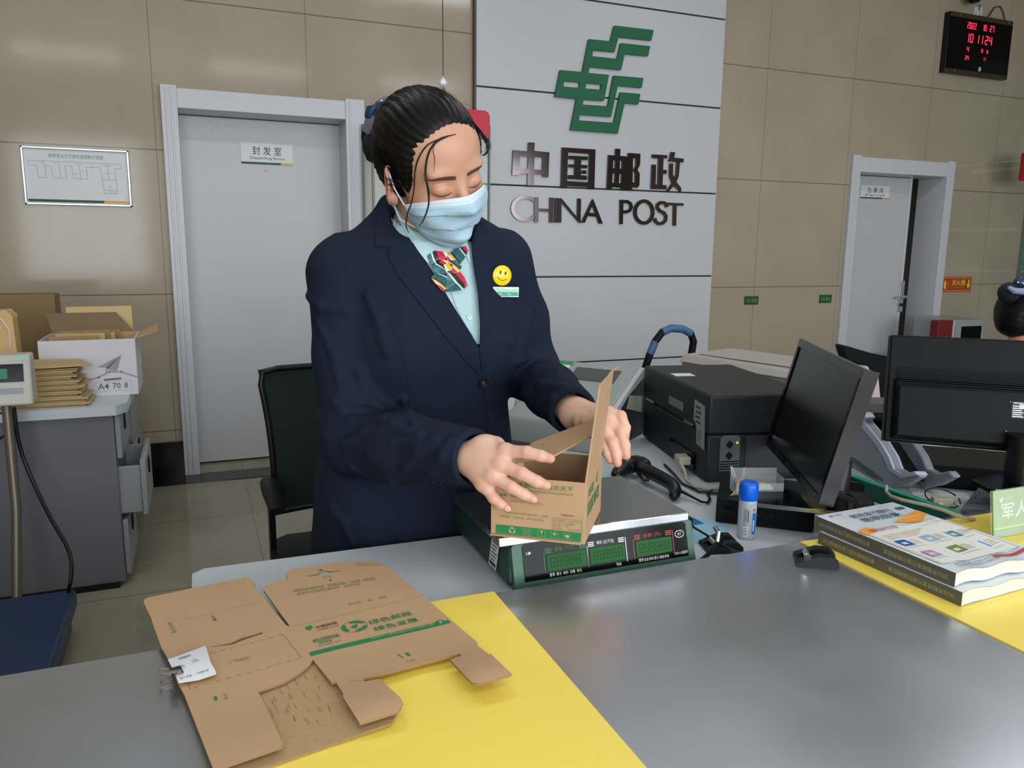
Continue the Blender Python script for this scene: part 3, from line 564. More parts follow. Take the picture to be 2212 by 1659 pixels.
def flute(a, b_): F = frame(Zp(*a, CZ+.0063), Zp(*b_, CZ+.0063)-Zp(*a, CZ+.0063), (0, 1, 0)); return F, (Zp(*b_, CZ+.0063)-Zp(*a, CZ+.0063)).length
m = MB()
for i in range(46):
    x = 575+random.random()*190; y = 1450+random.random()*120
    if y < 1500-(x-560)*.5 or y > 1600-(x-560)*.2: continue
    F, w_ = flute((x, y), (x+7, y+16)); m.quad(F, 0, 0, w_*random.uniform(.5, 1), .0006, M_edge, .0002)
m.build('board_ribs', ct2)
m = MB(); mC, _ = sheet('C', [(755, 1216), (808, 1211), (824, 1217), (870, 1252), (800, 1262)], lambda x, y: .0035, .003, (), step=.03, mtop=M_kraftin); mC.build('carton_flap', ct2)
# white card held by a binder clip
tg = thing('price_card', Zp(415, 1440, CZ), 'small white card clipped on the left edge of the flattened carton', 'card')
def cz(x, y): return .0125+.010*max(0, math.sin((y-Zp(415, 1440, CZ).y)*28+1.2))*.5
tp = [(362, 1424), (370, 1422), (400, 1411), (443, 1395), (446, 1400), (455, 1430), (467, 1452), (466, 1457), (430, 1469), (386, 1476), (376, 1450)]
mT, bT = sheet('T', tp, cz, .0006, (), step=.008, mtop=M_paper, mbot=M_paper); mT.build('card_sheet', tg)
m = MB()
def TT(t, p0, p1, p2, mt):
    def w(p): q = Zp(p[0], p[1], bT); return Zp(p[0], p[1], bT+cz(q.x, q.y)+.0006)
    a, b_, c = w(p0), w(p1), w(p2); m.text(t, frame(a, b_-a, c-a), 0, 0, (b_-a).length, (c-a).length, mt, off=.0003)
M_pg = mat('pale_green_print', (90, 150, 140), .6)
TT('中国邮政', (388, 1426), (414, 1417), (387, 1421), M_ink); TT('1元', (420, 1432), (431, 1427), (418, 1425), M_pg); TT('元', (393, 1443), (401, 1440), (391, 1437), M_pg); TT('每个纸箱　一号箱价格', (390, 1468), (452, 1449), (389, 1464), M_ink)
m.build('card_print', tg, sharp=180)
cl = thing('binder_clip', Zp(370, 1450, CZ), 'small silver and black binder clip gripping the white card', 'clip')
def TP(px, py, z): return Zp(px, py, z)
zc = CZ+.024
m = MB(); a, b_ = TP(388, 1440, zc), TP(397, 1451, zc); m.hexa([TP(362, 1447, zc-.012), TP(366, 1460, zc-.012), TP(397, 1454, zc-.006), TP(390, 1439, zc-.006), TP(362, 1445, zc-.002), TP(366, 1458, zc-.002), TP(397, 1452, zc-.003), TP(390, 1437, zc-.003)], M_blk); m.build('clip_jaw', cl, bevel=.0008)
m = MB(); m.hexa([TP(363, 1450.5, zc), TP(365, 1456, zc), TP(393, 1452.5, zc), TP(391, 1446.5, zc), TP(363, 1449, zc+.001), TP(365, 1455, zc+.001), TP(393, 1451.5, zc+.001), TP(391, 1445.5, zc+.001)], M_chrome); m.build('clip_plate', cl)
for q in ([(366, 1446), (350, 1443), (344, 1445), (345, 1452), (352, 1454), (367, 1456)], [(372, 1467), (352, 1470), (345, 1475), (346, 1483), (353, 1485), (374, 1478)]):
    z_ = zc if q[0][1] < 1460 else CZ+.006; MB().tube([TP(x, y, z_) for x, y in q], .0011, M_chrome, 6).build('clip_wire', cl)
# ------------------------------------------------------------------ black cable clamps
def clamp(O, ang, lab, s=1, tube_ang=0):
    t = thing('cable_clamp', O, lab, 'clamp', 'black cable clamps'); M = rotz(ang, O)
    def sc(l): return [tuple(c*s for c in p) for p in l]
    m = MB()
    for y in (-.019, .019):
        m.prism([(-.03*s, 0), (.036*s, 0), (.036*s, .012*s), (.026*s, .021*s), (.004*s, .021*s), (-.03*s, .006*s)], (y-.008)*s, (y+.008)*s, M_blk, M @ Matrix.Rotation(math.pi/2, 4, 'X'))
    m.box((-.03*s, -.026*s, 0), (.03*s, .026*s, .006*s), M_blk, M); m.build('clamp_base', t, bevel=.0015)
    m = MB(); m.tube([M @ Vector((-.012*s, -.014*s, .014*s)), M @ Vector((-.012*s, .012*s, .014*s))], .006*s, M_chrome, 14); m.build('clamp_pin', t); return t
a = Zp(1757, 1215, CZ); clamp(a, -.62, 'black plastic clamp on the steel beside the right yellow mat', 1.0)
a = Zp(1553, 1185, .75); tcl = clamp(a, -.30, 'black plastic clamp on the desk with cables through it', 1.0)
m = MB(); m.tube([Zp(1487, 1128, .80), Zp(1500, 1140, .775), Zp(1530, 1158, .765), Zp(1560, 1178, .768), Zp(1580, 1188, .765), Zp(1605, 1195, .752)], .0022, M_blk, 6).build('thin_cable', label='thin black cable passing through the desk clamp', cat='cable')
MB().tube([Zp(1552, 1150, .77), Zp(1558, 1162, .772), Zp(1552, 1175, .77), Zp(1535, 1193, .765), Zp(1510, 1215, .756)], .004, M_blkm, 8).build('coiled_cable', label='thick ribbed black cable over the desk clamp', cat='cable')
m = MB(); m.tube([Zp(1549, 1170, .785), Zp(1552, 1150, .80), Zp(1545, 1140, .803)], .0045, M_chrome, 10); m.build('metal_tube', label='short shiny metal tube standing in the desk clamp', cat='tube')
m = MB(); m.prism([Zp(1487, 1182, .751).xy, Zp(1483, 1125, .751).xy, Zp(1525, 1118, .751).xy, Zp(1580, 1140, .751).xy], .7502, .7510, mat('pale_blue_card', (152, 202, 226), .5)); m.build('blue_leaflet', label='pale blue leaflet lying beside the scale', cat='paper')
m = MB(); m.prism([Zp(1497, 1134, .7515).xy, Zp(1497, 1118, .7515).xy, Zp(1521, 1131, .7515).xy], .7512, .7520, mat('deep_blue_card', (20, 112, 170), .5)); m.build('blue_card', label='dark blue card corner on the pale blue leaflet', cat='paper')
# ------------------------------------------------------------------ the scale
M_sg = mat('scale_green', (34, 62, 54), .38); M_sgl = mat('scale_green_front', (64, 100, 84), .4); M_plate = mat('plate_steel', (150, 148, 146), .22, metal=.9)
sx0, sx1, sy0, sy1 = .449, .800, 1.092, 1.40
scl = thing('weighing_scale', ((sx0+sx1)/2, 1.24, .75), 'dark green counter scale with a steel plate and green digital displays', 'scale')
m = MB(); X0, X1 = sx0, sx1
m.hexa([(X0-.006, sy0+.002, .757), (X1+.006, sy0+.002, .757), (X1, sy1, .757), (X0-.006, sy1, .757), (X0+.004, sy0+.028, .822), (X1-.004, sy0+.028, .822), (X1-.008, sy1-.02, .825), (X0+.002, sy1-.02, .825)], M_sg); m.build('scale_body', scl, bevel=.006, seg=3)
for fx, fy in ((X0+.03, sy0+.05), (X1-.03, sy0+.05), (X0+.03, sy1-.04), (X1-.03, sy1-.04)): MB().lathe([(.013, 0), (.015, .002), (.014, .009)], M_blk, Matrix.Translation((fx, fy, .7502)), 14).build('foot', scl)
# front bezel plane
A, B, C_ = Vector((X0+.002, sy0-.006, .7515)), Vector((X1-.002, sy0-.006, .7515)), Vector((X0+.006, sy0+.016, .826))
FS = frame(A, B-A, C_-A); sw, sh = (B-A).length, .078
m = MB(); m.prism([(0, 0), (sw, 0), (sw, sh*.9), (sw-.012, sh), (.012, sh), (0, sh*.9)], -.012, .004, M_sgl, FS); m.build('scale_bezel', scl, bevel=.003, seg=3)
m = MB(); m.prism([(.018, .012), (sw-.014, .012), (sw-.014, sh-.010), (sw-.018, sh-.006), (.022, sh-.006), (.018, sh-.010)], .003, .0055, M_blkg, FS); m.build('display_panel', scl, bevel=.001)
M_lcd = mat('lcd_green', (32, 92, 40), .4, spec=.15); M_lcdd = mat('lcd_segment', (22, 66, 28), .4, spec=.15); M_wp = mat('print_white', (225, 228, 225), .5); M_rp = mat('print_red', (170, 66, 50), .5)
for i, (x, w_, mt, tl) in enumerate(((.059, .072, mat('print_green2', (40, 120, 70), .5), '重量 (千克)'), (.139, .066, M_wp, '单价 (元/千克)'), (.228, .072, M_rp, '金额 (元)'))):
    m = MB(); m.prism([(x, .024), (x+w_, .024), (x+w_, .050), (x, .050)], .0054, .0066, M_lcd, FS); m.build('lcd_window', scl)
    m = MB(); digits(m, FS, '88888' if i != 2 else '888888', x+.006, .029, .0088, .016, .003 if i != 2 else .0018, M_lcdd, .0069, .18); m.build('lcd_digits', scl)
    m = MB(); m.text(tl, FS, x+w_*.22, .0535, w_*.5, .0075, mt, off=.0058)
    for k in range(3): m.quad(FS, x-.002, .053+.003*k, w_*.17, .0016, mt, .0058); m.quad(FS, x+w_*.85, .053+.003*k, w_*.17, .0016, mt, .0058)
    m.line(FS, [(x-.004, .0535), (x-.004, .022)], .0013, mt, .0058); m.line(FS, [(x+w_+.004, .060), (x+w_+.004, .020)], .0013, mt, .0058)
    lab = (['置零', '累计', '单价', '扣重', '背光'], ['物品'], ['置零', '去皮', '单价', '累计', '清除', '供电'])[i]
    for k, t_ in enumerate(lab): m.text(t_, FS, x+.003+(w_-.01)*(k+.0)/max(1, len(lab)-0)+(0 if i != 1 else .045), .0145, .0095, .0055, M_wp, off=.0058)
    m.build('display_print', scl, sharp=180)
m = MB(); m.text('YCD-A 邮政秤', FS, sw-.044, .0165, .028, .0055, M_wp, off=.0058); m.line(FS, [(sw-.029+.009*math.cos(t/3), .052+.006*math.sin(t/3)) for t in range(20)], .0012, M_wp, .0058); m.text('AT', FS, sw-.033, .0495, .008, .005, M_wp, off=.0058); m.text('H▶', FS, .024, .054, .009, .006, M_wp, off=.0058); m.build('maker_marks', scl, sharp=180)
m = MB(); pz = .828; m.box((X0-.022, sy0+.008, pz), (X1-.012, sy0+.245, pz+.012), M_plate); m.box((X0-.022, sy0+.004, pz-.003), (X1-.012, sy0+.0075, pz+.0125), M_chrome); m.build('weighing_plate', scl, bevel=.002, seg=3)
LF = frame((X0-.0078, sy0+.06, .758), (0, -1, 0), (.0, 0, 1)); m = MB(); m.quad(frame((X0-.0052, sy0+.092, .762), (0, -1, 0), (.13, 0, 1)), 0, 0, .036, .055, M_paper, .0015)
for k in range(6): m.quad(frame((X0-.0052, sy0+.092, .762), (0, -1, 0), (.13, 0, 1)), .005, .012+.006*k, .02+.004*(k % 3), .0018, M_ink, .0019)
m.quad(frame((X0-.0052, sy0+.092, .762), (0, -1, 0), (.13, 0, 1)), .004, .003, .028, .006, M_ink, .0019); m.build('rating_label', scl)
m = MB(); m.hexa([Zp(1470, 1138, .765), Zp(1497, 1150, .765), Zp(1498, 1128, .772), Zp(1476, 1110, .775), Zp(1466, 1122, .785), Zp(1493, 1138, .785), Zp(1497, 1118, .785), Zp(1474, 1104, .785)], M_blk); m.build('power_adapter', bevel=.003, label='black plug lump beside the right end of the scale', cat='adapter')
# ------------------------------------------------------------------ carton on the scale
BZ = .8412; A, B = Vector((.4235, 1.118, BZ)), Vector((.5445, 1.0245, BZ)); A, B = Zp(1060, 1155, BZ), Zp(1263, 1177, BZ)
ex = (B-A).normalized(); ey = Vector((-ex.y, ex.x, 0)); bw = (B-A).length; bd = .165; bh = .100
bx = thing('open_carton', (A+B)/2+ey*bd/2, 'brown postal carton standing open on the scale, lid raised', 'box'); MX = frame(A, ex, ey)
t = .0028; m = MB(); m.box((0, 0, 0), (bw, bd, t), M_kraft, MX); m.box((0, 0, t), (bw, t, bh), M_kraft, MX); m.box((0, bd-t, t), (bw, bd, bh), M_kraft, MX); m.box((0, t, t), (t, bd-t, bh), M_kraft, MX); m.box((bw-t, t, t), (bw, bd-t, bh), M_kraft, MX)
m.box((-.001, -.0035, -.0002), (bw-.006, -.0006, .0026), M_kraft, MX); m.build('carton_walls', bx, bevel=.0008)
# raised lid: hinged on the right wall
hb, hr = MX @ Vector((bw, 0, bh)), MX @ Vector((bw, bd*.93, bh)); tf = Dp(1297.5, 831, (hb-CAM).dot(FW)+.012); lean = tf-hb; tr_ = hr+lean
nl = lean.cross(hr-hb).normalized()*.0028
m = MB(); m.hexa([hb, hr, hr+nl, hb+nl, tf, tr_, tr_+nl, tf+nl], M_kraft); m.build('lid_panel', bx, bevel=.0006)
m = MB(); q = (tr_-tf)*.28; m.hexa([tf+q*2.4, tr_, tr_+nl, tf+q*2.4+nl, tf+q*2.4-nl*1.0+lean.normalized()*.006, tr_-nl*3+lean.normalized()*.006, tr_-nl*3+lean.normalized()*.0085, tf+q*2.4-nl*1.0+lean.normalized()*.0085], M_kraft); m.build('tuck_tab', bx)
LFm = frame(hb, hr-hb, lean); gl_ = M_print; m = MB()
Lw, Lh = (hr-hb).length, lean.length; FL = frame(hb+nl*1.0, (hr-hb), lean)
FLn = FL @ Matrix.Translation((0, 0, .0004)) if (FL.col[2].xyz.dot(nl) > 0) else FL
def side_prints(m, F, off):
    m.text('中国邮政', F, Lw*.25, Lh*.55, Lw*.5, Lh*.05, M_printl, off=off); m.text('箱', F, Lw*.2, Lh*.1, Lw*.15, Lh*.10, M_print, off=off); m.text('一', F, Lw*.5, Lh*.8, Lw*.2, Lh*.02, M_printl, off=off)
side_prints(m, FL, .0006)
FR_ = frame(MX @ Vector((bw, 0, 0)), ey, (0, 0, 1))
m.text('国家邮政', FR_, bd*.12, bh*.38, bd*.7, bh*.24, M_print, bold=.01, off=.0005); m.text('邮政', FR_, bd*.15, bh*.68, bd*.3, bh*.16, M_print, off=.0005); m.poly(FR_, [(bd*.6, bh*.75), (bd*.72, bh*.9), (bd*.66, bh*.7)], M_print); m.build('side_print', bx, sharp=180)
# long inner flap rising to the right
dA = (MX @ Vector((0, 0, bh))-CAM).dot(FW)
g = [Dp(1113, 998, dA+.01), Dp(1196, 984, dA-.01), Dp(1282, 938, dA+.02), Dp(1291, 902, dA+.075), Dp(1150, 955, dA+.075), Dp(1120, 982, dA+.06)]
n_ = (g[2]-g[0]).cross(g[4]-g[0]).normalized()*.0028; m = MB(); m.add([p for p in g]+[p-n_ for p in g], [tuple(range(6)), tuple(reversed(range(6, 12)))]+[(i+6, (i+1) % 6+6, (i+1) % 6, i) for i in range(6)], M_kraft); m.build('inner_flap', bx, bevel=.0006, sharp=20)
Ff = frame(Dp(1238, 950, dA+.012), Dp(1262, 922, dA+.03)-Dp(1238, 950, dA+.012), Dp(1225, 948, dA+.03)-Dp(1238, 950, dA+.012))
FF = frame(A+Vector((0, 0, 0)), ex, (0, 0, 1)); w_, h_ = bw, bh; m = MB()
def bt(t_, u0, v0, u1, v1, mt, bold=0): m.text(t_, FF, u0*w_, v0*h_, (u1-u0)*w_, (v1-v0)*h_, mt, bold=bold, off=.0012)
bt('情系万家 信达天下', .28, .845, .87, .925, M_print, .005); bt('Everyone Everywhere', .40, .765, .87, .825, M_printl); bt('载重：≤3kg', .10, .665, .28, .715, M_print, .01); bt('200×150×100(mm)', .215, .575, .56, .625, M_printl); bt('规格：', .10, .51, .2, .55, M_print, .01)
bt('请使用绿色环保封套胶带，以避免', .16, .385, .62, .425, M_printl); bt('内件破损，无破坏后，建议循环使用。', .10, .315, .58, .355, M_printl); bt('中国邮政APP', .745, .44, .89, .47, M_pblk)
m.line(FF, [(.665*w_, .14*h_), (.965*w_, .14*h_), (.965*w_, .395*h_), (.665*w_, .395*h_)], .0006, M_printl, .0012, True)
for k, t_ in enumerate(('执行标准：GB/T16606', '产 品：包装箱', '型号：1号', '日期：2022年', '地址：邮政包装厂')): bt(t_, .675, .345-.045*k, .955-.06*(k % 3), .375-.045*k, M_printl)
m.quad(FF, .06*w_, .045*h_, .90*w_, .145*h_, M_print, .0012)
kt = mat('kraft_reverse', (200, 176, 126), .7)
def icon(u, pts): m.poly(FF, [(u*w_+x*h_*.05, .118*h_+y*h_*.05) for x, y in pts], kt, .0016)
for a0 in (90, 210, 330):
    P = [(math.cos(math.radians(a0+s_)), math.sin(math.radians(a0+s_))) for s_ in (-46, -15, 15, 46)]; icon(.235, [(x*1.1, y*1.1) for x, y in P]+[(x*.62, y*.62) for x, y in P[::-1]])
for k, u in enumerate((.39, .55, .685, .82)): m.line(FF, [(u*w_-.006, .07*h_), (u*w_+.006, .07*h_), (u*w_+.006, .168*h_), (u*w_-.006, .168*h_)], .0003, kt, .0016, True)
icon(.39, [(-.9, .35), (.9, .35), (.6, .6), (.6, .45), (-.9, .45)]); icon(.39, [(.9, -.4), (-.9, -.4), (-.6, -.15), (-.6, -.3), (.9, -.3)]); icon(.55, [(-.35, .8), (.35, .8), (.2, .2), (.06, .1), (.06, -.6), (-.06, -.6), (-.06, .1), (-.2, .2)]); icon(.685, [(-.7, .1), (-.4, .5), (0, .62), (.4, .5), (.7, .1), (.05, .1), (.05, -.5), (-.05, -.5), (-.05, .1)]); icon(.82, [(-.8, .2), (-.2, .5), (.2, .2), (.8, .5), (.5, -.4), (-.1, -.6), (-.6, -.2)])
m.build('front_print', bx, sharp=180)
# ------------------------------------------------------------------ glue bottle
P = Zp(1615, 1166, .75)+Vector((.005, .012, 0)); gb = thing('glue_bottle', P, 'translucent glue bottle with a bright blue cap on the desk', 'bottle'); Mb = Matrix.Translation(P)
M_plas = mat('milky_plastic', (196, 204, 214), .25, trans=.35, sss=.1); M_cap = mat('cap_blue', (0, 92, 214), .3)
rb = .0172; m = MB(); m.lathe([(.012, .0003), (rb*.95, .0008), (rb, .004), (rb, .070), (rb*.97, .076), (rb*.9, .079)], M_plas, Mb, 36); m.build('bottle_body', gb, sharp=60)
m = MB(); m.lathe([(rb*1.02, .0775), (rb*1.06, .079), (rb*1.06, .103), (rb*.98, .110), (rb*.8, .1125), (rb*.55, .1115), (.003, .1112)], M_cap, Mb, 36); m.build('bottle_cap', gb, sharp=60)
def onCyl(ang0, z0, w, h, r, mt, m, n=6):   # curved label on the bottle
    vs = []; 
    for i in range(n+1):
        a = ang0+w/r*(i/n); vs += [(P.x+r*math.cos(a), P.y+r*math.sin(a), P.z+z0), (P.x+r*math.cos(a), P.y+r*math.sin(a), P.z+z0+h)]
    m.add(vs, [(2*i, 2*i+2, 2*i+3, 2*i+1) for i in range(n)], mt)
fa = math.atan2(-P.y, -P.x); m = MB(); r2 = rb+.0003
M_lab = mat('label_print', (90, 96, 110), .5); M_blu = mat('label_blue', (16, 104, 196), .4)
onCyl(fa-.35, .007, .009, .020, r2, M_paper, m)
for k in range(9): onCyl(fa-.33, .009+.0019*k, .0075, .0010 if k % 3 else .0004, r2+.0002, M_ink, m)
for k in range(5): onCyl(fa-.35+.09*k, .036+.002*(k % 2), .0006, .026, r2, M_lab, m, 1)
onCyl(fa+.10, .036, .0014, .024, r2, M_ink, m, 1); onCyl(fa+.62, .012, .009, .042, r2, M_blu, m); onCyl(fa+.72, .018, .0025, .022, r2+.0002, M_paper, m); onCyl(fa+.66, .058, .004, .005, r2, mat('label_red', (210, 60, 60), .5), m)
m.line(frame(P+Vector((r2+.0008)*Vector((math.cos(fa-.15), math.sin(fa-.15), 0))) if 0 else (P.x+(r2+.0006)*math.cos(fa-.2), P.y+(r2+.0006)*math.sin(fa-.2), P.z+.029), (math.sin(fa)*-1, math.cos(fa), 0), (0, 0, 1)), [(-.003, 0), (.003, 0), (0, .005)], .0004, M_ink, 0, True)
m.build('bottle_label', gb, sharp=180)
# ------------------------------------------------------------------ mini computers
def minipc(O, ang, w, d, h, label, slots=True):
    t = thing('mini_computer', O, label, 'computer'); M = rotz(ang, O); m = MB(); m.box((0, 0, .002), (w, d, h), M_blkm, M); m.build('computer_case', t, bevel=.002)
    m = MB()
    if slots:
        F = M @ Matrix.Rotation(math.pi/2, 4, 'X')
        for r in range(2):
            for k in range(15): m.quad(F, .016+k*.0056 if k < 3 else .045+(k-3)*.0062, .010+r*.018, .0028, .012, M_blkg, .0006)
        m.line(F, [(.006, .006), (w*.5, .006)], .0005, M_blkg); m.line(F, [(.006, h-.006), (w*.6, h-.006)], .0005, M_blkg); m.build('vent_slots', t)
    return t, M
O1 = Zp(1545, 1129, .75); e1 = Zp(1757, 1153, .75)-O1; a1 = math.atan2(e1.y, e1.x)
minipc(O1, a1, e1.length, .185, .052, 'black mini computer with vent slots under the tilted monitor')
O2 = Zp(2003, 1052, .75)+Vector((0, 0, 0)); t2_, M2 = minipc(O2, a1, .30, .20, .055, 'black computer case under the large monitor seen from behind', False)
# acrylic tray with rubber bands and clips, standing on the first computer
zt = .8022; c0, c1 = Zp(1590, 1070, zt), Zp(1692, 1070, zt); M_acr = mat('acrylic', (225, 235, 240), .03, alpha=.22); ac = thing('acrylic_box', (c0+c1)/2, 'clear acrylic box holding paper and rubber bands', 'box')
Fa = frame(c0, c1-c0, Vector((0, 1, 0))); aw = (c1-c0).length; m = MB(); q = .0015; ah = .046; ad = .045
m.box((0, 0, 0), (aw, ad, q), M_acr, Fa); m.box((0, 0, q), (aw, q, ah*.55), M_acr, Fa); m.box((0, ad-q, q), (aw, ad, ah), M_acr, Fa); m.box((0, q, q), (q, ad-q, ah*.8), M_acr, Fa); m.box((aw-q, q, q), (aw, ad-q, ah*.8), M_acr, Fa); m.build('box_walls', ac, bevel=.0004)
m = MB(); m.box((.012, .012, .002), (aw-.018, ad-.012, .013), mat('note_white', (226, 234, 226), .6), Fa); m.build('note_block', label='small block of white notes inside the acrylic box', cat='paper')
M_rub = mat('rubber_band', (206, 178, 112), .5)
for k in range(5):
    c = Fa @ Vector((.022+.009*k, .016+.004*(k % 2), .0145+.0012*k)); m = MB(); rr = .007+.002*(k % 3)
    m.tube([c+Vector((rr*math.cos(t_/3)*1.3, rr*.6*math.sin(t_/3+k), .002*math.sin(t_/1.5+k))) for t_ in range(20)], .0007, M_rub, 5); m.build('rubber_band', label='%s tan rubber band lying on the notes in the acrylic box' % ('leftmost', 'second from left', 'middle', 'fourth from left', 'rightmost')[k], cat='rubber band', group='rubber bands in the acrylic box')
bc = thing('binder_clip', Zp(1590, 1070, zt), 'binder clip with wire handles hung with rubber bands, on the mini computer', 'clip')
m = MB(); q0 = Zp(1592, 1066, zt); m.hexa([q0+Vector(v) for v in ((-.004, -.006, 0), (.012, -.006, 0), (.012, .006, 0), (-.004, .006, 0), (.003, -.006, .018), (.006, -.006, .018), (.006, .006, .018), (.003, .006, .018))], M_chrome); m.build('clip_jaw', bc, bevel=.0005)
for q_ in ([(1588, 1050), (1582, 1022), (1578, 1008), (1581, 1007), (1586, 1020), (1592, 1048)], [(1600, 1050), (1604, 1022), (1604, 1010), (1607, 1010), (1607, 1024), (1603, 1048)]): MB().tube([Yp(x, y, q0.y) for x, y in q_], .0008, M_chrome, 5).build('clip_wire', bc)
for k in range(4):
    m = MB(); x0, y0_ = 1602-k*3, 1028+4*k; m.tube([Yp(x, y, q0.y-.006) for x, y in ((x0, y0_), (x0-4, y0_+20), (x0-14-3*k, y0_+38), (x0-18-2*k, y0_+42), (x0-12, y0_+40), (x0+1, y0_+20), (x0+2, y0_))], .0007, M_rub, 5); m.build('rubber_band', label='tan rubber band hanging from the binder clip beside the glue bottle', cat='rubber band', group='rubber bands on the binder clip')
# ------------------------------------------------------------------ barcode scanner
bs = thing('barcode_scanner', Zp(1400, 1060, .75), 'black handheld barcode scanner lying on the desk', 'scanner')
def gp(x, y, z): return Zp(x, y, z)
m = MB(); m.tube([gp(1326, 1030, .768), gp(1345, 1012, .772), gp(1366, 1000, .778), gp(1388, 1004, .783), gp(1400, 1012, .782)], [.013, .024, .028, .024, .015], M_blk, 16, flat=.75); m.build('scanner_head', bs, sub=1, sharp=180)
m = MB(); m.tube([gp(1380, 1004, .783), gp(1400, 1018, .784), gp(1430, 1033, .782), gp(1452, 1045, .779), gp(1462, 1060, .770), gp(1452, 1078, .760)], [.015, .017, .016, .0155, .016, .011], M_blk, 14); m.build('scanner_handle', bs, sub=1, sharp=180)
m = MB(); m.tube([gp(1378, 1022, .770), gp(1390, 1036, .768), gp(1402, 1036, .768)], .004, M_blk, 8); m.build('scanner_trigger', bs)
m = MB(); m.tube([gp(1455, 1052, .772), gp(1480, 1065, .764), gp(1500, 1076, .760)], [.006, .004, .0028], M_blk, 8); m.build('strain_relief', bs)
MB().tube([gp(1498, 1075, .7595), gp(1515, 1084, .7575), (gp(1528, 1086, .7555)), gp(1534, 1078, .755), gp(1528, 1066, .755), gp(1540, 1058, .755), gp(1560, 1056, .756), (gp(1575, 1050, .758))], .0028, M_blk, 8).build('scanner_cable', bs)
m = MB(); m.ball(gp(1343, 1046, .765), .006, mat('trigger_label', (150, 165, 160), .4), 8); m.build('scanner_badge', bs)
# ------------------------------------------------------------------ tilted monitor
M_gr = mat('bezel_grey', (56, 56, 60), .25, metal=.3); M_scr = mat('screen_black', (9, 10, 12), .22)
Q = [Vector(v) for v in ((1.322, 1.438, 1.093), (1.132, 1.063, 1.085), (1.080, 1.095, .822), (1.270, 1.470, .830))]
Q = [CAM+(v-CAM)*.972 for v in Q]; FM = frame(Q[3], Q[2]-Q[3], Q[0]-Q[3]); mw, mh = (Q[2]-Q[3]).length, (Q[0]-Q[3]).length
mo = thing('monitor', (Q[2]+Q[3])/2*1.0, 'black monitor turned sideways and tilted back on its stand', 'monitor')
m = MB(); b_ = .014
for a in ((0, 0, mw, b_), (0, mh-b_*1.3, mw, mh), (0, b_, b_, mh-b_*1.3), (mw-b_*.7, b_, mw, mh-b_*1.3)): m.box((a[0], a[1], -.012), (a[2], a[3], 0), M_gr if a[1] > .1 else M_blkg, FM)
m.box((mw-.0, 0, -.03), (mw+.001, mh, -.001), M_gr, FM); m.build('monitor_bezel', mo, bevel=.002)
m = MB(); m.box((b_*.9, b_*.9, -.01), (mw-b_*.6, mh-b_*1.2, -.003), M_scr, FM); m.build('screen', mo)
m = MB(); m.hexa([FM @ Vector(v) for v in ((.002, .002, -.012), (mw-.002, .002, -.012), (mw-.002, mh-.002, -.012), (.002, mh-.002, -.012), (.004, .004, -.03), (mw-.004, .004, -.03), (mw-.004, mh-.004, -.03), (.004, mh-.004, -.03))][::-1] if 0 else [FM @ Vector(v) for v in ((.004, .004, -.03), (mw-.004, .004, -.03), (mw-.004, mh-.004, -.03), (.004, mh-.004, -.03), (.001, .001, -.012), (mw-.001, .001, -.012), (mw-.001, mh-.001, -.012), (.001, mh-.001, -.012))], M_gr)
m.box((.08, .06, -.048), (mw-.08, mh-.05, -.03), M_blkm, FM); m.build('monitor_back', mo, bevel=.003)
sc_ = FM @ Vector((mw*.52, .07, -.045)); bz = .8025; bc_ = Vector((sc_.x+.02, sc_.y-.03, bz))
m = MB(); m.tube([sc_+Vector((0, 0, .02)), Vector((bc_.x+.01, bc_.y, bz+.06)), Vector((bc_.x, bc_.y, bz+.01))], [.022, .022, .027], M_blk, 18); m.build('stand_neck', mo)
m = MB(); e = Vector((ex.x, ex.y, 0)); Fb = rotz(a1, Zp(1632, 1096, bz)); bl = .17; m.prism([(0, .0), (bl, .0), (bl+.012, .05), (bl-.02, .12), (.02, .12), (-.012, .05)], 0, .008, M_blkg, Fb); m.build('stand_base', mo, bevel=.0025)
m = MB(); m.box((.004, -.0012, .001), (bl*.97, .004, .0092), M_chrome, Fb); m.build('stand_trim', mo)
m = MB(); m.ball(FM @ Vector((mw-.02, b_*.4, .001)), .002, M_gr, 6); m.build('power_button', mo)
# adapters and cables right of that monitor
m = MB(); Fc = rotz(-1.15, Zp(1818, 1060, .75)); m.box((-.05, -.012, .0), (.07, .012, .03), M_blk, Fc); m.build('cable_adapter', bevel=.004, label='black cable adapter lying against the green divider', cat='adapter')
m = MB(); Fd = rotz(a1, Zp(1790, 1112, .75)); m.box((0, 0, 0), (.09, .10, .028), M_blk, Fd); m.ball(Fd @ Vector((.02, .03, .029)), .0022, mat('green_led', (120, 240, 20), .4, emit=3), 6); m.build('router_box', bevel=.004, label='flat black box with a green light beside the tilted monitor', cat='router')
MB().tube([Zp(1776, 998, .85), Zp(1800, 1030, .82), Zp(1832, 1056, .80), Zp(1850, 1085, .785), Zp(1848, 1095, .785), Zp(1870, 1090, .78)], .0016, M_blk, 6).build('thin_cable', label='thin black cable drooping right of the tilted monitor', cat='cable')
MB().tube([Zp(1800, 1066, .785), Zp(1830, 1066, .785), Zp(1850, 1078, .785), Zp(1851, 1092, .78)], .0022, M_blk, 6).build('thin_cable', label='looped black cable over the flat router box', cat='cable')
MB().tube([Zp(1915, 1050, .79), Zp(1914, 1062, .793), Zp(1924, 1072, .793), Zp(1950, 1080, .795), Zp(2000, 1091, .795), Zp(2040, 1103, .795), Zp(2075, 1117, .793), Zp(2105, 1122, .785)], .0036, mat('cable_beige', (186, 176, 160), .5), 10).build('beige_cable', label='thick beige cable running along the green divider top', cat='cable')
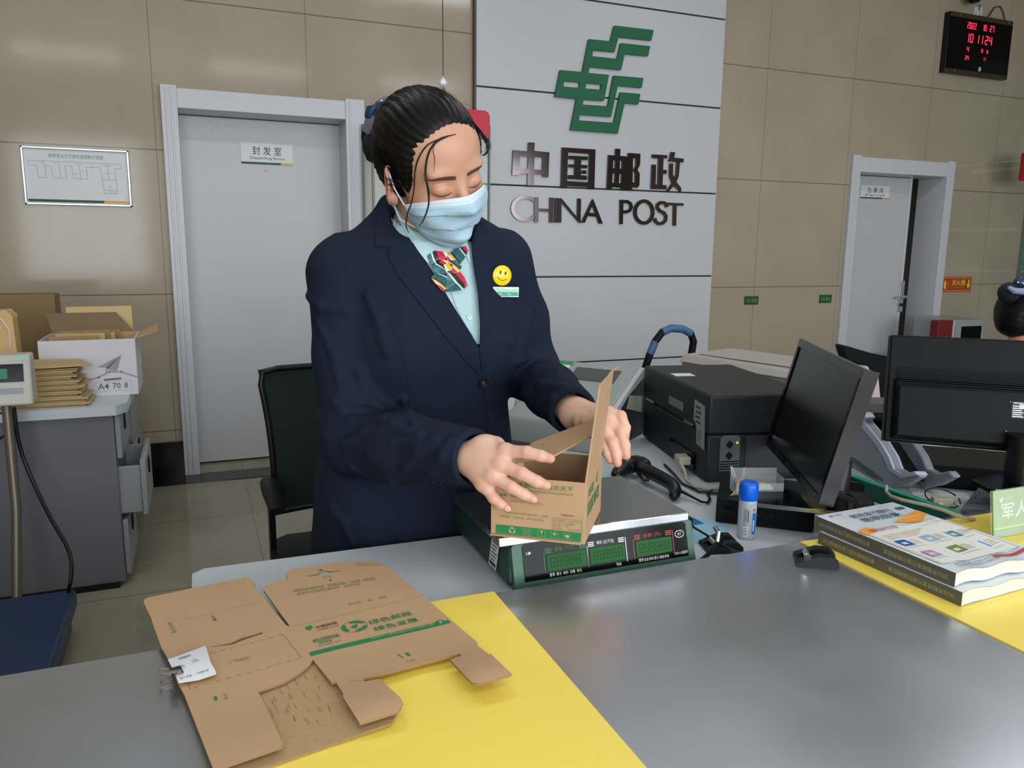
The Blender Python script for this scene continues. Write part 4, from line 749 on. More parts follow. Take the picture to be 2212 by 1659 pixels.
# ------------------------------------------------------------------ label printer
lp0 = Vector((1.094, 1.470, .75)); lp0 = Zp(1520, 1045, .75); lb = Zp(1385, 945, .75); dv = (lb-lp0); L_ = dv.length; an = math.atan2(dv.y, dv.x)-math.pi/2
lp = thing('label_printer', lp0+Vector((.13, .22, 0)), 'large black label printer with torn stickers on its side', 'printer'); MP = rotz(an, lp0); pw = .268; hp = .215
M_prn = mat('printer_black', (36, 38, 42), .5, bump=.15, bscale=900, spec=.35)
m = MB(); m.box((.004, 0, .004), (pw, L_, .118), M_prn, MP); m.build('lower_body', lp, bevel=.006, seg=3)
m = MB(); m.box((0, -.006, .120), (pw, L_, hp), M_prn, MP); m.build('hinged_cover', lp, bevel=.008, seg=3)
SD = MP @ frame((0, L_, 0), (0, -1, 0), (0, 0, 1))     # left side, x runs towards the front
m = MB(); m.box((L_*.50, .015, -.02), (L_*.86, .055, .001), M_blkg, SD); m.build('cable_bay', lp)
for k, x in enumerate((.03, .30)): m = MB(); m.box((L_*(.08+k*.62), .121, .0), (L_*(.08+k*.62)+.055, .127, .002), M_alu, SD); m.build('hinge_plate', lp)
m = MB(); m.quad(SD, L_*.46, .145, L_*.22, .022, mat('old_sticker', (120, 122, 124), .6), .0008); m.poly(SD, [(L_*.83, .19), (L_*.97, .185), (L_*.99, .08), (L_*.88, .085), (L_*.87, .13), (L_*.83, .14)], mat('torn_sticker', (150, 152, 152), .6), .0008)
for k in range(4): m.quad(SD, L_*.85+.004*(k % 2), .172-.012*k, .03, .005, M_ink, .0012)
for k in range(6): m.quad(SD, L_*.89, .118-.005*k, .018+.006*(k % 2), .0015, M_ink, .0012)
m.build('side_stickers', lp)
FFp = MP @ frame((0, 0, 0), (1, 0, 0), (0, 0, 1))
m = MB(); m.prism([(.035, .03), (.085, .03), (.085, .11), (.078, .117), (.042, .117), (.035, .11)], 0, .003, mat('keypad_slate', (92, 98, 108), .45), FFp)
m.build('control_panel', lp, bevel=.001)
for y in (.095, .068): m = MB(); m.prism([(.058-.009, y), (.058, y-.01), (.058+.009, y), (.058, y+.01)], .003, .006, M_blk, FFp); m.build('panel_button', lp)
m = MB(); m.ball(FFp @ Vector((.077, .099, .004)), .0022, mat('green_led', (120, 240, 20)), 6)
m.build('status_light', lp)
m = MB(); 
for k in range(4): m.quad(FFp, .036, .034+.006*k, .048, .0025, M_blkg, .0036)
m.build('panel_vent', lp)
m = MB(); m.prism([(.10, .02), (.26, .02), (.26, .115), (.10, .115)], .0, .002, mat('output_grey', (52, 54, 62), .4), FFp); m.box((.10, .117, -.002), (.262, .120, .004), M_chrome, FFp); m.build('output_slot', lp)
m = MB(); m.box((.18, .165, .0062), (.262, .187, .0072), M_paper, FFp); m.text('BEIYANG', FFp, .184, .170, .074, .012, M_ink, bold=.02, off=.0076); m.build('name_badge', lp)
m = MB(); m.box((.02, .26, 0), (.075, .30, .0012), M_paper, MP @ Matrix.Translation((0, 0, hp+.0003))); m.build('paper_scrap', label='small white paper scrap on top of the black label printer', cat='paper')
pg = SD @ Vector((L_*.80, .035, .008)); m = MB(); m.hexa([pg+Vector(v) for v in ((-.03, -.012, -.01), (.0, -.02, -.01), (.012, .02, -.01), (-.018, .028, -.01), (-.03, -.012, .01), (.0, -.02, .01), (.012, .02, .01), (-.018, .028, .01))], mat('plug_beige', (176, 170, 152), .5)); pl = m.build('parallel_plug', bevel=.003, label='beige printer plug sticking out of the label printer side', cat='plug')
MB().tube([pg+Vector((-.025, -.01, 0)), Zp(1480, 1020, .765), Zp(1483, 1036, .757), Zp(1500, 1050, .755), Zp(1530, 1057, .755), Zp(1560, 1056, .762)], .0036, mat('cable_beige', (186, 176, 160)), 8).build('plug_cable', pl)
MB().tube([Zp(1435, 1003, .756), Zp(1452, 1020, .755), Zp(1475, 1045, .755), Zp(1510, 1062, .755), Zp(1550, 1066, .755), Zp(1590, 1060, .756)], .003, M_blk, 8).build('printer_cable', label='black cable curving in front of the label printer', cat='cable')
# ------------------------------------------------------------------ franking machine
M_fk = mat('machine_grey', (150, 158, 156), .45); M_fkd = mat('machine_dark', (52, 54, 60), .5)
fo = Vector((1.231, 1.96, 0)); e_ = Vector((-.602, .798, 0)); p_ = Vector((-.798, -.602, 0))
def FK(u, v, z): return fo+e_*u+p_*v+Vector((0, 0, z))
fk = thing('franking_machine', FK(.12, .15, .75), 'grey franking machine with keypad and screen behind the woman', 'machine')
w_ = .30; m = MB()
prof = [(0, .75), (0, .945), (.03, .952), (.30, .83), (.31, .815), (.31, .75)]
vs = [FK(u, v, z) for u in (0.012, w_) for v, z in prof]; n = len(prof)
m.add(vs, [tuple(reversed(range(n))), tuple(range(n, 2*n))]+[(i, (i+1) % n, (i+1) % n+n, i+n) for i in range(n)], M_fk); m.build('machine_body', fk, bevel=.006, seg=3)
m = MB(); vs = [FK(u, v, z) for u in (-.004, .012) for v, z in [(0, .945), (.03, .954), (.30, .832), (.312, .815), (.30, .800), (.14, .885), (.02, .925)]]; n = 7
m.add(vs, [tuple(reversed(range(n))), tuple(range(n, 2*n))]+[(i, (i+1) % n, (i+1) % n+n, i+n) for i in range(n)], mat('machine_light', (182, 184, 188), .4)); m.build('side_band', fk, bevel=.003)
m = MB(); vs = [FK(u, v, z) for u in (0, .2) for v, z in [(-.02, .7503), (-.02, .92), (.13, .885), (.28, .80), (.28, .7503)]]; n = 5
m.add(vs, [tuple(reversed(range(n))), tuple(range(n, 2*n))]+[(i, (i+1) % n, (i+1) % n+n, i+n) for i in range(n)], M_fkd); m.build('dark_side', fk, bevel=.003)
KF = frame(FK(w_, .30, .8305), -e_, (FK(w_, .03, .9525)-FK(w_, .30, .8305))); kh = (FK(0, .03, .9525)-FK(0, .30, .8305)).length
m = MB(); m.prism([(.10, kh*.68), (.245, kh*.68), (.245, kh*.90), (.10, kh*.90)], .0, .002, mat('screen_slate', (84, 88, 88), .25), KF); m.build('machine_screen', fk)
m = MB(); m.prism([(.015, kh*.62), (.065, kh*.62), (.075, kh*.93), (.025, kh*.93)], .0, .0015, M_paper, KF); m.prism([(.022, kh*.92), (.08, kh*.92), (.075, kh*.99), (.03, kh*.99)], .0, .002, mat('tape_green', (60, 140, 80), .5), KF); m.build('stuck_note', fk)
for k, (u, v) in enumerate(((.11, .60), (.145, .60), (.215, .60))): m = MB(); m.ball((u, kh*v, .001), .0045, M_blk, 6, KF, (1, .7, .5)); m.build('round_key', fk)
for r in range(3):
    for c in range(6):
        m = MB(); m.ball((.05+.024*c+(.012 if c > 2 else 0), kh*(.48-.09*r), .0), .0068, M_fkd if (c < 3 and r < 2) else M_fk, 5, KF, (1.1, .75, .55)); m.build('machine_key', fk)
c_ = Zp(1112, 903, .7503); m = MB(); m.hexa([(.93, 2.26, .7503), (1.02, 2.10, .7503), (1.10, 2.30, .7503), (1.0, 2.42, .7503), (.93, 2.26, .80), (1.02, 2.10, .80), (1.10, 2.30, .80), (1.0, 2.42, .80)], M_fk); m.build('machine_tray', fk, bevel=.005)
m = MB(); a = SD @ Vector((0, 0, 0)); q = [Pp(x, y, FK(-.0055, .1, .8), e_) for x, y in ((1360, 854), (1388, 855), (1386, 890), (1353, 883))]; m.add(q+[v-e_*.0+Vector((0, 0, 0)) for v in q], [(0, 1, 2, 3)], mat('note_cream', (168, 170, 158), .6)); m.build('side_note', fk)
# ------------------------------------------------------------------ large beige printer at the back
b0, b1 = Vector((1.71, 2.479, .75)), Vector((1.862, 1.92, .75)); m = MB(); d_ = (b1-b0).normalized(); r_ = Vector((-d_.y, d_.x, 0)); 
if r_.x < 0: r_ = -r_
bp_ = thing('office_printer', (b0+b1)/2+r_*.1, 'large beige office printer standing behind the black label printer', 'printer'); L2 = (b1-b0).length
def BB(u, v, z): return b0+d_*u+r_*v+Vector((0, 0, z-.75))
M_bg = mat('printer_beige', (172, 168, 160), .45); M_bgd = mat('printer_beige_dark', (118, 114, 106), .5)
m.hexa([BB(0, 0, .7503), BB(L2, 0, .7503), BB(L2, .30, .7503), BB(0, .30, .7503), BB(0, 0, .872), BB(L2, 0, .872), BB(L2, .30, .872), BB(0, .30, .872)], M_bgd); m.build('printer_body', bp_, bevel=.006)
m = MB(); m.hexa([BB(-.01, -.008, .872), BB(L2+.01, -.008, .872), BB(L2+.01, .31, .872), BB(-.01, .31, .872), BB(0, .01, .902), BB(L2, .01, .898), BB(L2, .30, .905), BB(0, .30, .905)], M_bg); m.build('printer_lid', bp_, bevel=.006, seg=3)
m = MB(); m.box((.05, .045, .0), (L2-.05, .05, .002), M_fkd, frame(BB(0, 0, .902), d_, r_)); m.build('lid_seam', bp_)
m = MB(); m.hexa([BB(L2+.01, .02, .76), BB(L2+.09, .03, .76), BB(L2+.09, .25, .76), BB(L2+.01, .28, .76), BB(L2+.01, .02, .90), BB(L2+.07, .04, .895), BB(L2+.07, .24, .895), BB(L2+.01, .28, .90)], mat('printer_pinkish', (186, 172, 172), .5)); m.build('paper_cover', bp_, bevel=.012, seg=3)
# trolley handle standing on the floor behind the desk
tr = thing('hand_trolley', (1.94, 3.05, 0), 'folding hand trolley with a black bowed handle wrapped in blue tape', 'trolley')
hp_ = [Yp(1392, 800, 3.0), Yp(1404, 765, 3.0), Yp(1415, 738, 3.0), Yp(1430, 718, 3.0), Yp(1450, 709, 3.0), Yp(1475, 711, 3.0), Yp(1492, 720, 3.0), Yp(1498, 738, 3.0), Yp(1494, 762, 3.0)]
lo = [Vector((hp_[0].x-.02, 3.0, .05)), Vector((hp_[0].x-.01, 3.0, .5))]; ro = [Vector((hp_[-1].x, 3.0, .5)), Vector((hp_[-1].x, 3.0, .05))]
m = MB(); m.tube(lo+hp_+ro, .017, M_blkm, 12); m.build('handle_bar', tr, sharp=80)
m = MB(); m.tube(hp_[3:7], .0185, mat('tape_blue', (62, 100, 140), .5), 12); m.build('tape_wrap', tr)
m = MB(); m.tube(hp_[1:3], .0178, mat('tape_blue', (62, 100, 140)), 12); m.build('tape_wrap', tr)
x0, x1 = lo[0].x, ro[-1].x; m = MB(); m.box((x0-.05, 2.75, .05), (x1+.05, 3.04, .07), M_blkm); m.build('trolley_plate', tr)
for x in (x0, x1): MB().lathe([(.055, -.015), (.06, 0), (.055, .015)], M_blk, frame((x, 3.08, .0605), (0, 1, 0), (0, 0, 1)), 18).build('wheel', tr)
# ------------------------------------------------------------------ passbook printer (curved grey cheeks)
M_cg = mat('cheek_grey', (140, 146, 158), .4); M_cgl = mat('cheek_light', (186, 196, 214), .35)
pa, pb = Vector((1.482, 1.297, .75)), Vector((1.60, 1.62, .75)); dn = (pb-pa).normalized(); nn = Vector((dn.y, -dn.x, 0))   # plane of the near cheek
def ck_(x, y): return Pp(x, y, pa, nn)
pr = thing('passbook_printer', (1.62, 1.42, .75), 'grey passbook printer with curved side cheeks behind the monitors', 'printer')
prof = [(1796, 1016), (1800, 960), (1806, 900), (1818, 882), (1846, 885), (1866, 893), (1872, 902), (1866, 908), (1880, 925), (1904, 955), (1922, 985), (1932, 1012), (1951, 1023), (1976, 1017), (1986, 1030), (1957, 1047), (1926, 1053), (1880, 1046), (1820, 1026)]
P_ = [ck_(x, y) for x, y in prof]; o_ = pa
def slab(P_, off, th, mt, name, par, bev=.004):
    P_ = [Vector((p.x, p.y, max(p.z, .7506))) for p in P_]
    n = len(P_); q = [p+nn*off for p in P_]+[p+nn*(off+th) for p in P_]; m = MB(); m.add(q, [tuple(range(n)), tuple(reversed(range(n, 2*n)))]+[((i+1) % n, i, i+n, (i+1) % n+n) for i in range(n)], mt); return m.build(name, par, bevel=bev, sharp=40)
slab(P_, 0, .02, M_cg, 'side_cheek', pr); slab(P_, .075, .02, M_cg, 'side_cheek', pr)
rim = [ck_(x, y) for x, y in ((1846, 884), (1866, 892), (1872, 902), (1866, 909), (1880, 926), (1904, 956), (1922, 986), (1932, 1013), (1951, 1024), (1977, 1018))]
rin = [ck_(x, y) for x, y in ((1846, 894), (1860, 900), (1864, 905), (1856, 914), (1870, 932), (1894, 962), (1911, 990), (1922, 1017), (1948, 1033), (1984, 1026))]
slab(rim+rin[::-1], -.003, .026, M_cgl, 'cheek_rim', pr, .0015)
low = min(p.z for p in P_); a_, b__ = ck_(1800, 1015), ck_(1925, 1050)
m = MB(); q0, q1 = ck_(1830, 1010), ck_(1915, 1035); 
def W3(p, off): return p+nn*off
m.add([W3(ck_(1810, 1010), .02), W3(ck_(1930, 1040), .02), W3(ck_(1880, 960), .02), W3(ck_(1850, 915), .02), W3(ck_(1812, 900), .02)]+[W3(ck_(1810, 1010), .075), W3(ck_(1930, 1040), .075), W3(ck_(1880, 960), .075), W3(ck_(1850, 915), .075), W3(ck_(1812, 900), .075)], [(0, 1, 2, 3, 4), (9, 8, 7, 6, 5), (0, 5, 6, 1), (1, 6, 7, 2), (2, 7, 8, 3), (3, 8, 9, 4), (4, 9, 5, 0)], M_blkm); m.build('print_throat', pr)
m = MB(); m.add([W3(ck_(x, y), o) for o in (.0, .095) for x, y in ((1815, 895), (1862, 893), (1855, 870), (1835, 858), (1820, 860))], [(0, 1, 2, 3, 4), (9, 8, 7, 6, 5), (0, 5, 6, 1), (1, 6, 7, 2), (2, 7, 8, 3), (3, 8, 9, 4), (4, 9, 5, 0)], mat('cover_smoke', (96, 92, 96), .3)); m.build('top_cover', pr, bevel=.003)
# stand-in feet so the cheeks rest on the desk
m = MB(); m.hexa([W3(v, 0.004) for v in ()] or [Vector((pa.x, pa.y, .7503)), Vector((pa.x, pa.y, .7503))+nn*.09, Vector((pb.x, pb.y, .7503))+nn*.09, Vector((pb.x, pb.y, .7503)), Vector((pa.x, pa.y, .7503))+dn*.01+Vector((0, 0, .02)), Vector((pa.x, pa.y, .77))+nn*.09, Vector((pb.x, pb.y, .79))+nn*.09, Vector((pb.x, pb.y, .79))], M_cg); m.build('printer_base', pr, bevel=.002)
# ------------------------------------------------------------------ big monitor seen from behind
dm = 1.79; TL, BL = Dp(1926, 723, dm), Dp(1908, 952, dm-.0); mx = Vector((.742, -.67, 0)); FBm = frame(BL, mx, Vector((0, 0, 1)) + (TL-BL)*0); hh = (TL-BL).length; ww = .42
upv = (TL-BL).normalized(); FBm = frame(BL, mx, upv)
m2 = thing('monitor', BL+mx*.2, 'large black monitor seen from behind at the right edge', 'monitor')
m = MB(); m.box((0, 0, -.03), (ww, hh, 0), M_blkm, FBm); m.build('monitor_shell', m2, bevel=.004)
m = MB(); m.hexa([FBm @ Vector(v) for v in ((.012, .006, 0), (ww-.012, .006, 0), (ww-.012, hh*.60, 0), (.012, hh*.60, 0), (.022, .014, .024), (ww-.022, .014, .024), (ww-.022, hh*.53, .024), (.022, hh*.53, .024))], M_blkm); m.build('rear_bulge', m2, bevel=.004)
m = MB()
for k in range(9): m.box((.02, hh*.555+.0045*k, .0), (ww-.02, hh*.555+.0018+.0045*k, .016-.0016*k), M_blkm, FBm)
m.build('vent_ribs', m2)
m = MB(); m.box((-.0015, -.0015, -.033), (ww+.0015, hh+.0015, -.03), mat('bezel_edge', (66, 72, 80), .3), FBm); m.build('bezel', m2); m = MB(); m.box((.015, .018, -.034), (ww-.015, hh-.015, -.0331), M_scr, FBm); m.build('screen', m2)
BF = FBm @ Matrix.Translation((0, 0, .0245)); lx = .245; m = MB(); m.quad(BF, lx, hh*.30, .062, .036, mat('rating_dark', (58, 60, 64), .5), .0003); m.quad(BF, lx+.014, hh*.30+.022, .02, .009, M_paper, .0006); m.quad(BF, lx+.028, hh*.30+.002, .032, .011, mat('rating_pale', (186, 190, 198), .5), .0006)
for k in range(6): m.quad(BF, lx+.002, hh*.30+.003+.0045*k, .02-.003*(k % 2), .0014, M_alu, .0006)
m.quad(BF, lx+.003, hh*.30+.032, .018, .002, M_paper, .0006); m.build('rating_label', m2)
for x, y in ((lx-.004, .44), (lx+.078, .43), (lx-.008, .18), (lx+.074, .17)): m = MB(); m.ball((x, hh*y, .0), .0022, mat('brass', (190, 160, 96), .3, metal=1), 5, BF); m.build('screw', m2)
cN = BF @ Vector((lx+.024, hh*.06, .016)); cB = Vector((cN.x, cN.y, .8055)); cB = cN.copy(); cB.z = .8135; m = MB(); m.tube([Vector((cN.x, cN.y, cN.z+.025)), Vector((cN.x, cN.y, cN.z)), cB], [.032, .032, .031], M_blk, 24); m.build('stand_column', m2)
Fb2 = rotz(a1, cB+Vector((-.12, -.02, -.008))); m = MB(); m.prism([(0, 0), (.30, 0), (.32, .06), (.26, .13), (.04, .13), (-.02, .06)], 0, .008, M_blkg, Fb2); m.build('stand_base', m2, bevel=.0025); m = MB(); m.box((.01, -.0014, .001), (.29, .004, .0092), M_chrome, Fb2); m.build('stand_trim', m2)
# connector, keypad, envelopes on the second desk
cp = Zp(2035, 1085, .765); m = MB(); Fv = rotz(a1+.2, cp); m.box((-.02, -.008, -.008), (.02, .012, .010), mat('plug_beige', (176, 170, 152)), Fv)
for s_ in (-.026, .026): m.tube([Fv @ Vector((s_, -.018, 0)), Fv @ Vector((s_, .01, 0))], .004, mat('plug_beige', (176, 170, 152)), 8)
cn = m.build('serial_plug', bevel=.002, label='beige video plug with two screws behind the green sign stand', cat='plug'); MB().tube([cp, Zp(2020, 1100, .76), Zp(2000, 1108, .757)], .005, mat('cable_beige', (186, 176, 160)), 8).build('plug_cable', cn)
MB().tube([cp+Vector((.04*math.cos(t_/3.5), .03*math.sin(t_/3.5), .012*math.sin(t_/3.5)+.01)) for t_ in range(22)], .0015, M_blk, 6).build('cable_loop', label='thin grey cable loop around the beige video plug', cat='cable')
kp = thing('keypad_tray', Zp(2110, 1095, .753), 'dark grey keypad behind the green sign stand', 'keypad'); k0, k1, k2, k3 = (Zp(x, y, .7515) for x, y in ((2075, 1110), (2150, 1113), (2215, 1092), (2112, 1068))); m = MB(); up_ = Vector((0, 0, .014)); m.hexa([k0, k1, k2, k3, k0+up_, k1+up_, k2+up_*1.3, k3+up_*1.3], mat('keypad_grey', (88, 92, 102), .45)); m.build('keypad_case', kp, bevel=.002)
for i in range(3):
    for j in range(5):
        p = k0.lerp(k1, .15+.17*j).lerp(k3.lerp(k2, .15+.17*j), .25+.26*i)+up_*(1+.3*(.25+.26*i)); MB().ball(p, .005, mat('keypad_key', (62, 66, 76), .4), 5, sc=(1.2, 1, .35)).build('keypad_key', kp)
m = MB(); m.hexa([Zp(2182, 1012, .80), Zp(2300, 1020, .80), Zp(2300, 985, .80), Zp(2182, 985, .80)]+[Zp(2182, 1012, .80)+Vector((0, 0, .008)), Zp(2300, 1020, .80)+Vector((0, 0, .008)), Zp(2300, 985, .80)+Vector((0, 0, .008)), Zp(2182, 985, .80)+Vector((0, 0, .008))], mat('manila', (214, 190, 140), .6)); 
en = [Dp(2184, 986, 2.1), Dp(2184, 1012, 2.1), Dp(2300, 1022, 2.1), Dp(2300, 990, 2.1)]
m = MB(); zq = .7503; a_ = Zp(2170, 1030, zq); m.box((0, 0, 0), (.25, .16, .035), mat('manila', (214, 190, 140)), rotz(a1, a_+Vector((.03, .06, 0)))); m.build('manila_parcel', bevel=.004, label='yellow manila envelope stack behind the big monitor stand', cat='envelope')
m = MB(); a_ = Zp(2075, 1022, .7503); m.box((0, 0, 0), (.17, .12, .06), mat('box_offwhite', (168, 166, 170), .5), rotz(a1, a_+Vector((.18, .16, 0)))); m.build('small_white_box', bevel=.008, seg=3, label='off-white box between passbook printer and monitor stand', cat='box')
m = MB(); a_ = Zp(1975, 1075, .7503); m.prism([(0, 0), (.12, 0), (.12, .08), (0, .08)], 0, .001, M_paper, rotz(a1, a_)); m.build('loose_sheet', label='white loose sheet on the desk behind the green divider', cat='paper')
# ------------------------------------------------------------------ catalogues
def catalogue(O, ang, z0, label, top):
    t = thing('catalogue', O, label, 'book', 'stacked thick catalogues'); M = rotz(ang, (O.x, O.y, z0)); bw_, bl_, bt_ = .196, .272, .022
    m = MB(); nx, ny = 16, 4; vs = []; mc = mat('page_cream', (226, 224, 206), .6)
    def wav(u, v): return (.004*math.sin(u*7)*u+.003*math.sin(u*13+v))*(1-v)**2
    for l in range(2):
        for j in range(ny+1):
            for i in range(nx+1): u, v = i/nx, j/ny; vs.append((bw_*u, -bl_+bl_*v*1.0, .0012+(bt_-.0024)*l+(wav(u, v) if not (l == 0 and z0 < .79) else max(0, wav(u, v)*.4))))
    k = nx+1; n = k*(ny+1); f = []
    for j in range(ny):
        for i in range(nx): a = j*k+i; f.append((a+n, a+1+n, a+k+1+n, a+k+n)); f.append((a+k, a+k+1, a+1, a))
    for i in range(nx): f.append((i, i+1, i+1+n, i+n)); a = ny*k+i; f.append((a+1, a, a+n, a+1+n))
    for j in range(ny): f.append(((j+1)*k, j*k, j*k+n, (j+1)*k+n)); a = j*k+nx; f.append((a, a+k, a+k+n, a+n))
    m.add(vs, f, mc, M); m.build('page_block', t, sharp=50)
    def cov(name, l, mt):
        m = MB(); vs = []; z_ = (bt_-.0011) if l else .0002
        for e in (0, .0009):
            for j in range(ny+1):
                for i in range(nx+1): u, v = i/nx, j/ny; vs.append((bw_*u-.0008, -bl_+bl_*v, z_+e+(wav(u, v) if l or z0 > .79 else 0)))
        f = []
        for j in range(ny):
            for i in range(nx): a = j*k+i; f.append((a+n, a+1+n, a+k+1+n, a+k+n)); f.append((a+k, a+k+1, a+1, a))
        m.add(vs, f, mt, M); return m, wav
    m, _ = cov('c', 1, mat('cover_white', (222, 232, 240), .25, coat=.3)); m.build('front_cover', t, sharp=50); m, _ = cov('c', 0, mat('cover_white', (222, 232, 240))); m.build('back_cover', t, sharp=50)
    m = MB(); m.box((-.0016, -bl_, .0003), (-.0002, 0, bt_), mat('spine_grey', (92, 90, 80), .35), M); sp_ = M @ frame((-.0018, 0, 0), (0, -1, 0), (0, 0, 1)); tx = mat('spine_text', (170, 166, 140), .5)
    m.text('2023年邮政发行报刊简明目录', sp_, bl_*.04, bt_*.3, bl_*.40, bt_*.38, tx, off=.0004); m.text('2023年邮政发行报刊简明目录', sp_ @ Matrix.Translation((bl_*.96, bt_*.98, 0)) @ Matrix.Rotation(math.pi, 4, 'Z'), 0, bt_*.3, bl_*.42, bt_*.38, tx, off=.0004)
    m.build('spine', t, sharp=60)
    if top:
        m = MB(); C = M @ Matrix.Translation((0, -bl_, bt_+.0006)); N_ = mat('cover_navy', (22, 62, 92), .4); O_ = mat('cover_orange', (244, 168, 66), .35)
        def cq(x, y, w, h, mt, o=.0008): # follows the wave of the cover
            vs = []; kk = 6
            for jj in range(3):
                for i in range(kk+1): u = (x+w*i/kk); v = y+h*jj/2; vs.append((u*bw_, v*bl_, o+wav(u, v)))
            m.add(vs, [(j*(kk+1)+i, j*(kk+1)+i+1, (j+1)*(kk+1)+i+1, (j+1)*(kk+1)+i) for j in range(2) for i in range(kk)], mt, C)
        def ct(s_, x, y, w, h, mt, bold=0, o=.0012):
            v, f = texmesh(s_, bold, 2); lo, hi = v.min(0), v.max(0); d = np.maximum(hi-lo, 1e-6); m.add([((x+w*a)*bw_, (y+h*b)*bl_, o+wav(x+w*a, y+h*b)) for a, b in (v-lo)/d], f, mt, C)
        ct('邮政发行报刊', .26, .85, .50, .06, N_, .02); ct('简明目录', .27, .765, .48, .07, N_, .03); ct('2023', .72, .935, .15, .03, mat('cover_silver', (186, 194, 202), .4)); ct('中国邮政', .13, .935, .1, .018, M_ink); cq(.09, .935, .03, .02, mat('logo_teal', (40, 120, 110), .4)); cq(.84, .86, .10, .04, mat('badge_slate', (70, 100, 120), .4))
        m.add([(x*bw_, y*bl_, .0008+wav(x, y)) for x, y in ((.50, .70), (.62, .725), (.80, .77), (.985, .80), (.985, .72), (.9, .70), (.80, .65), (.7, .645), (.62, .66))], [tuple(range(9))], O_, C)
        m.add([(x*bw_, y*bl_, .0008+wav(x, y)) for x, y in ((.01, .67), (.15, .70), (.2, .68), (.2, .64), (.12, .61), (.01, .60))], [tuple(range(6))], O_, C)
        cq(.03, .10, .94, .54, mat('cover_tint', (236, 236, 232), .4), .0005)
        R_ = mat('cover_red', (190, 60, 70), .5); ct('全国邮政好作文大赛', .10, .61, .33, .05, R_, .0); ct('邮政报刊精品推荐', .62, .72, .28, .02, mat('orange_text', (250, 214, 150), .5))
        def cl_(pts, w, mt):
            for a, b in zip(pts, pts[1:]):
                dx, dy = (b[0]-a[0])*bw_, (b[1]-a[1])*bl_; ln = math.hypot(dx, dy) or 1; nx_, ny_ = -dy/ln*w/bw_/2, dx/ln*w/bl_/2; m.add([(x*bw_, y*bl_, .0010+wav(x, y)) for x, y in ((a[0]-nx_, a[1]-ny_), (b[0]-nx_, b[1]-ny_), (b[0]+nx_, b[1]+ny_), (a[0]+nx_, a[1]+ny_))], [(0, 1, 2, 3)], mt, C)
        cl_([(.05, .60), (.045, .10), (.30, .09), (.62, .09), (.95, .095), (.96, .60), (.72, .635), (.48, .63)], .0006, M_pblk); cl_([(.66, .66), (.9, .665), (.9, .59), (.66, .585), (.66, .66)], .0005, R_)
        cols = [(20, 90, 180), (150, 180, 220), (90, 140, 170), (190, 150, 190), (110, 140, 70), (60, 150, 220)]
        for i in range(6):
            x, y = .09+.30*(i % 3), .37-.18*(i//3); cc = mat('thumb_%d' % i, cols[i], .4, vary=.3, vscale=200); cq(x, y, .125, .085, cc, .0010); cq(x+.02, y+.02, .06, .03, mat('thumb_light', (220, 225, 220), .4), .0012)
            for k_ in range(4): cq(x+.145, y+.012+.018*k_, .09-.012*(k_ % 2), .006, mat('text_tan', (196, 176, 136), .5), .0010)
            cq(x, y-.025, .22, .005, mat('text_greyblue', (170, 180, 190), .5), .0010)
        for k_ in range(4): cq(.10, .545-.02*k_, .5-.05*k_, .005, mat('text_tan', (196, 176, 136)), .0010)
        ct('全年 12 期 每期 12 元 全年 144 元', .10, .055, .42, .018, M_pblk); ct('中国邮政集团有限公司报刊发行', .10, .03, .5, .014, M_pblk); cq(.56, .05, .40, .025, R_, .0010); ct('11185', .9, .40, .08, .02, M_pblk)
        m.build('cover_print', t, sharp=180)
    return t
oT = Zp(1763, 1115, CZ+.047); aT = math.atan2((Zp(1938, 1086, CZ+.047)-oT).y, (Zp(1938, 1086, CZ+.047)-oT).x); sT = Zp(2060, 1237, CZ+.047)-oT; angB = math.atan2(sT.y, sT.x)+math.pi/2
catalogue(Zp(1770, 1148, CZ+.0245), angB+.01, CZ+.0026, 'lower of the two thick white catalogues stacked on the mat', False)
catalogue(oT, angB, CZ+.0026+.0232, 'upper catalogue with blue Chinese title and orange cover shapes', True)
# green sign stand
s0 = Zp(2146, 1162, CZ+.003); sg = thing('sign_stand', s0+Vector((.07, 0, 0)), 'acrylic stand with a green card at the right edge of the counter', 'sign'); top = Yp(2152, 1062, s0.y+.012); Fg = frame(s0, (1, 0, 0), top-s0); gh = (top-s0).length; gw = .135
m = MB(); m.box((-.002, 0, -.004), (gw+.002, gh+.001, -.0025), M_acr, Fg); m.box((-.002, 0, .0015), (gw+.002, gh+.001, .003), M_acr, Fg); m.box((-.002, 0, -.05), (gw+.002, .002, .003), M_acr, Fg); m.build('acrylic_holder', sg, bevel=.0005)
m = MB(); gr1 = mat('card_green', (136, 176, 86), .4); m.box((0, .001, -.002), (gw, gh, .0), gr1, Fg); m.text('军人', Fg, .022, gh*.36, .072, gh*.36, M_wp, bold=.04, off=.0005); m.text('中国邮政', Fg, .031, gh*.80, .022, gh*.05, M_wp, off=.0005); m.text('CHINA POST', Fg, .031, gh*.755, .022, gh*.025, M_wp, off=.0005); m.poly(Fg, [(.016, gh*.84), (.02, gh*.82), (.028, gh*.86), (.026, gh*.80), (.023, gh*.72), (.019, gh*.73), (.018, gh*.79)], M_wp)
m.quad(Fg, 0, gh*.165, gw, gh*.035, mat('card_yellow', (206, 220, 60), .4), .0006); m.quad(Fg, 0, 0.001, gw, gh*.16, mat('card_green2', (112, 168, 84), .4), .0004); m.build('green_card', sg)
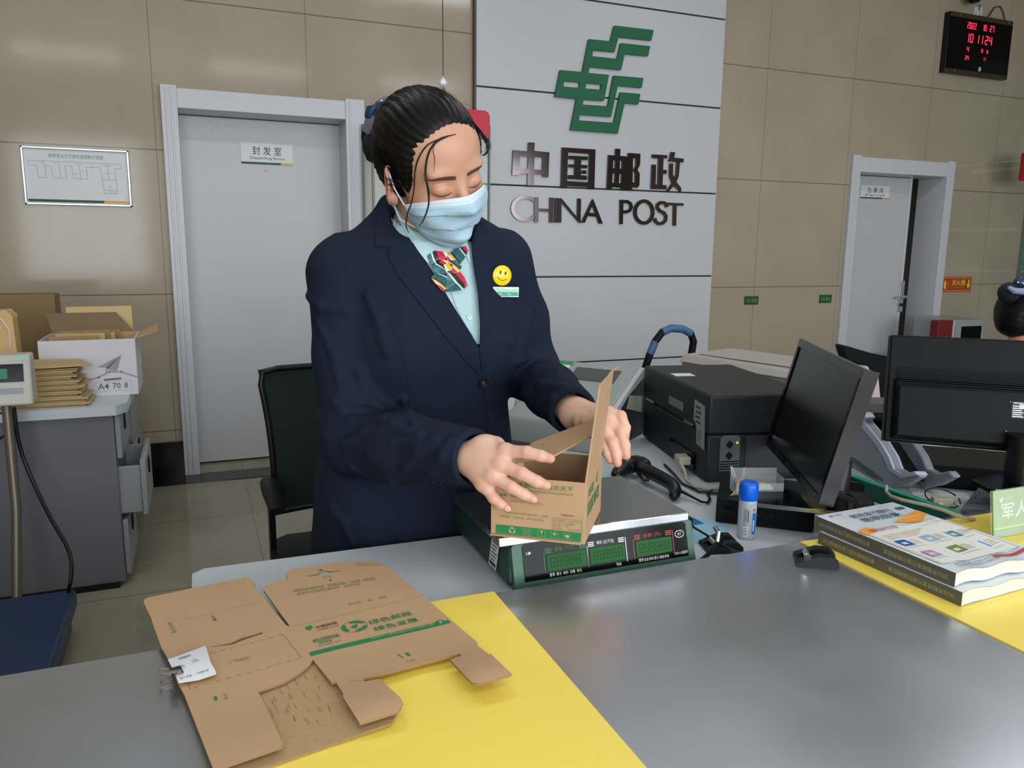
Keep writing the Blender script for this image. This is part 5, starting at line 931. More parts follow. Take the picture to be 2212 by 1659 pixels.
# ================================================================== LEFT SIDE, CHAIR, THINGS BY THE BACK WALL
M_mel = mat('melamine_grey', (116, 116, 124), .5); M_lg = mat('drawer_grey', (150, 152, 156), .45)
CX = -.289; TZ = .715
sd = thing('side_cabinet', (-.85, 3.4, 0), 'grey office cabinet on the left with a light worktop and side drawers', 'cabinet')
m = MB(); m.box((-1.6, 3.15, .02), (CX-.02, 3.74, TZ-.035), M_mel); m.build('cabinet_body', sd, bevel=.002)
m = MB(); m.box((-1.6, 3.14, 0), (CX-.04, 3.73, .02), M_blk); m.build('plinth', sd)
m = MB(); m.prism([(-1.62, 3.10), (CX-.005, 3.10), (CX+.03, 3.16), (CX+.03, 3.80), (-1.62, 3.80)], TZ-.035, TZ, M_desk); m.build('worktop', sd, bevel=.003)
for k, (z0, z1, o) in enumerate(((.50, .67, .0), (.27, .485, .075), (.04, .255, .0))):
    m = MB(); m.box((CX-.019+o, 3.17, z0), (CX-.0+o, 3.55, z1), M_lg)
    if o: m.box((CX-.15, 3.18, z0+.01), (CX-.02+o, 3.19, z1-.02), M_lg); m.box((CX-.15, 3.53, z0+.01), (CX-.02+o, 3.54, z1-.02), M_lg); m.box((CX-.15, 3.19, z0+.01), (CX-.02+o, 3.53, z0+.02), M_lg)
    d = m.build('drawer', sd, bevel=.003); m = MB(); m.box((CX+o, 3.32, z1-.09), (CX+.006+o, 3.37, z1-.03), M_blk); m.build('drawer_handle', d, bevel=.002)
s2 = thing('side_cabinet', (-.85, 4.1, 0), 'second grey cabinet standing behind the first, close to the wall', 'cabinet')
m = MB(); m.box((-1.6, 3.84, .02), (CX-.03, 4.44, TZ-.03), M_mel); m.build('cabinet_body', s2, bevel=.002); m = MB(); m.box((-1.6, 3.83, 0), (CX-.05, 4.43, .02), M_blk); m.build('plinth', s2); m = MB(); m.box((-1.62, 3.82, TZ-.03), (CX+.01, 4.46, TZ), M_desk); m.build('worktop', s2, bevel=.003)
for z0, z1 in ((.40, .66), (.05, .38)): m = MB(); m.box((CX-.03, 3.86, z0), (CX-.012, 4.4, z1), M_lg); d = m.build('drawer', s2, bevel=.003); m = MB(); m.box((CX-.012, 4.1, z1-.08), (CX-.006, 4.16, z1-.03), M_blk); m.build('drawer_handle', d)
# tape roll on its edge
m = MB(); q = Vector((CX-.045, 3.90, TZ+.055))
# A4 paper carton
p0_, p1_ = Yp(150, 848, 3.32), Yp(299, 838, 3.32); px0, px1 = p0_.x-.09, p1_.x; bz1 = .935
ab = thing('paper_carton', ((px0+px1)/2, 3.5, TZ), 'open white A4 paper carton full of kraft envelopes, on the left cabinet', 'box'); M_wb = mat('carton_white', (206, 204, 212), .5)
m = MB(); t = .005
m.box((px0, 3.32, TZ+.0005), (px1, 3.325, bz1), M_wb); m.box((px0, 3.60, TZ+.0005), (px1, 3.605, bz1), M_kraft); m.box((px0, 3.325, TZ+.0005), (px0+t, 3.60, bz1), M_wb); m.box((px1-t, 3.325, TZ+.0005), (px1, 3.60, bz1), M_wb); m.box((px0+t, 3.325, TZ+.0005), (px1-t, 3.60, TZ+.006), M_kraft)
m.build('carton_walls', ab, bevel=.001)
m = MB(); M_bf = mat('flap_brown', (126, 106, 80), .8); m.hexa([(px0+.01, 3.60, bz1), (px1-.02, 3.60, bz1), (px1-.02, 3.606, bz1), (px0+.01, 3.606, bz1), (px0-.02, 3.68, bz1+.075), (px1-.09, 3.68, bz1+.075), (px1-.09, 3.686, bz1+.075), (px0-.02, 3.686, bz1+.075)], M_bf); m.build('carton_flap', ab)
m = MB(); m.hexa([(px1-.004, 3.34, bz1-.002), (px1, 3.34, bz1-.002), (px1, 3.58, bz1-.002), (px1-.004, 3.58, bz1-.002), (px1+.07, 3.40, bz1+.018), (px1+.074, 3.40, bz1+.016), (px1+.074, 3.59, bz1+.03), (px1+.07, 3.59, bz1+.032)], M_kraft); m.build('carton_flap', ab)
WF = wallframe(px0, TZ, 3.3195); cw_ = px1-px0; m = MB(); gy = mat('print_grey', (150, 150, 158), .5); gd = mat('print_slate', (96, 98, 106), .5)
cf = WF @ Matrix.Translation((cw_-.235, 0, 0))
m.poly(cf, [(.10, .115), (.185, .158), (.165, .095), (.135, .105), (.125, .085), (.128, .112)], gy); m.poly(cf, [(.128, .112), (.185, .158), (.135, .105)], gd, .0008)
m.line(cf, [(.05, .062), (.10, .075), (.14, .095), (.18, .092), (.232, .070)], .005, gy); m.prism([(.118, .060), (.178, .063), (.178, .070), (.118, .067)], .0002, .0006, gd, cf)
m.text('A4', cf, .095, .026, .038, .024, gd, bold=.02); m.text('70', cf, .146, .028, .028, .022, gd, bold=.02); m.text('8', cf, .186, .029, .013, .021, gd, bold=.02); m.line(cf, [(.088, .018), (.212, .02), (.212, .058), (.088, .056)], .0008, gy, closed=True); m.build('carton_print', ab, sharp=180)
M_env = mat('envelope_kraft', (186, 162, 116), .7, vary=.06, vscale=12); M_envd = mat('envelope_dark', (150, 126, 84), .75, vary=.08, vscale=20)
def env(lo, hi, rx, rz, label, group, mt=M_env, name='kraft_envelope', cat='envelope'):
    c = Vector([(a+b)/2 for a, b in zip(lo, hi)]); M = Matrix.Translation(c) @ Matrix.Rotation(rz, 4, 'Z') @ Matrix.Rotation(rx, 4, 'X'); d = [(b-a)/2 for a, b in zip(lo, hi)]
    m = MB(); m.hexa([M @ Vector(v) for v in ((-d[0], -d[1], -d[2]), (d[0], -d[1], -d[2]), (d[0], d[1], -d[2]), (-d[0], d[1], -d[2]), (-d[0], -d[1], d[2]), (d[0], -d[1], d[2]), (d[0], d[1], d[2]), (-d[0], d[1], d[2]))], mt); return m.build(name, bevel=.0015, label=label, cat=cat, group=group)
for k in range(5): env((px0+.03+.012*k, 3.37+.042*k, TZ+.02), (px0+.2+.015*k, 3.376+.042*k, bz1+.01+.006*(k % 3)), -.18+.05*k, .10*(-1)**k, 'kraft envelope standing in the open A4 carton, %s' % ('nearest the front wall', 'second from the front', 'in the middle', 'second from the back', 'nearest the brown flap')[k], 'envelopes in the A4 carton', M_env if k % 2 else M_envd)
env((px0+.05, 3.70, TZ+.001), (px1-.03, 3.74, bz1+.098), .0, 0, 'padded yellow envelope propped behind the A4 carton', None, mat('padded_yellow', (206, 182, 128), .6), 'padded_envelope')
# stack of kraft envelopes, each a thing
ex0 = Yp(62, 868, 3.17).x; ex1 = Yp(187, 852, 3.17).x
for k in range(22):
    z = TZ+.0005+.0063*k; j = .010*math.sin(k*1.9)+.008*math.sin(k*.7); sh_ = -.035*(k/22)
    m = MB(); m.hexa([(ex0-.1, 3.14+j*.3, z), (ex1+sh_+j, 3.14-j*.3, z), (ex1+sh_+j+.004, 3.305, z), (ex0-.1, 3.305, z), (ex0-.1, 3.14+j*.3, z+.0058), (ex1+sh_+j, 3.14-j*.3, z+.0058), (ex1+sh_+j+.004, 3.305, z+.0058), (ex0-.1, 3.305, z+.0058)], M_env if k % 3 else M_envd)
    m.build('kraft_envelope', bevel=.0018, label='kraft envelope in the stack beside the A4 carton, %s' % ('at the very bottom' if k == 0 else 'somewhere in the middle' if k < 19 else ('third from the top', 'second from the top', 'third')[k-19] if k < 21 else 'topmost of the pile'), cat='envelope', group='stack of kraft envelopes')
zt_ = TZ+.0005+.0063*22
m = MB(); m.hexa([(ex0-.12, 3.12, zt_), (ex1+.03, 3.16, zt_+.004), (ex1-.03, 3.30, zt_), (ex0-.12, 3.30, zt_), (ex0-.12, 3.12, zt_+.012), (ex1+.03, 3.16, zt_+.008), (ex1-.03, 3.30, zt_+.014), (ex0-.12, 3.30, zt_+.02)], M_env); m.build('clear_wrapped_bundle', bevel=.003, label='plastic wrapped envelope bundle lying on top of the envelope stack', cat='envelope')
# big brown carton behind, tan bag
a = Yp(0, 640, 3.72); b = Yp(98, 641, 3.72); m = MB(); m.box((a.x-.3, 3.80, TZ+.0005), (b.x+.02, 3.95, a.z+.0), mat('old_brown', (132, 110, 76), .8)); m.build('brown_carton', bevel=.003, label='large brown carton at the left edge behind the tan bag', cat='box')
a = Yp(-40, 668, 3.45); b = Yp(36, 668, 3.45); m = MB(); m.prism([(a.x-.1, TZ+.0005), (b.x+.008, TZ+.0005), (b.x, a.z-.02), (b.x-.018, a.z), (a.x-.1, a.z)], 0, .09, mat('bag_tan', (206, 170, 116), .5), wallframe(0, 0, 3.45)); bg_ = m.build('tan_paper_bag', bevel=.012, seg=3, label='tan paper bag with a white string at the left edge', cat='bag')
MB().tube([Yp(x, y, 3.355) for x, y in ((0, 688), (5, 692), (12, 702), (20, 714), (21, 730), (22, 752))], .0022, M_paper, 6).build('bag_string', bg_)
# platform scale: blue platform on the floor with its display head
ps = thing('platform_scale', (-.6, 2.5, 0), 'floor platform scale with blue top and white display head at the left', 'scale')
q0, q1, q2 = Zp(165, 1271, .16), Zp(142, 1460, .16), Zp(0, 1292, .16)
m = MB(); m.box((q0.x-.62, q0.y-.62, .10), (q0.x, q0.y, .16), mat('platform_blue', (34, 54, 88), .4)); m.build('platform', ps, bevel=.008)
m = MB(); m.box((q0.x-.58, q0.y-.58, .02), (q0.x-.02, q0.y-.02, .10), mat('platform_grey', (76, 78, 86), .5)); m.build('platform_base', ps, bevel=.004)
hx0, hx1 = Yp(-30, 800, 2.98).x, Yp(69, 800, 2.98).x; hz0, hz1 = Yp(60, 872, 2.98).z, Yp(60, 766, 2.98).z
for fx in (q0.x-.56, q0.x-.06):
    for fy in (q0.y-.56, q0.y-.06): MB().lathe([(.02, 0), (.02, .02)], M_blk, Matrix.Translation((fx, fy, 0)), 12).build('foot', ps)
m = MB(); px_ = Yp(12, 1000, 2.9).x; m.tube([(px_, q0.y+.02, .05), (px_, 2.98, .4), (px_, 3.0, hz0+.02)], .016, mat('pole_grey', (120, 112, 100), .35, metal=.5), 12); m.tube([(px_, q0.y-.06, .05), (px_, q0.y+.02, .05)], .016, mat('pole_grey', (120, 112, 100)), 12); m.build('pole', ps)
M_hd = mat('head_ivory', (186, 184, 178), .4)
m = MB(); m.hexa([(hx0, 2.95, hz0), (hx1, 2.95, hz0), (hx1, 3.05, hz0), (hx0, 3.05, hz0), (hx0, 2.985, hz1), (hx1-.004, 2.985, hz1), (hx1-.004, 3.06, hz1), (hx0, 3.06, hz1)], M_hd); m.build('display_head', ps, bevel=.008, seg=3)
HF = frame((hx0, 2.95, hz0), (1, 0, 0), (0, .035, hz1-hz0)); hw_, hh_ = hx1-hx0, hz1-hz0; m = MB(); m.box((0, hh_*.48, .0), (hw_*.82, hh_*.84, .0015), M_blkg, HF); m.build('head_screen', ps)
m = MB(); m.quad(HF, hw_*.1, hh_*.55, hw_*.36, hh_*.2, mat('green_digit', (20, 110, 80), .4, emit=.2), .002); m.build('lit_digit', ps)
m = MB(); m.quad(HF, 0, hh_*.24, hw_*.80, hh_*.12, mat('label_lilac', (150, 152, 162), .5), .0006); m.quad(HF, hw_*.62, hh_*.905, hw_*.3, hh_*.09, mat('mint_label', (160, 200, 180), .5), .0012); m.build('head_labels', ps)
MB().tube([Yp(31, 874, 3.0), Yp(33, 920, 3.0), Yp(46, 985, 3.0), Yp(78, 1055, 2.98), Yp(110, 1125, 2.9), Yp(145, 1175, 2.85), Yp(158, 1215, 2.8), Yp(152, 1265, 2.76), (q0.x-.03, q0.y-.01, .135)], .007, M_blk, 10).build('cable', ps, sub=1)
MB().tube([Yp(-5, 890, 3.0), Yp(18, 898, 3.0), Yp(29, 912, 3.0), Yp(24, 930, 3.0), Yp(0, 948, 3.0), Yp(-15, 955, 3.0)], .0045, M_blk, 8).build('loop_cable', ps, sub=1)
# round white lamp-like roll on the rear cabinet edge
m = MB(); RF = frame((CX-.04, 3.845, TZ+.062), (0, 1, 0), (0, 0, 1)); m.lathe([(.035, 0), (.06, 0), (.06, .05), (.035, .05), (.035, 0)], mat('roll_white', (178, 182, 190), .5), frame((CX-.055, 3.90, TZ+.0612), (0, 1, 0), (0, 0, 1)), 28); m.build('tape_roll', label='white tape roll on the rear cabinet beyond the A4 carton', cat='tape', bevel=.001)
# ------------------------------------------------------------------ mesh office chair behind the woman
M_mesh = mat('mesh_green', (10, 34, 28), .6, bump=.9, bscale=900, vary=.3, vscale=700); M_meshl = mat('mesh_green_light', (44, 66, 62), .6, bump=.6, bscale=900)
ch = thing('office_chair', (.42, 2.15, 0), 'office chair with dark green mesh back and black arms behind the woman', 'chair')
CY = 2.15; cL0, cL1 = Yp(594, 1085, CY).x, Yp(557, 805, CY).x; cz0, cz1 = Yp(594, 1085, CY).z-.03, Yp(620, 799, CY).z
def cb(u, v):   # curved back: u 0..1 across, v 0..1 up
    l = cL0+(cL1-cL0)*v+.012*math.sin(v*3); r = .66+.02*v; x = l+(r-l)*u; return Vector((x, CY+.02*v+.04*(1-(2*u-1)**2), cz0+(cz1-cz0)*v))
nx, ny = 16, 12; vs = [cb(i/nx, j/ny) for j in range(ny+1) for i in range(nx+1)]; k = nx+1
f = [(j*k+i, j*k+i+1, (j+1)*k+i+1, (j+1)*k+i) for j in range(ny) for i in range(nx)]
m = MB(); m.add(vs+[v+Vector((0, .004, 0)) for v in vs], f+[tuple(x+len(vs) for x in reversed(q)) for q in f], M_mesh); m.build('mesh_back', ch, sharp=180)
m = MB(); rim = [cb(0, j/10) for j in range(10)]+[cb(.02, .985)+Vector((0, 0, .0))]+[cb(i/10, 1) for i in range(1, 10)]+[cb(.98, .985)]+[cb(1, 1-j/10) for j in range(1, 11)]+[cb(1-i/10, 0) for i in range(1, 11)]; m.tube(rim, .0085, M_blk, 8); m.build('back_frame', ch, sharp=180)
m = MB(); vs = [cb(.28+.5*i/8, .1+.62*j/8)+Vector((0, .012, 0)) for j in range(9) for i in range(9)]; m.add(vs, [(j*9+i, j*9+i+1, (j+1)*9+i+1, (j+1)*9+i) for j in range(8) for i in range(8)], M_meshl); m.build('lumbar_pad', ch, sharp=180)
m = MB(); m.prism([(.16, CY-.48), (.60, CY-.48), (.64, CY-.40), (.63, CY-.04), (.58, CY+.0), (.20, CY+.0), (.15, CY-.04), (.13, CY-.40)], .43, .50, M_blkm); m.build('seat', ch, bevel=.02, seg=4)
for x, s_ in ((Yp(583, 1070, CY-.1).x, 1), (.70, -1)):
    m = MB(); m.tube([(x, CY+.0, .665), (x+.003, CY-.05, .672), (x+.004, CY-.14, .668), (x+.002, CY-.27, .662)], [.014, .024, .026, .018], M_blkm, 12, flat=.5); m.build('armrest', ch, sharp=80); m = MB(); m.box((x-.004, CY-.10, .43), (x+.012, CY-.05, .655), M_blk); m.box((min(x, x+s_*.09), CY-.10, .42), (max(x, x+s_*.09), CY-.06, .44), M_blk); m.build('arm_post', ch, bevel=.003)
m = MB(); m.tube([(.39, CY-.22, .08), (.39, CY-.22, .43)], .028, M_blk, 14); m.box((.36, CY-.1, .44), (.42, CY+.06, .60), M_blk); m.build('gas_column', ch)
for q in range(5):
    a = q*2*math.pi/5+.3; c = Vector((.39, CY-.22, .09)); e = c+Vector((.27*math.cos(a), .27*math.sin(a), -.02)); m = MB(); m.tube([c, e], [.024, .014], M_blk, 8); l = m.build('base_leg', ch); MB().ball((e.x, e.y, .026), .026, M_blk, 8).build('castor', l)
# second chair back on the far side, behind the monitors
oc = thing('office_chair', (2.55, 2.35, 0), 'black padded office chair seen between the tilted monitor and the rear-facing one', 'chair')
P_ = [Yp(1822, 749, 2.2), Yp(1827, 746, 2.2), Yp(1870, 760, 2.2), Yp(1925, 775, 2.2), Yp(1990, 785, 2.2)]; 
m = MB(); f3 = [Yp(1822, 749, 2.2), Yp(1826, 746, 2.2), Yp(1880, 762, 2.2), Yp(1935, 774, 2.2), Yp(2000, 780, 2.2), Yp(1990, 900, 2.2), Yp(1860, 900, 2.2), Yp(1846, 830, 2.2)]
n = len(f3); m.add(f3+[p+Vector((.015, .06, 0)) for p in f3], [tuple(reversed(range(n))), tuple(range(n, 2*n))]+[(i, (i+1) % n, (i+1) % n+n, i+n) for i in range(n)], M_blkm); m.build('chair_back', oc, bevel=.01, seg=3)
m = MB(); sx = 2.55; m.box((sx-.22, 2.30, .42), (sx+.22, 2.72, .50), M_blkm); m.build('seat', oc, bevel=.02, seg=3)
m = MB(); m.box((sx-.03, 2.24, .44), (sx+.03, 2.30, .80), M_blk); m.tube([(sx, 2.5, .05), (sx, 2.5, .43)], .028, M_blk, 12); m.build('gas_column', oc)
for q in range(5):
    a = q*2*math.pi/5; c = Vector((sx, 2.5, .08)); e = c+Vector((.27*math.cos(a), .27*math.sin(a), -.02)); m = MB(); m.tube([c, e], [.024, .014], M_blk, 8); l = m.build('base_leg', oc); MB().ball((e.x, e.y, .026), .026, M_blk, 8).build('castor', l)
# ------------------------------------------------------------------ glass stand with red header behind the woman
gs = thing('glass_display_stand', (1.2, 4.4, 0), 'glass display stand with a red header behind the woman\'s head', 'stand')
gx0, gx1 = Yp(806, 400, 4.35).x, Yp(1056, 400, 4.35).x; m = MB()
for x in (gx0, gx1): m.box((x-.006, 4.34, 0), (x+.006, 4.36, 1.98), mat('glass_edge', (96, 116, 108), .3)); m.box((x-.006, 4.59, 0), (x+.006, 4.61, 1.98), mat('glass_edge', (96, 116, 108)))
m.build('stand_posts', gs, bevel=.002)
for z in (.05, .55, 1.05, 1.42, 1.78): m = MB(); m.box((gx0+.008, 4.34, z), (gx1-.008, 4.61, z+.01), M_glass); m.build('glass_shelf', gs)
m = MB(); m.box((gx0+.008, 4.345, .06), (gx1-.008, 4.350, 1.95), M_glass); m.build('glass_front', gs)
rz0, rz1 = Yp(1055, 300, 4.3).z, Yp(1055, 239, 4.3).z; rx1 = Yp(1059, 260, 4.3).x; R0 = .03
pts = [(rx1-.5, rz0), (rx1-.02, rz0), (rx1, rz0+.02), (rx1, rz1-R0), (rx1-.01, rz1-.01), (rx1-R0, rz1), (rx1-.5, rz1)]
m = MB(); m.prism(pts, 0, .04, mat('header_red', (200, 30, 56), .4), wallframe(0, 0, 4.345)); m.build('red_header', gs, bevel=.003)
m = MB(); m.box((gx1-.12, 4.42, 1.06), (gx1-.03, 4.5, 1.30), mat('leaflet_mint', (190, 220, 190), .6)); m.build('brochure_stack', gs)
# ------------------------------------------------------------------ microwave on a cabinet by the far door
mx0, mx1 = Yp(2024, 700, 4.2).x, Yp(2126, 700, 4.2).x; mz = Yp(2060, 692, 4.2).z; xm = Yp(2060, 700, 4.2).x
cb2 = thing('low_cabinet', ((mx0+mx1)/2, 4.4, 0), 'low pale cabinet under the microwave by the far door', 'cabinet'); m = MB(); m.box((mx0-.02, 4.2, .0), (mx1+.05, 4.62, mz-.30), M_lg); m.build('cabinet_body', cb2, bevel=.004)
rb_ = thing('red_first_aid_case', (mx0+.1, 4.4, mz-.30), 'dark red case with a blue label beside the microwave', 'case'); m = MB(); m.box((xm-.16, 4.2, mz-.2995), (xm-.006, 4.27, mz), mat('case_red', (112, 26, 30), .5)); m.build('case_body', rb_, bevel=.004); m = MB(); m.box((xm-.12, 4.197, mz-.17), (xm-.05, 4.2, mz-.12), mat('case_blue', (60, 72, 104), .5)); m.build('case_label', rb_)
mw_ = thing('microwave', ((xm+mx1)/2, 4.4, mz-.30), 'silver microwave oven with a dark window near the far door', 'microwave'); m = MB(); m.box((xm+.002, 4.2, mz-.2995), (mx1, 4.56, mz), mat('microwave_silver', (168, 172, 176), .35, metal=.3)); m.build('oven_body', mw_, bevel=.006)
m = MB(); m.box((xm+.09, 4.195, mz-.24), (mx1-.03, 4.2, mz-.05), M_blkg); m.build('oven_window', mw_); m = MB(); m.box((xm+.02, 4.19, mz-.26), (xm+.07, 4.2, mz-.04), M_lg); m.build('control_strip', mw_, bevel=.002)
# ================================================================== PEOPLE (implicit surfaces meshed to one smooth skin each)
V3 = lambda v: np.array(tuple(v), dtype=np.float64)
def rc(P, a, b, ra, rb):
    a, b = V3(a), V3(b); d = b-a; t = np.clip(((P-a) @ d)/(d @ d), 0, 1); return np.linalg.norm(P-a-t[:, None]*d, axis=1)-(ra+t*(rb-ra))
def el(P, c, r, R=None):
    q = P-V3(c)
    if R is not None: q = q @ R
    q = q/V3(r); k0 = np.linalg.norm(q, axis=1); k1 = np.linalg.norm(q/V3(r), axis=1); return k0*(k0-1)/np.maximum(k1, 1e-6)
def smin(a, b, k): h = np.clip(.5+.5*(b-a)/k, 0, 1); return b+(a-b)*h-k*h*(1-h)
def smax(a, b, k): return -smin(-a, -b, k)
def chain(P, pts, rs, k=.004):
    d = None
    for i in range(len(pts)-1): e = rc(P, pts[i], pts[i+1], rs[i], rs[i+1]); d = e if d is None else smin(d, e, k)
    return d
def sdf_mesh(fn, lo, hi, h, B=14, margin=1.5):
    lo = V3(lo); hi = V3(hi); nb = np.ceil((hi-lo)/(h*B)).astype(int); g = np.stack(np.meshgrid(*[np.arange(n) for n in nb], indexing='ij'), -1).reshape(-1, 3)
    d = fn(lo+(g+.5)*B*h); act = g[np.abs(d) < B*h*.87*margin]; n1 = B+1; off = np.stack(np.meshgrid(*[np.arange(n1)]*3, indexing='ij'), -1).reshape(-1, 3)
    S = (nb*B+4).astype(np.int64)
    key = lambda q: (q[..., 0]*S[1]+q[..., 1])*S[2]+q[..., 2]
    keys, pos, quads = [], [], []
    for s0 in range(0, len(act), 24):
        ch = act[s0:s0+24]; P = (lo+(ch[:, None, :]*B+off[None])*h).reshape(-1, 3); VV = fn(P).reshape(len(ch), n1, n1, n1)
        for b, Vb in zip(ch, VV):
            if Vb.min() > 0 or Vb.max() < 0: continue
            s = Vb < 0; acc = np.zeros((B, B, B, 3)); cnt = np.zeros((B, B, B)); base = b*B
            for ax in range(3):
                sl = [slice(None)]*3; sr = [slice(None)]*3; sl[ax] = slice(0, B); sr[ax] = slice(1, n1); A = Vb[tuple(sl)]; C = Vb[tuple(sr)]; x = (A < 0) != (C < 0)
                t = np.where(x, A/np.where(x, A-C, 1), 0); o1, o2 = [a for a in range(3) if a != ax]
                for i in (0, 1):
                    for j in (0, 1):
                        q = [slice(None)]*3; q[o1] = slice(i, B+i); q[o2] = slice(j, B+j); xx = x[tuple(q)]; tt = t[tuple(q)]
                        acc[..., ax] += tt; acc[..., o1] += i*xx; acc[..., o2] += j*xx; cnt += xx
                q = [slice(None)]*3; q[o1] = slice(0, B); q[o2] = slice(0, B); ii = np.argwhere(x[tuple(q)])
                if len(ii):
                    G = ii+base; e1 = np.zeros(3, int); e2 = np.zeros(3, int); u, w_ = (ax+1) % 3, (ax+2) % 3; e1[u] = 1; e2[w_] = 1
                    Q = np.stack([key(G-e1-e2+2), key(G-e2+2), key(G+2), key(G-e1+2)], 1); neg = A[tuple(q)][tuple(ii.T)] < 0
                    Q[~neg] = Q[~neg][:, ::-1]; quads.append(Q)
            c = np.argwhere(cnt > 0)
            keys.append(key(c+base+2)); pos.append(lo+(base+c+acc[tuple(c.T)]/cnt[tuple(c.T)][:, None])*h)
    K = np.concatenate(keys); P = np.concatenate(pos); Q = np.concatenate(quads); K, ix = np.unique(K, return_index=True); P = P[ix]
    I = np.searchsorted(K, Q); I = np.minimum(I, len(K)-1); ok = (K[I] == Q).all(1); I = I[ok]
    for _ in range(2):
        e = h*.3; f0 = fn(P); gr = np.stack([(fn(P+np.eye(3)[a]*e)-f0)/e for a in range(3)], 1); P = P-gr*(f0/np.maximum((gr**2).sum(1), .2))[:, None]*.8
    return P, I
def np_mesh(name, P, I, mats, midx=None, off=None):
    me = bpy.data.meshes.new(name); me.vertices.add(len(P)); me.vertices.foreach_set('co', P.astype(np.float32).ravel()); n = len(I)
    me.loops.add(n*4); me.loops.foreach_set('vertex_index', I.astype(np.int32).ravel()); me.polygons.add(n); me.polygons.foreach_set('loop_start', np.arange(0, n*4, 4, dtype=np.int32)); me.polygons.foreach_set('loop_total', np.full(n, 4, dtype=np.int32))
    me.polygons.foreach_set('use_smooth', np.ones(n, dtype=bool)); 
    for m in mats: me.materials.append(m)
    if midx is not None: me.polygons.foreach_set('material_index', midx.astype(np.int32))
    me.update(calc_edges=True); me.validate(); return me
def tint(me, vals, name='tint'):
    a = me.attributes.new(name, 'FLOAT', 'POINT'); a.data.foreach_set('value', vals.astype(np.float32))
def skin_mat(name, c, c2):
    m = mat(name, c, .42, sss=.12, bump=.06, bscale=700); nt = m.node_tree; b = nt.nodes['Principled BSDF']
    at = nt.nodes.new('ShaderNodeAttribute'); at.attribute_name = 'tint'; mx = nt.nodes.new('ShaderNodeMix'); mx.data_type = 'RGBA'; nt.links.new(at.outputs['Fac'], mx.inputs[0]); mx.inputs[7].default_value = lin(c2); nt.links.new(mx.outputs[2], b.inputs['Base Color'])
    a2 = nt.nodes.new('ShaderNodeAttribute'); a2.attribute_name = 'hands_lit_tone'; m2 = nt.nodes.new('ShaderNodeMix'); m2.data_type = 'RGBA'; nt.links.new(a2.outputs['Fac'], m2.inputs[0]); m2.inputs[6].default_value = lin(c); m2.inputs[7].default_value = lin((226, 184, 162)); nt.links.new(m2.outputs[2], mx.inputs[6]); return m  # hands mixed paler: own skin tone, partly brighter light put into the colour
M_skin = skin_mat('skin', (204, 155, 130), (200, 124, 106)); M_hair = mat('hair_black', (11, 10, 11), .46, bump=.25, bscale=120, spec=.28)
M_navy = mat('suit_navy', (25, 34, 52), .85, bump=.18, bscale=900, spec=.2); M_shirt = mat('shirt_mint', (176, 208, 214), .7, bump=.08, bscale=500); M_seam = mat('seam_navy', (14, 19, 32), .8)
M_mask = mat('mask_blue', (172, 206, 226), .75, bump=.15, bscale=700); M_maskw = mat('mask_white', (214, 226, 236), .75)
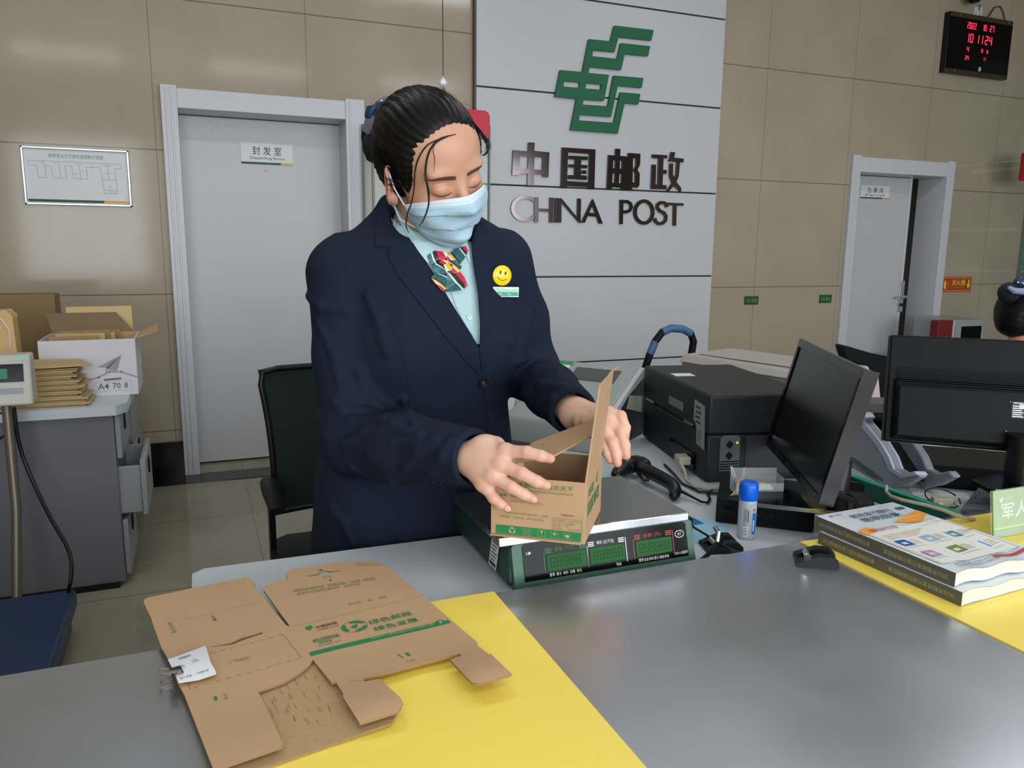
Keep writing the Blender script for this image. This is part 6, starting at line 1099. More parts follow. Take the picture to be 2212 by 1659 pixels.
# ---- head frame (x to her right, y where the face looks, z up)
def cam_vec(r, u, d): return RT*r+UP*u+FW*d
class Head:
    def __init__(s, O, e, n, sc):
        e = V3(e)/np.linalg.norm(e); n = V3(n); n = n-e*(n @ e); n /= np.linalg.norm(n); E = V3(cam_vec(*e)); N = V3(cam_vec(*n)); s.X = -E; s.Y = N; s.Z = np.cross(s.X, s.Y); s.O = V3(O); s.s = sc; s.R = np.stack([s.X, s.Y, s.Z], 1)
    def loc(s, P): return ((P-s.O) @ s.R)/s.s
    def w(s, p): return s.O+(s.R @ V3(p))*s.s
    def head(s, P):
        q = s.loc(P); q2 = q.copy(); q2[:, 0] = np.abs(q2[:, 0])
        d = el(q, (0, -.012, .035), (.073, .092, .078)); d = smin(d, el(q, (0, .026, .035), (.064, .060, .062)), .03); d = smin(d, el(q, (0, .026, -.022), (.062, .060, .070)), .02)
        d = smin(d, el(q2, (.036, .046, -.040), (.028, .030, .030)), .02); d = smin(d, el(q, (0, .020, -.072), (.052, .058, .042)), .025); d = smin(d, el(q, (0, .062, -.098), (.020, .018, .017)), .018)
        d = smin(d, el(q2, (.026, .074, .020), (.026, .012, .008)), .014)
        d = smax(d, -el(q2, (.031, .101, -.001), (.020, .016, .011)), .012)
        d = smin(d, el(q2, (.0315, .0715, -.006), (.0165, .0145, .0125)), .004)
        d = smin(d, rc(q, (0, .080, .006), (0, .101, -.036), .0065, .0105), .012); d = smin(d, el(q2, (.011, .092, -.038), (.008, .009, .007)), .006)
        d = smin(d, el(q, (0, .078, -.066), (.022, .010, .008)), .008)
        a = .62; c, sn = math.cos(a), math.sin(a); R = np.array([[c, sn, 0], [-sn, c, 0], [0, 0, 1]]); ear = el(q2, (.081, -.010, -.014), (.0070, .021, .034), R)
        ear = smax(ear, -el(q2, (.091, -.004, -.010), (.0065, .012, .021), R), .004); ear = smin(ear, el(q2, (.080, .004, -.034), (.005, .008, .010)), .008); d = smin(d, ear, .006)
        return d*s.s
    def hair(s, P):
        q = s.loc(P); q2 = q.copy(); q2[:, 0] = np.abs(q2[:, 0])
        d = el(q, (0, -.016, .042), (.082, .102, .086)); d = smin(d, el(q, (0, -.045, .0), (.074, .070, .075)), .03); d = smin(d, el(q2, (.058, .02, .015), (.021, .030, .045)), .02)
        st = np.sin(np.arctan2(q[:, 2]-.02, np.abs(q[:, 0])+.01)*46+q[:, 1]*30+2*np.sin(q[:, 1]*40))*.0007+np.sin(q[:, 2]*260+q[:, 0]*120+q[:, 1]*60)*.0004
        op = el(q, (0, .106, -.006), (.047, .084, .085)); op = smin(op, el(q2, (.050, .080, -.036), (.036, .050, .054)), .03); op = smin(op, el(q, (0, .08, -.09), (.10, .085, .07)), .02); op = smin(op, el(q, (0, -.02, -.12), (.12, .2, .06)), .02)
        op = smin(op, el(q2, (.092, -.008, -.022), (.028, .034, .048)), .008)
        d = d+st*np.clip(op/.035, 0, 1)+.0105*np.clip(1-op/.030, 0, 1)**1.4; return smax(d, -op, .004)*s.s
F_R = Head(Dp(934, 362, 1.41), (.80, .37, .48), (.53, -.50, -.68), 1.07)
# ---- woman's skeleton: pixel column, pixel row, distance
J = lambda *a: V3(Dp(*a))
SR, ER, WR = J(742, 592, 1.47), J(772, 948, 1.475), J(1020, 990, 1.275)
SL, EL, WL = J(1082, 566, 1.575), J(1148, 806, 1.665), J(1240, 892, 1.41)
def hand1(P):
    k = .0035
    I = [J(1092, 975, 1.232), J(1137, 977, 1.212), J(1169, 985, 1.205), J(1189, 990.5, 1.203)]; M_ = [J(1082, 1004, 1.226), J(1126, 1022, 1.208), J(1160, 1040, 1.203), J(1180, 1048, 1.203)]
    Rg = [J(1064, 1027, 1.228), J(1104, 1052, 1.212), J(1132, 1068, 1.210), J(1151, 1077, 1.212)]; Pk = [J(1044, 1045, 1.236), J(1066, 1076, 1.226), J(1082, 1089, 1.224), J(1094, 1096, 1.226)]
    r = [.0112, .0100, .0090, .0076]; D = [chain(P, I, r, k), chain(P, M_, [x*1.03 for x in r], k), chain(P, Rg, r, k), chain(P, Pk, [x*.88 for x in r], k)]
    wr = WR+0; pm = None
    for q, a in ((I, .0135), (M_, .0145), (Rg, .0145), (Pk, .0130)):
        c = rc(P, wr+(q[0]-wr)*.12+(q[0]-wr)*.0, q[0]-(q[1]-q[0])*.05, .022, a); pm = c if pm is None else smin(pm, c, .016)
    pm = smin(pm, rc(P, J(1050, 965, 1.262), J(1060, 1030, 1.252), .020, .018), .02)
    th = chain(P, [J(1040, 968, 1.262), J(1072, 962, 1.275), J(1100, 985, 1.285), J(1122, 1004, 1.288)], [.017, .0135, .011, .0085], .006)
    d = smin(pm, th, .010); f = D[0]
    for x in D[1:]: f = smin(f, x, .0022)
    d = smin(d, f, .009)
    for q in (I, M_, Rg, Pk):
        m = q[1]-V3(FW)*.0; d = smin(d, np.linalg.norm(P-(q[0]-V3(FW)*.004), axis=1)-.0085, .008)
        for t in (-.35, 0, .35): pass
    d = smin(d, rc(P, wr+(wr-ER)*.0, wr+(ER-wr)*.35, .0265, .033), .012); return d, (I, M_, Rg, Pk)
def hand2(P):
    k = .0035
    I = [J(1312, 893, 1.385), J(1341, 899, 1.372), J(1351, 924, 1.366), J(1350, 946, 1.364)]; M_ = [J(1312, 912, 1.378), J(1340, 930, 1.364), J(1350, 962, 1.358), J(1353, 984, 1.356)]
    Rg = [J(1306, 930, 1.376), J(1322, 954, 1.362), J(1331, 980, 1.357), J(1334, 1000, 1.355)]; Pk = [J(1295, 940, 1.380), J(1304, 962, 1.368), J(1312, 980, 1.364), J(1318, 994, 1.362)]
    r = [.0112, .0100, .0090, .0078]; D = [chain(P, I, r, k), chain(P, M_, [x*1.03 for x in r], k), chain(P, Rg, r, k), chain(P, Pk, [x*.88 for x in r], k)]; wr = WL; pm = None
    for q, a in ((I, .0135), (M_, .0145), (Rg, .0140), (Pk, .0125)):
        c = rc(P, wr+(q[0]-wr)*.10, q[0], .023, a); pm = c if pm is None else smin(pm, c, .016)
    th = chain(P, [J(1250, 902, 1.385), J(1257, 914, 1.360), J(1270, 913, 1.338), J(1279, 909, 1.328)], [.017, .0135, .011, .0085], .006); d = smin(pm, th, .010); f = D[0]
    for x in D[1:]: f = smin(f, x, .0022)
    d = smin(d, f, .009); d = smin(d, rc(P, wr, wr+(EL-wr)*.35, .026, .032), .012); return d, (I, M_, Rg, Pk)
NB = J(905, 505, 1.515)
def far(P, c, r): return np.linalg.norm(P-V3(c), axis=1)-r
def body(P):
    d = np.full(len(P), 1.0); c = P.mean(0) if len(P) < 80000 else None
    def near(q, r): return np.linalg.norm(P-q, axis=1) < r
    big = rc(P, (.42, 1.56, .86), (.43, 1.53, 1.16), .125, .12); big = smin(big, rc(P, SR, SL, .04, .04), .03); big = smin(big, rc(P, SR, ER, .042, .038), .02); big = smin(big, rc(P, ER, WR+(ER-WR)*.3, .038, .030), .02)
    big = smin(big, rc(P, SL, EL, .040, .036), .02); big = smin(big, rc(P, EL, WL+(EL-WL)*.3, .036, .029), .02)
    for x in (.35, .49): big = smin(big, rc(P, (x, 1.57, .82), (x, 1.60, .10), .07, .04), .02); big = smin(big, rc(P, (x, 1.60, .05), (x+.01, 1.48, .035), .030, .026), .02)
    neck = rc(P, V3(NB), F_R.w((0, -.018, -.055)), .056, .050); big = smin(big, neck, .02); d = big
    for fn, q, r in ((lambda p: F_R.head(p), F_R.O, .20), (lambda p: hand1(p)[0], J(1080, 1010, 1.24), .17), (lambda p: hand2(p)[0], J(1290, 930, 1.38), .17)):
        m = near(q, r)
        if m.any(): d[m] = smin(d[m], fn(P[m]), .008)
        d[~m] = np.minimum(d[~m], np.maximum(np.linalg.norm(P[~m]-q, axis=1)-.13, .02)) if len(P) < 40 else d[~m]
    return d
def body_c(P):    # block test must see the small parts too
    d = body(P)
    for q, r in ((F_R.O, .13), (J(1080, 1010, 1.24), .10), (J(1290, 930, 1.38), .09)):
        l = np.linalg.norm(P-q, axis=1)-r; d = np.where(l < .01, 0, d)
    return d
class Blocky:
    def __init__(s, f, g): s.f = f; s.g = g; s.first = True
    def __call__(s, P):
        if s.first: s.first = False; return s.g(P)
        return s.f(P)
woman = thing('person', (.42, 1.56, 0), 'person in navy suit, blue face mask and scarf folding a carton on the scale', 'person')
Pb, Ib = sdf_mesh(Blocky(body, body_c), (.12, 1.0, .0), (.95, 1.78, 1.66), .0022)
me = np_mesh('body', Pb, Ib, [M_skin])
hd, F1 = hand1(Pb[:1]); _, F2 = hand2(Pb[:1]); tv = np.zeros(len(Pb))
for F in (F1, F2):
    for q in F:
        for c, r, a in ((q[3], .011, .75), (q[1]-V3(FW)*.008, .009, .4), (q[0]-V3(FW)*.01, .012, .35)): tv = np.maximum(tv, a*np.exp(-(((Pb-c)**2).sum(1))/r**2))
for x in (-.04, .04): tv = np.maximum(tv, .35*np.exp(-((Pb-F_R.w((x, .075, -.03)))**2).sum(1)/.022**2)); tv = np.maximum(tv, .5*np.exp(-((Pb-F_R.w((x*2, -.006, -.014)))**2).sum(1)/.022**2))
tint(me, tv); tint(me, np.clip((1.25-Pb[:, 2])*8, 0, 1), 'hands_lit_tone'); body_o = link('body', me, woman)
BV = BVHTree.FromPolygons([tuple(p) for p in Pb], [tuple(int(x) for x in q) for q in Ib])
# nails on the visible fingers
M_nail = mat('nail', (222, 168, 152), .25)
for F, flip in ((F1, 1), (F2, 1)):
    for q in F:
        tip, pre = Vector(q[3]), Vector(q[2]); d = (tip-pre).normalized(); c = tip+d*.001; n = -FW; n = (n-d*n.dot(d)).normalized(); b = d.cross(n)
        if F is F2: continue
        m = MB(); r_ = .0079; vs = [c+d*(.0052*math.cos(a))+b*(.0046*math.sin(a))+n*(r_+.0006-.0016*math.sin(a)**2) for a in [2*math.pi*i/14 for i in range(14)]]; ctr_ = c+n*(r_+.0012); m.add([ctr_]+vs, [(0, i+1, (i+1) % 14+1) for i in range(14)], M_nail)
        m.build('fingernail', body_o, sharp=180)
M_cr = mat('skin_crease', (176, 116, 96), .6)
for F, rs in ((F1, (.0100, .0103, .0100, .0088)),):
    for q, r_ in zip(F, rs):
        a0, a1_ = Vector(q[1]), Vector(q[2]); d = (a1_-a0).normalized(); n = -FW; n = (n-d*n.dot(d)).normalized(); b = d.cross(n)
        for o, w_ in ((-.0014, .6), (.0012, .75)):
            m = MB(); m.tube([a0+d*(o+.0006*math.cos(a*2))+(n*math.cos(a)+b*math.sin(a))*(r_-.00005) for a in [w_*t for t in (-1, -.6, -.2, .2, .6, 1)]], [.0001, .0003, .00035, .00035, .0003, .0001], M_cr, 5); m.build('knuckle_crease', body_o, sharp=180)
# ---- face details
M_brow = mat('brow_brown', (92, 62, 54), .8); M_lash = mat('lash_dark', (60, 40, 34), .7)
def onhead(x, z, off=.0006):
    o = Vector(F_R.w((x, .2, z))); h = BV.ray_cast(o, Vector(-F_R.Y)); return Vector(h[0])+Vector(F_R.Y)*off if h[0] else Vector(F_R.w((x, .08, z)))
for s_ in (1, -1):
    m = MB(); up = [(.011, .0150), (.018, .0175), (.032, .0190), (.044, .0185), (.055, .0125)]; dn = [(.055, .0112), (.044, .0130), (.032, .0120), (.018, .0095), (.011, .0090)]
    g = []; N = 14
    def ip(l, t): t = t*(len(l)-1); i = min(int(t), len(l)-2); return tuple(a+(b-a)*(t-i) for a, b in zip(l[i], l[i+1]))
    for i in range(N+1):
        a, b = ip(up, i/N), ip(dn[::-1], i/N)
        for j in range(4): g.append(onhead(s_*(a[0]+(b[0]-a[0])*j/3), a[1]+(b[1]-a[1])*j/3))
    m.add(g, [(i*4+j, i*4+j+1, i*4+j+5, i*4+j+4) for i in range(N) for j in range(3)], M_brow); m.build('eyebrow', body_o, sharp=180)
    m = MB(); m.tube([onhead(s_*x, z, .0003) for x, z in ((.0165, -.0115), (.022, -.0145), (.029, -.0160), (.036, -.0155), (.043, -.0125), (.0475, -.0095))], [.0004, .0008, .0010, .0010, .0010, .0005], M_lash, 6); m.build('eyelashes', body_o)
    m = MB(); m.tube([onhead(s_*x, z, -.0001) for x, z in ((.018, -.0015), (.025, .0025), (.032, .0035), (.040, .0015), (.046, -.0030))], .0005, mat('lid_crease', (170, 112, 90), .6), 5); m.build('eyelid_crease', body_o)
# ---- mask
nu, nv = 56, 52; R_ = np.zeros((nv+1, nu+1)); ANG = np.radians(69)
for j in range(nv+1):
    for i in range(nu+1):
        u = -1+2*i/nu; v = j/nv; th = u*ANG; zt_, zb_ = -.0165-.020*u*u, -.118+.030*u*u; z = zt_+(zb_-zt_)*v
        o = Vector(F_R.w((0, .0, z))); d = Vector(F_R.R @ V3((math.sin(th), math.cos(th), 0))); h = BV.ray_cast(o+d*.17, -d); R_[j, i] = (.17-h[3])/F_R.s if h[0] else .06
env_ = R_.copy()
for _ in range(140):
    q = np.pad(env_, 1, mode='edge'); env_ = np.maximum(R_, (q[:-2, 1:-1]+q[2:, 1:-1]+q[1:-1, :-2]*1+q[1:-1, 2:])/4)
fs = np.zeros_like(R_)
for j in range(nv+1):
    for i in range(nu+1):
        u = -1+2*i/nu; v = j/nv; e = min(1, v*6)*min(1, (1-v)*5)*min(1, (1-abs(u))*4); fs[j, i] = .0015+.006*e*max(0, 1-u*u)+e*.0048*((v*3.3+.14*math.sin(u*3)) % 1)**1.5+e*.0016*math.sin(u*8+v*9)+e*.0014*math.sin(u*13-v*12)*v
MR = env_+fs
def mpt(i, j, o=0):
    u = -1+2*i/nu; v = j/nv; th = u*ANG; zt_, zb_ = -.0165-.020*u*u, -.118+.030*u*u; r = MR[j, i]+o; return Vector(F_R.w((math.sin(th)*r, math.cos(th)*r, zt_+(zb_-zt_)*v)))
vs = [mpt(i, j) for j in range(nv+1) for i in range(nu+1)]; vb = [mpt(i, j, -.0012) for j in range(nv+1) for i in range(nu+1)]; n = len(vs); k = nu+1
m = MB(); 
for j in range(nv):
    for i in range(nu):
        a = j*k+i; mt = M_maskw if (j < 3 or i < 1 or i >= nu-1) else M_mask; m.mi(mt)
F_ = [[], []]
for j in range(nv):
    for i in range(nu): a = j*k+i; F_[0 if (j < 5) else 1].append((a, a+1, a+k+1, a+k))
m.add(vs, F_[0], M_maskw); m.f += F_[1]; m.m += [m.mi(M_mask)]*len(F_[1]); allf = F_[0]+F_[1]; m.v += [tuple(v) for v in vb]; m.f += [tuple(x+n for x in reversed(q)) for q in allf]; m.m += [m.mi(M_maskw)]*len(allf)
bd_ = [j*k for j in range(nv)]+[nv*k+i for i in range(nu)]+[(nv-j)*k+nu for j in range(nv)]+[nu-i for i in range(nu)]
for a, b in zip(bd_, bd_[1:]+bd_[:1]): m.f.append((a, b, b+n, a+n)); m.m.append(m.mi(M_maskw))
mask_o = m.build('face_mask', woman, sharp=180)
m = MB()
for jj in (3, 7, 8):
    for i in range(2, nu-2):
        a, b = mpt(i, int(jj), .0005), mpt(i+1, int(jj), .0005); m.tube([a.lerp(b, .1), a.lerp(b, .55)], .00028, mat('stitch_blue', (140, 176, 200), .7), 4)
for i_ in (3, 53):
    for j in range(10, 44, 2):
        a, b = mpt(i_-1, j, .0005), mpt(i_+1, j, .0005); m.tube([a, b], .0003, mat('stitch_blue', (140, 176, 200)), 4)
m.build('mask_stitching', mask_o)
earR = [Vector(F_R.w(q)) for q in ((.082, -.004, .014), (.080, -.018, -.006), (.079, -.014, -.034))]
MB().tube([mpt(nu, 1), mpt(nu, 1).lerp(earR[0], .5)+Vector(F_R.X)*.004, earR[0]], .0013, M_maskw, 6).build('ear_loop', mask_o)
MB().tube([mpt(nu, nv-1), mpt(nu, nv-1).lerp(earR[2], .5)+Vector(F_R.X)*.006-UP*.012, earR[2]], .0013, M_maskw, 6).build('ear_loop', mask_o)
MB().tube([mpt(0, 1), Vector(F_R.w((-.081, -.002, .012)))], .0013, M_maskw, 6).build('ear_loop', mask_o); MB().tube([mpt(0, nv-1), Vector(F_R.w((-.079, -.012, -.036)))], .0013, M_maskw, 6).build('ear_loop', mask_o)
# ---- hair
Ph, Ih = sdf_mesh(F_R.hair, F_R.O-.2, F_R.O+.2, .003); hair_o = link('hair', np_mesh('hair', Ph, Ih, [M_hair]), woman)
HV = BVHTree.FromPolygons([tuple(p) for p in Ph], [tuple(int(x) for x in q) for q in Ih])
rng = random.Random(5); m = MB(); bun = (.020, -.118, .004)
ql = F_R.loc(Ph); q2_ = ql.copy(); q2_[:, 0] = np.abs(q2_[:, 0])
opv = smin(el(ql, (0, .106, -.006), (.047, .084, .085)), el(q2_, (.050, .080, -.036), (.036, .050, .054)), .03)
rim_ = np.where((np.abs(opv) < .012) & (ql[:, 1] > .015) & (ql[:, 2] > -.05) & (F_R.head(Ph) > .0002))[0]
back_ = np.where((ql[:, 2] > .0) & (opv > .01) & (ql[:, 1] > -.09) & (F_R.head(Ph) > .004))[0]
def surf(q, off):
    c0_ = Vector((0, -.016, .02)); d = (q-c0_).normalized(); o = Vector(F_R.w(c0_+d*.22)); dd = (Vector(F_R.w(c0_))-o).normalized(); h = HV.ray_cast(o, dd); h2 = BV.ray_cast(o, dd)
    if h[0] is None and h2[0] is None: return None
    return (h[0] if (h[0] is not None and (h2[0] is None or h[3] < h2[3])) else h2[0])-dd*off
for k_ in range(900):
    fr = k_ < 620; s0 = Vector(ql[rng.choice(rim_ if fr else back_)]); 
    c0_ = Vector((0, .02, .0))
    if fr: s0 += Vector((s0.x*-.04, rng.uniform(0, .003), -.002*rng.random())) 
    e_ = Vector(bun)+Vector((rng.uniform(-.03, .03), 0, rng.uniform(-.02, .02))); off_ = rng.uniform(.0001, .0012 if fr else .0007); pts = []; N_ = 10; bow = .022+.02*abs(s0.z)/.08
    for i in range(N_):
        t = i/(N_-1); q = s0.lerp(e_, t)+Vector((0, 0, bow*math.sin(math.pi*t))); p = surf(q, off_ if i else .0)
        if p is not None: pts.append(p)
    if el(np.array([tuple(s0)])*[[1 if s0.x > 0 else -1, 1, 1]], (.090, -.008, -.022), (.026, .036, .052))[0] < .004: continue
    if len(pts) > 6: m.tube(pts, [.0001, .0002, .0003]+[rng.uniform(.0003, .0006)]*(len(pts)-4)+[.0002], M_hair, 3)
m.build('swept_strands', hair_o, sharp=180)
def hugp(x, y, d):
    r = ray(x, y).normalized(); best = None
    for T in (HV, BV):
        h = T.ray_cast(CAM, r)
        if h[0] is not None and (best is None or h[3] < best): best = h[3]
    if best is not None and y < 372: return CAM+r*(best-.0022)
    q = Dp(x, y, d)
    return q if best is None or (q-CAM).length < best-.002 else CAM+r*(best-.002)
def strand(name, px, r, dd=.0):
    P_ = []
    for x, y, d in px: P_.append(hugp(x, y, d))
    out = []
    for i in range(len(P_)-1):
        p0, p1, p2, p3 = P_[max(i-1, 0)], P_[i], P_[i+1], P_[min(i+2, len(P_)-1)]
        for t in (0, .25, .5, .75): out.append(.5*((2*p1)+(p2-p0)*t+(2*p0-5*p1+4*p2-p3)*t*t+(3*p1-p0-3*p2+p3)*t**3))
    out.append(P_[-1]); n = len(out); MB().tube(out, [r*min(1, .4+i/6, (n-i)/6+.1) for i in range(n)], M_hair, 5).build(name, hair_o)
dF = (Vector(F_R.w((.05, .075, 0)))-CAM).dot(FW)-.012
for px, r in (([(985, 290), (950, 300), (930, 322), (921, 350), (919, 380), (924, 410), (926, 440), (917, 470), (905, 490)], .0016), ([(975, 292), (940, 310), (924, 340), (920, 380), (927, 415), (925, 445), (921, 455)], .0011), ([(960, 296), (925, 312), (905, 340), (896, 372), (894, 410), (888, 440), (880, 462), (877, 488), (884, 505)], .0013), ([(950, 300), (936, 320), (939, 345), (937, 375)], .0006)):
    strand('loose_strand', [(x, y, dF-.004*(i > 3)-.003*(i > 5)) for i, (x, y) in enumerate(px)], r)
dR = (Vector(F_R.w((-.06, .055, .04)))-CAM).dot(FW)-.004
for k_, px in enumerate(([(1015, 262), (1035, 285), (1048, 305), (1053, 322), (1047, 334), (1041, 335)], [(1010, 258), (1032, 280), (1050, 300), (1056, 318), (1050, 332), (1043, 334)], [(1012, 255), (1040, 285), (1058, 308), (1061, 325)], [(990, 240), (1020, 262), (1044, 290), (1051, 312), (1045, 330)])): strand('loose_strand', [(x, y, dR+.002*k_) for x, y in px], .0017 if k_ < 2 else .0009)
for k_, px in enumerate(([(905, 190), (930, 187), (960, 192), (990, 212)], [(880, 192), (900, 186), (925, 184)], [(985, 220), (1010, 226), (1035, 240)], [(860, 200), (880, 190), (905, 187)])): strand('loose_strand', [(x, y, 1.40) for x, y in px], .00035)
# bun, net, navy ribbon and clip
def bl(name, c, r, mt, par, R=None, n=14, nz=0):
    m = MB(); m.ball((0, 0, 0), 1, mt, n); out = []
    for v in m.v:
        v = Vector(v); k_ = 1+nz*(math.sin(v.x*7+v.z*5)+math.sin(v.y*9-v.x*4))
        out.append(tuple(F_R.w(Vector(c)+Vector((v.x*r[0]*k_, v.y*r[1]*k_, v.z*r[2]*k_)))))
    m.v = out; return m.build(name, par, sharp=180)
def at_px(x, y, d): return tuple(F_R.loc(V3(Dp(x, y, d))[None])[0])
bunp = at_px(822, 300, 1.475); bl('hair_bun', bunp, (.034, .032, .040), M_hair, hair_o, nz=.03)
bl('hair_net', at_px(815, 318, 1.46), (.026, .026, .030), mat('net_navy', (14, 18, 32), .7, bump=.6, bscale=900), hair_o, nz=.03)
rib = woman
m = MB(); M_rib = mat('ribbon_navy', (24, 50, 84), .4); M_ribg = mat('ribbon_grey', (112, 106, 126), .45, bump=.3, bscale=600)
def band_(px, w, mt, name, th=.003):
    P_ = [Dp(*q) for q in px]; m = MB(); vs = []
    for i, p in enumerate(P_):
        t = (P_[min(i+1, len(P_)-1)]-P_[max(i-1, 0)]).normalized(); nrm = t.cross(FW).normalized(); ww = w[i] if hasattr(w, '__len__') else w
        for a in (-1, -.5, 0, .5, 1): vs.append(p+nrm*ww*a-FW*(.004*(1-a*a)))
    n_ = len(vs); f = [(i*5+j, i*5+j+1, (i+1)*5+j+1, (i+1)*5+j) for i in range(len(P_)-1) for j in range(4)]
    m.add(vs+[v+FW*th for v in vs], f+[tuple(x+n_ for x in reversed(q)) for q in f]+[(0, 5*i, 5*i+5, 0) for i in ()], mt); return m.build(name, hair_o, sharp=180)
band_([(828, 232, 1.43), (812, 252, 1.425), (799, 270, 1.43), (790, 288, 1.44)], [.008, .012, .013, .008], M_ribg, 'ribbon_band')
band_([(845, 212, 1.44), (833, 216, 1.43), (822, 224, 1.43), (815, 236, 1.435)], [.006, .009, .009, .005], M_ribg, 'ribbon_loop')
band_([(838, 222, 1.425), (822, 232, 1.42), (808, 246, 1.425), (800, 238, 1.43)], [.006, .014, .014, .008], M_rib, 'ribbon_bow')
band_([(812, 228, 1.42), (802, 236, 1.42), (800, 250, 1.425), (806, 262, 1.43)], [.004, .010, .011, .005], M_rib, 'ribbon_bow')
m = MB(); m.ball(Dp(824, 219, 1.415), .003, M_chrome, 6); m.ball(Dp(834, 225, 1.415), .0025, M_chrome, 6); m.build('hair_clip', hair_o)
# ---- jacket
TH = math.radians(8); ax = np.array([math.cos(TH), math.sin(TH)]); ay = np.array([-math.sin(TH), math.cos(TH)])     # across, backwards
ZS = np.array([.55, .70, .80, .90, .98, 1.06, 1.13, 1.19, 1.25, 1.30]); AS = np.array([.222, .222, .214, .200, .190, .192, .198, .194, .180, .150]); BS = np.array([.175, .175, .168, .158, .152, .160, .168, .155, .125, .09])
CX_ = np.array([.417, .417, .418, .418, .42, .424, .427, .426, .423, .42]); CY_ = np.array([1.56, 1.56, 1.56, 1.555, 1.55, 1.545, 1.54, 1.53, 1.51, 1.50])
def torso(P, sh=0):
    z = P[:, 2]; a = np.interp(z, ZS, AS)-sh; b = np.interp(z, ZS, BS)-sh; x = P[:, 0]-np.interp(z, ZS, CX_); y = P[:, 1]-np.interp(z, ZS, CY_)
    u = (x*ax[0]+y*ax[1])/a; v = (x*ay[0]+y*ay[1])/b; k0 = (np.abs(u)**2.4+np.abs(v)**2.4)**(1/2.4); d = (k0-1)*np.minimum(a, b)*.9
    d = np.maximum(d, z-1.31+sh); 
    for s_, (cx, cz) in ((1, (.093, 1.115)), (-1, (-.078, 1.115))):    # bust
        c = np.array([.427+cx*ax[0]-.105*ay[0], 1.54+cx*ax[1]-.105*ay[1], cz]); d = smin(d, el(P, c, (.085-sh, .075-sh, .085-sh)), .05)
    return d
VPX = [(838, 424), (858, 458), (880, 500), (918, 560), (962, 632), (1005, 702), (1036, 752), (1037, 700), (1032, 630), (1022, 570), (1018, 525), (1030, 470), (980, 400), (900, 380)]
def poly_sd(P):     # signed distance (metres) of the neck opening seen along the front
    q = P-V3(CAM); dz = q @ V3(FW); x = W/2+FPX*(q @ V3(RT))/dz; y = H/2-FPX*(q @ V3(UP))/dz; d = np.full(len(P), 1e9); ins = np.zeros(len(P), bool)
    for (x0, y0), (x1, y1) in zip(VPX, VPX[1:]+VPX[:1]):
        ex_, ey_ = x1-x0, y1-y0; t = np.clip(((x-x0)*ex_+(y-y0)*ey_)/(ex_*ex_+ey_*ey_), 0, 1); d = np.minimum(d, np.hypot(x-x0-t*ex_, y-y0-t*ey_)); c = ((y0 > y) != (y1 > y)) & (x < ex_*(y-y0)/(ey_ if ey_ else 1e-9)+x0); ins ^= c
    return np.where(ins, -d, d)*1.45/FPX
def folds(P, L_):
    d = None
    for q, r in L_:
        e = chain(P, q, [r]*len(q), .01); d = e if d is None else np.minimum(d, e)
    return d
cutR = (WR-ER)/np.linalg.norm(WR-ER); cutL = (WL-EL)/np.linalg.norm(WL-EL)
CR_, CL_ = WR+cutR*.006, WL-cutL*.004
FOLD = [([J(700, 905, 1.45), J(760, 890, 1.425), J(835, 905, 1.41)], .010), ([J(720, 935, 1.44), J(780, 915, 1.41), J(850, 925, 1.395)], .008), ([J(745, 975, 1.43), J(790, 950, 1.39), J(845, 950, 1.38)], .008), ([J(790, 1000, 1.40), J(835, 975, 1.36), J(880, 965, 1.35)], .006), ([J(690, 640, 1.44), J(720, 680, 1.41), J(770, 700, 1.42)], .006),
  ([J(870, 1020, 1.345), J(905, 985, 1.32), J(935, 960, 1.32)], .006), ([J(935, 1035, 1.30), J(955, 990, 1.285), J(975, 955, 1.29)], .005),
  ([J(1112, 790, 1.63), J(1140, 770, 1.62), J(1180, 765, 1.64)], .008), ([J(1118, 820, 1.62), J(1150, 800, 1.60), J(1195, 800, 1.62)], .008), ([J(1130, 850, 1.60), J(1165, 835, 1.57), J(1205, 830, 1.57)], .007)]
def arms(P):
    a = chain(P, [SR, (SR+ER)/2+V3(RT)*-.004, ER], [.066, .064, .063], .02); a = smin(a, chain(P, [ER, ER+(WR-ER)*.45, WR+cutR*.03], [.064, .060, .047], .02), .03)
    b = chain(P, [SL, (SL+EL)/2+V3(RT)*.006, EL], [.060, .058, .056], .02); b = smin(b, chain(P, [EL, EL+(WL-EL)*.5, WL+cutL*.03], [.056, .052, .043], .02), .03)
    return a, b
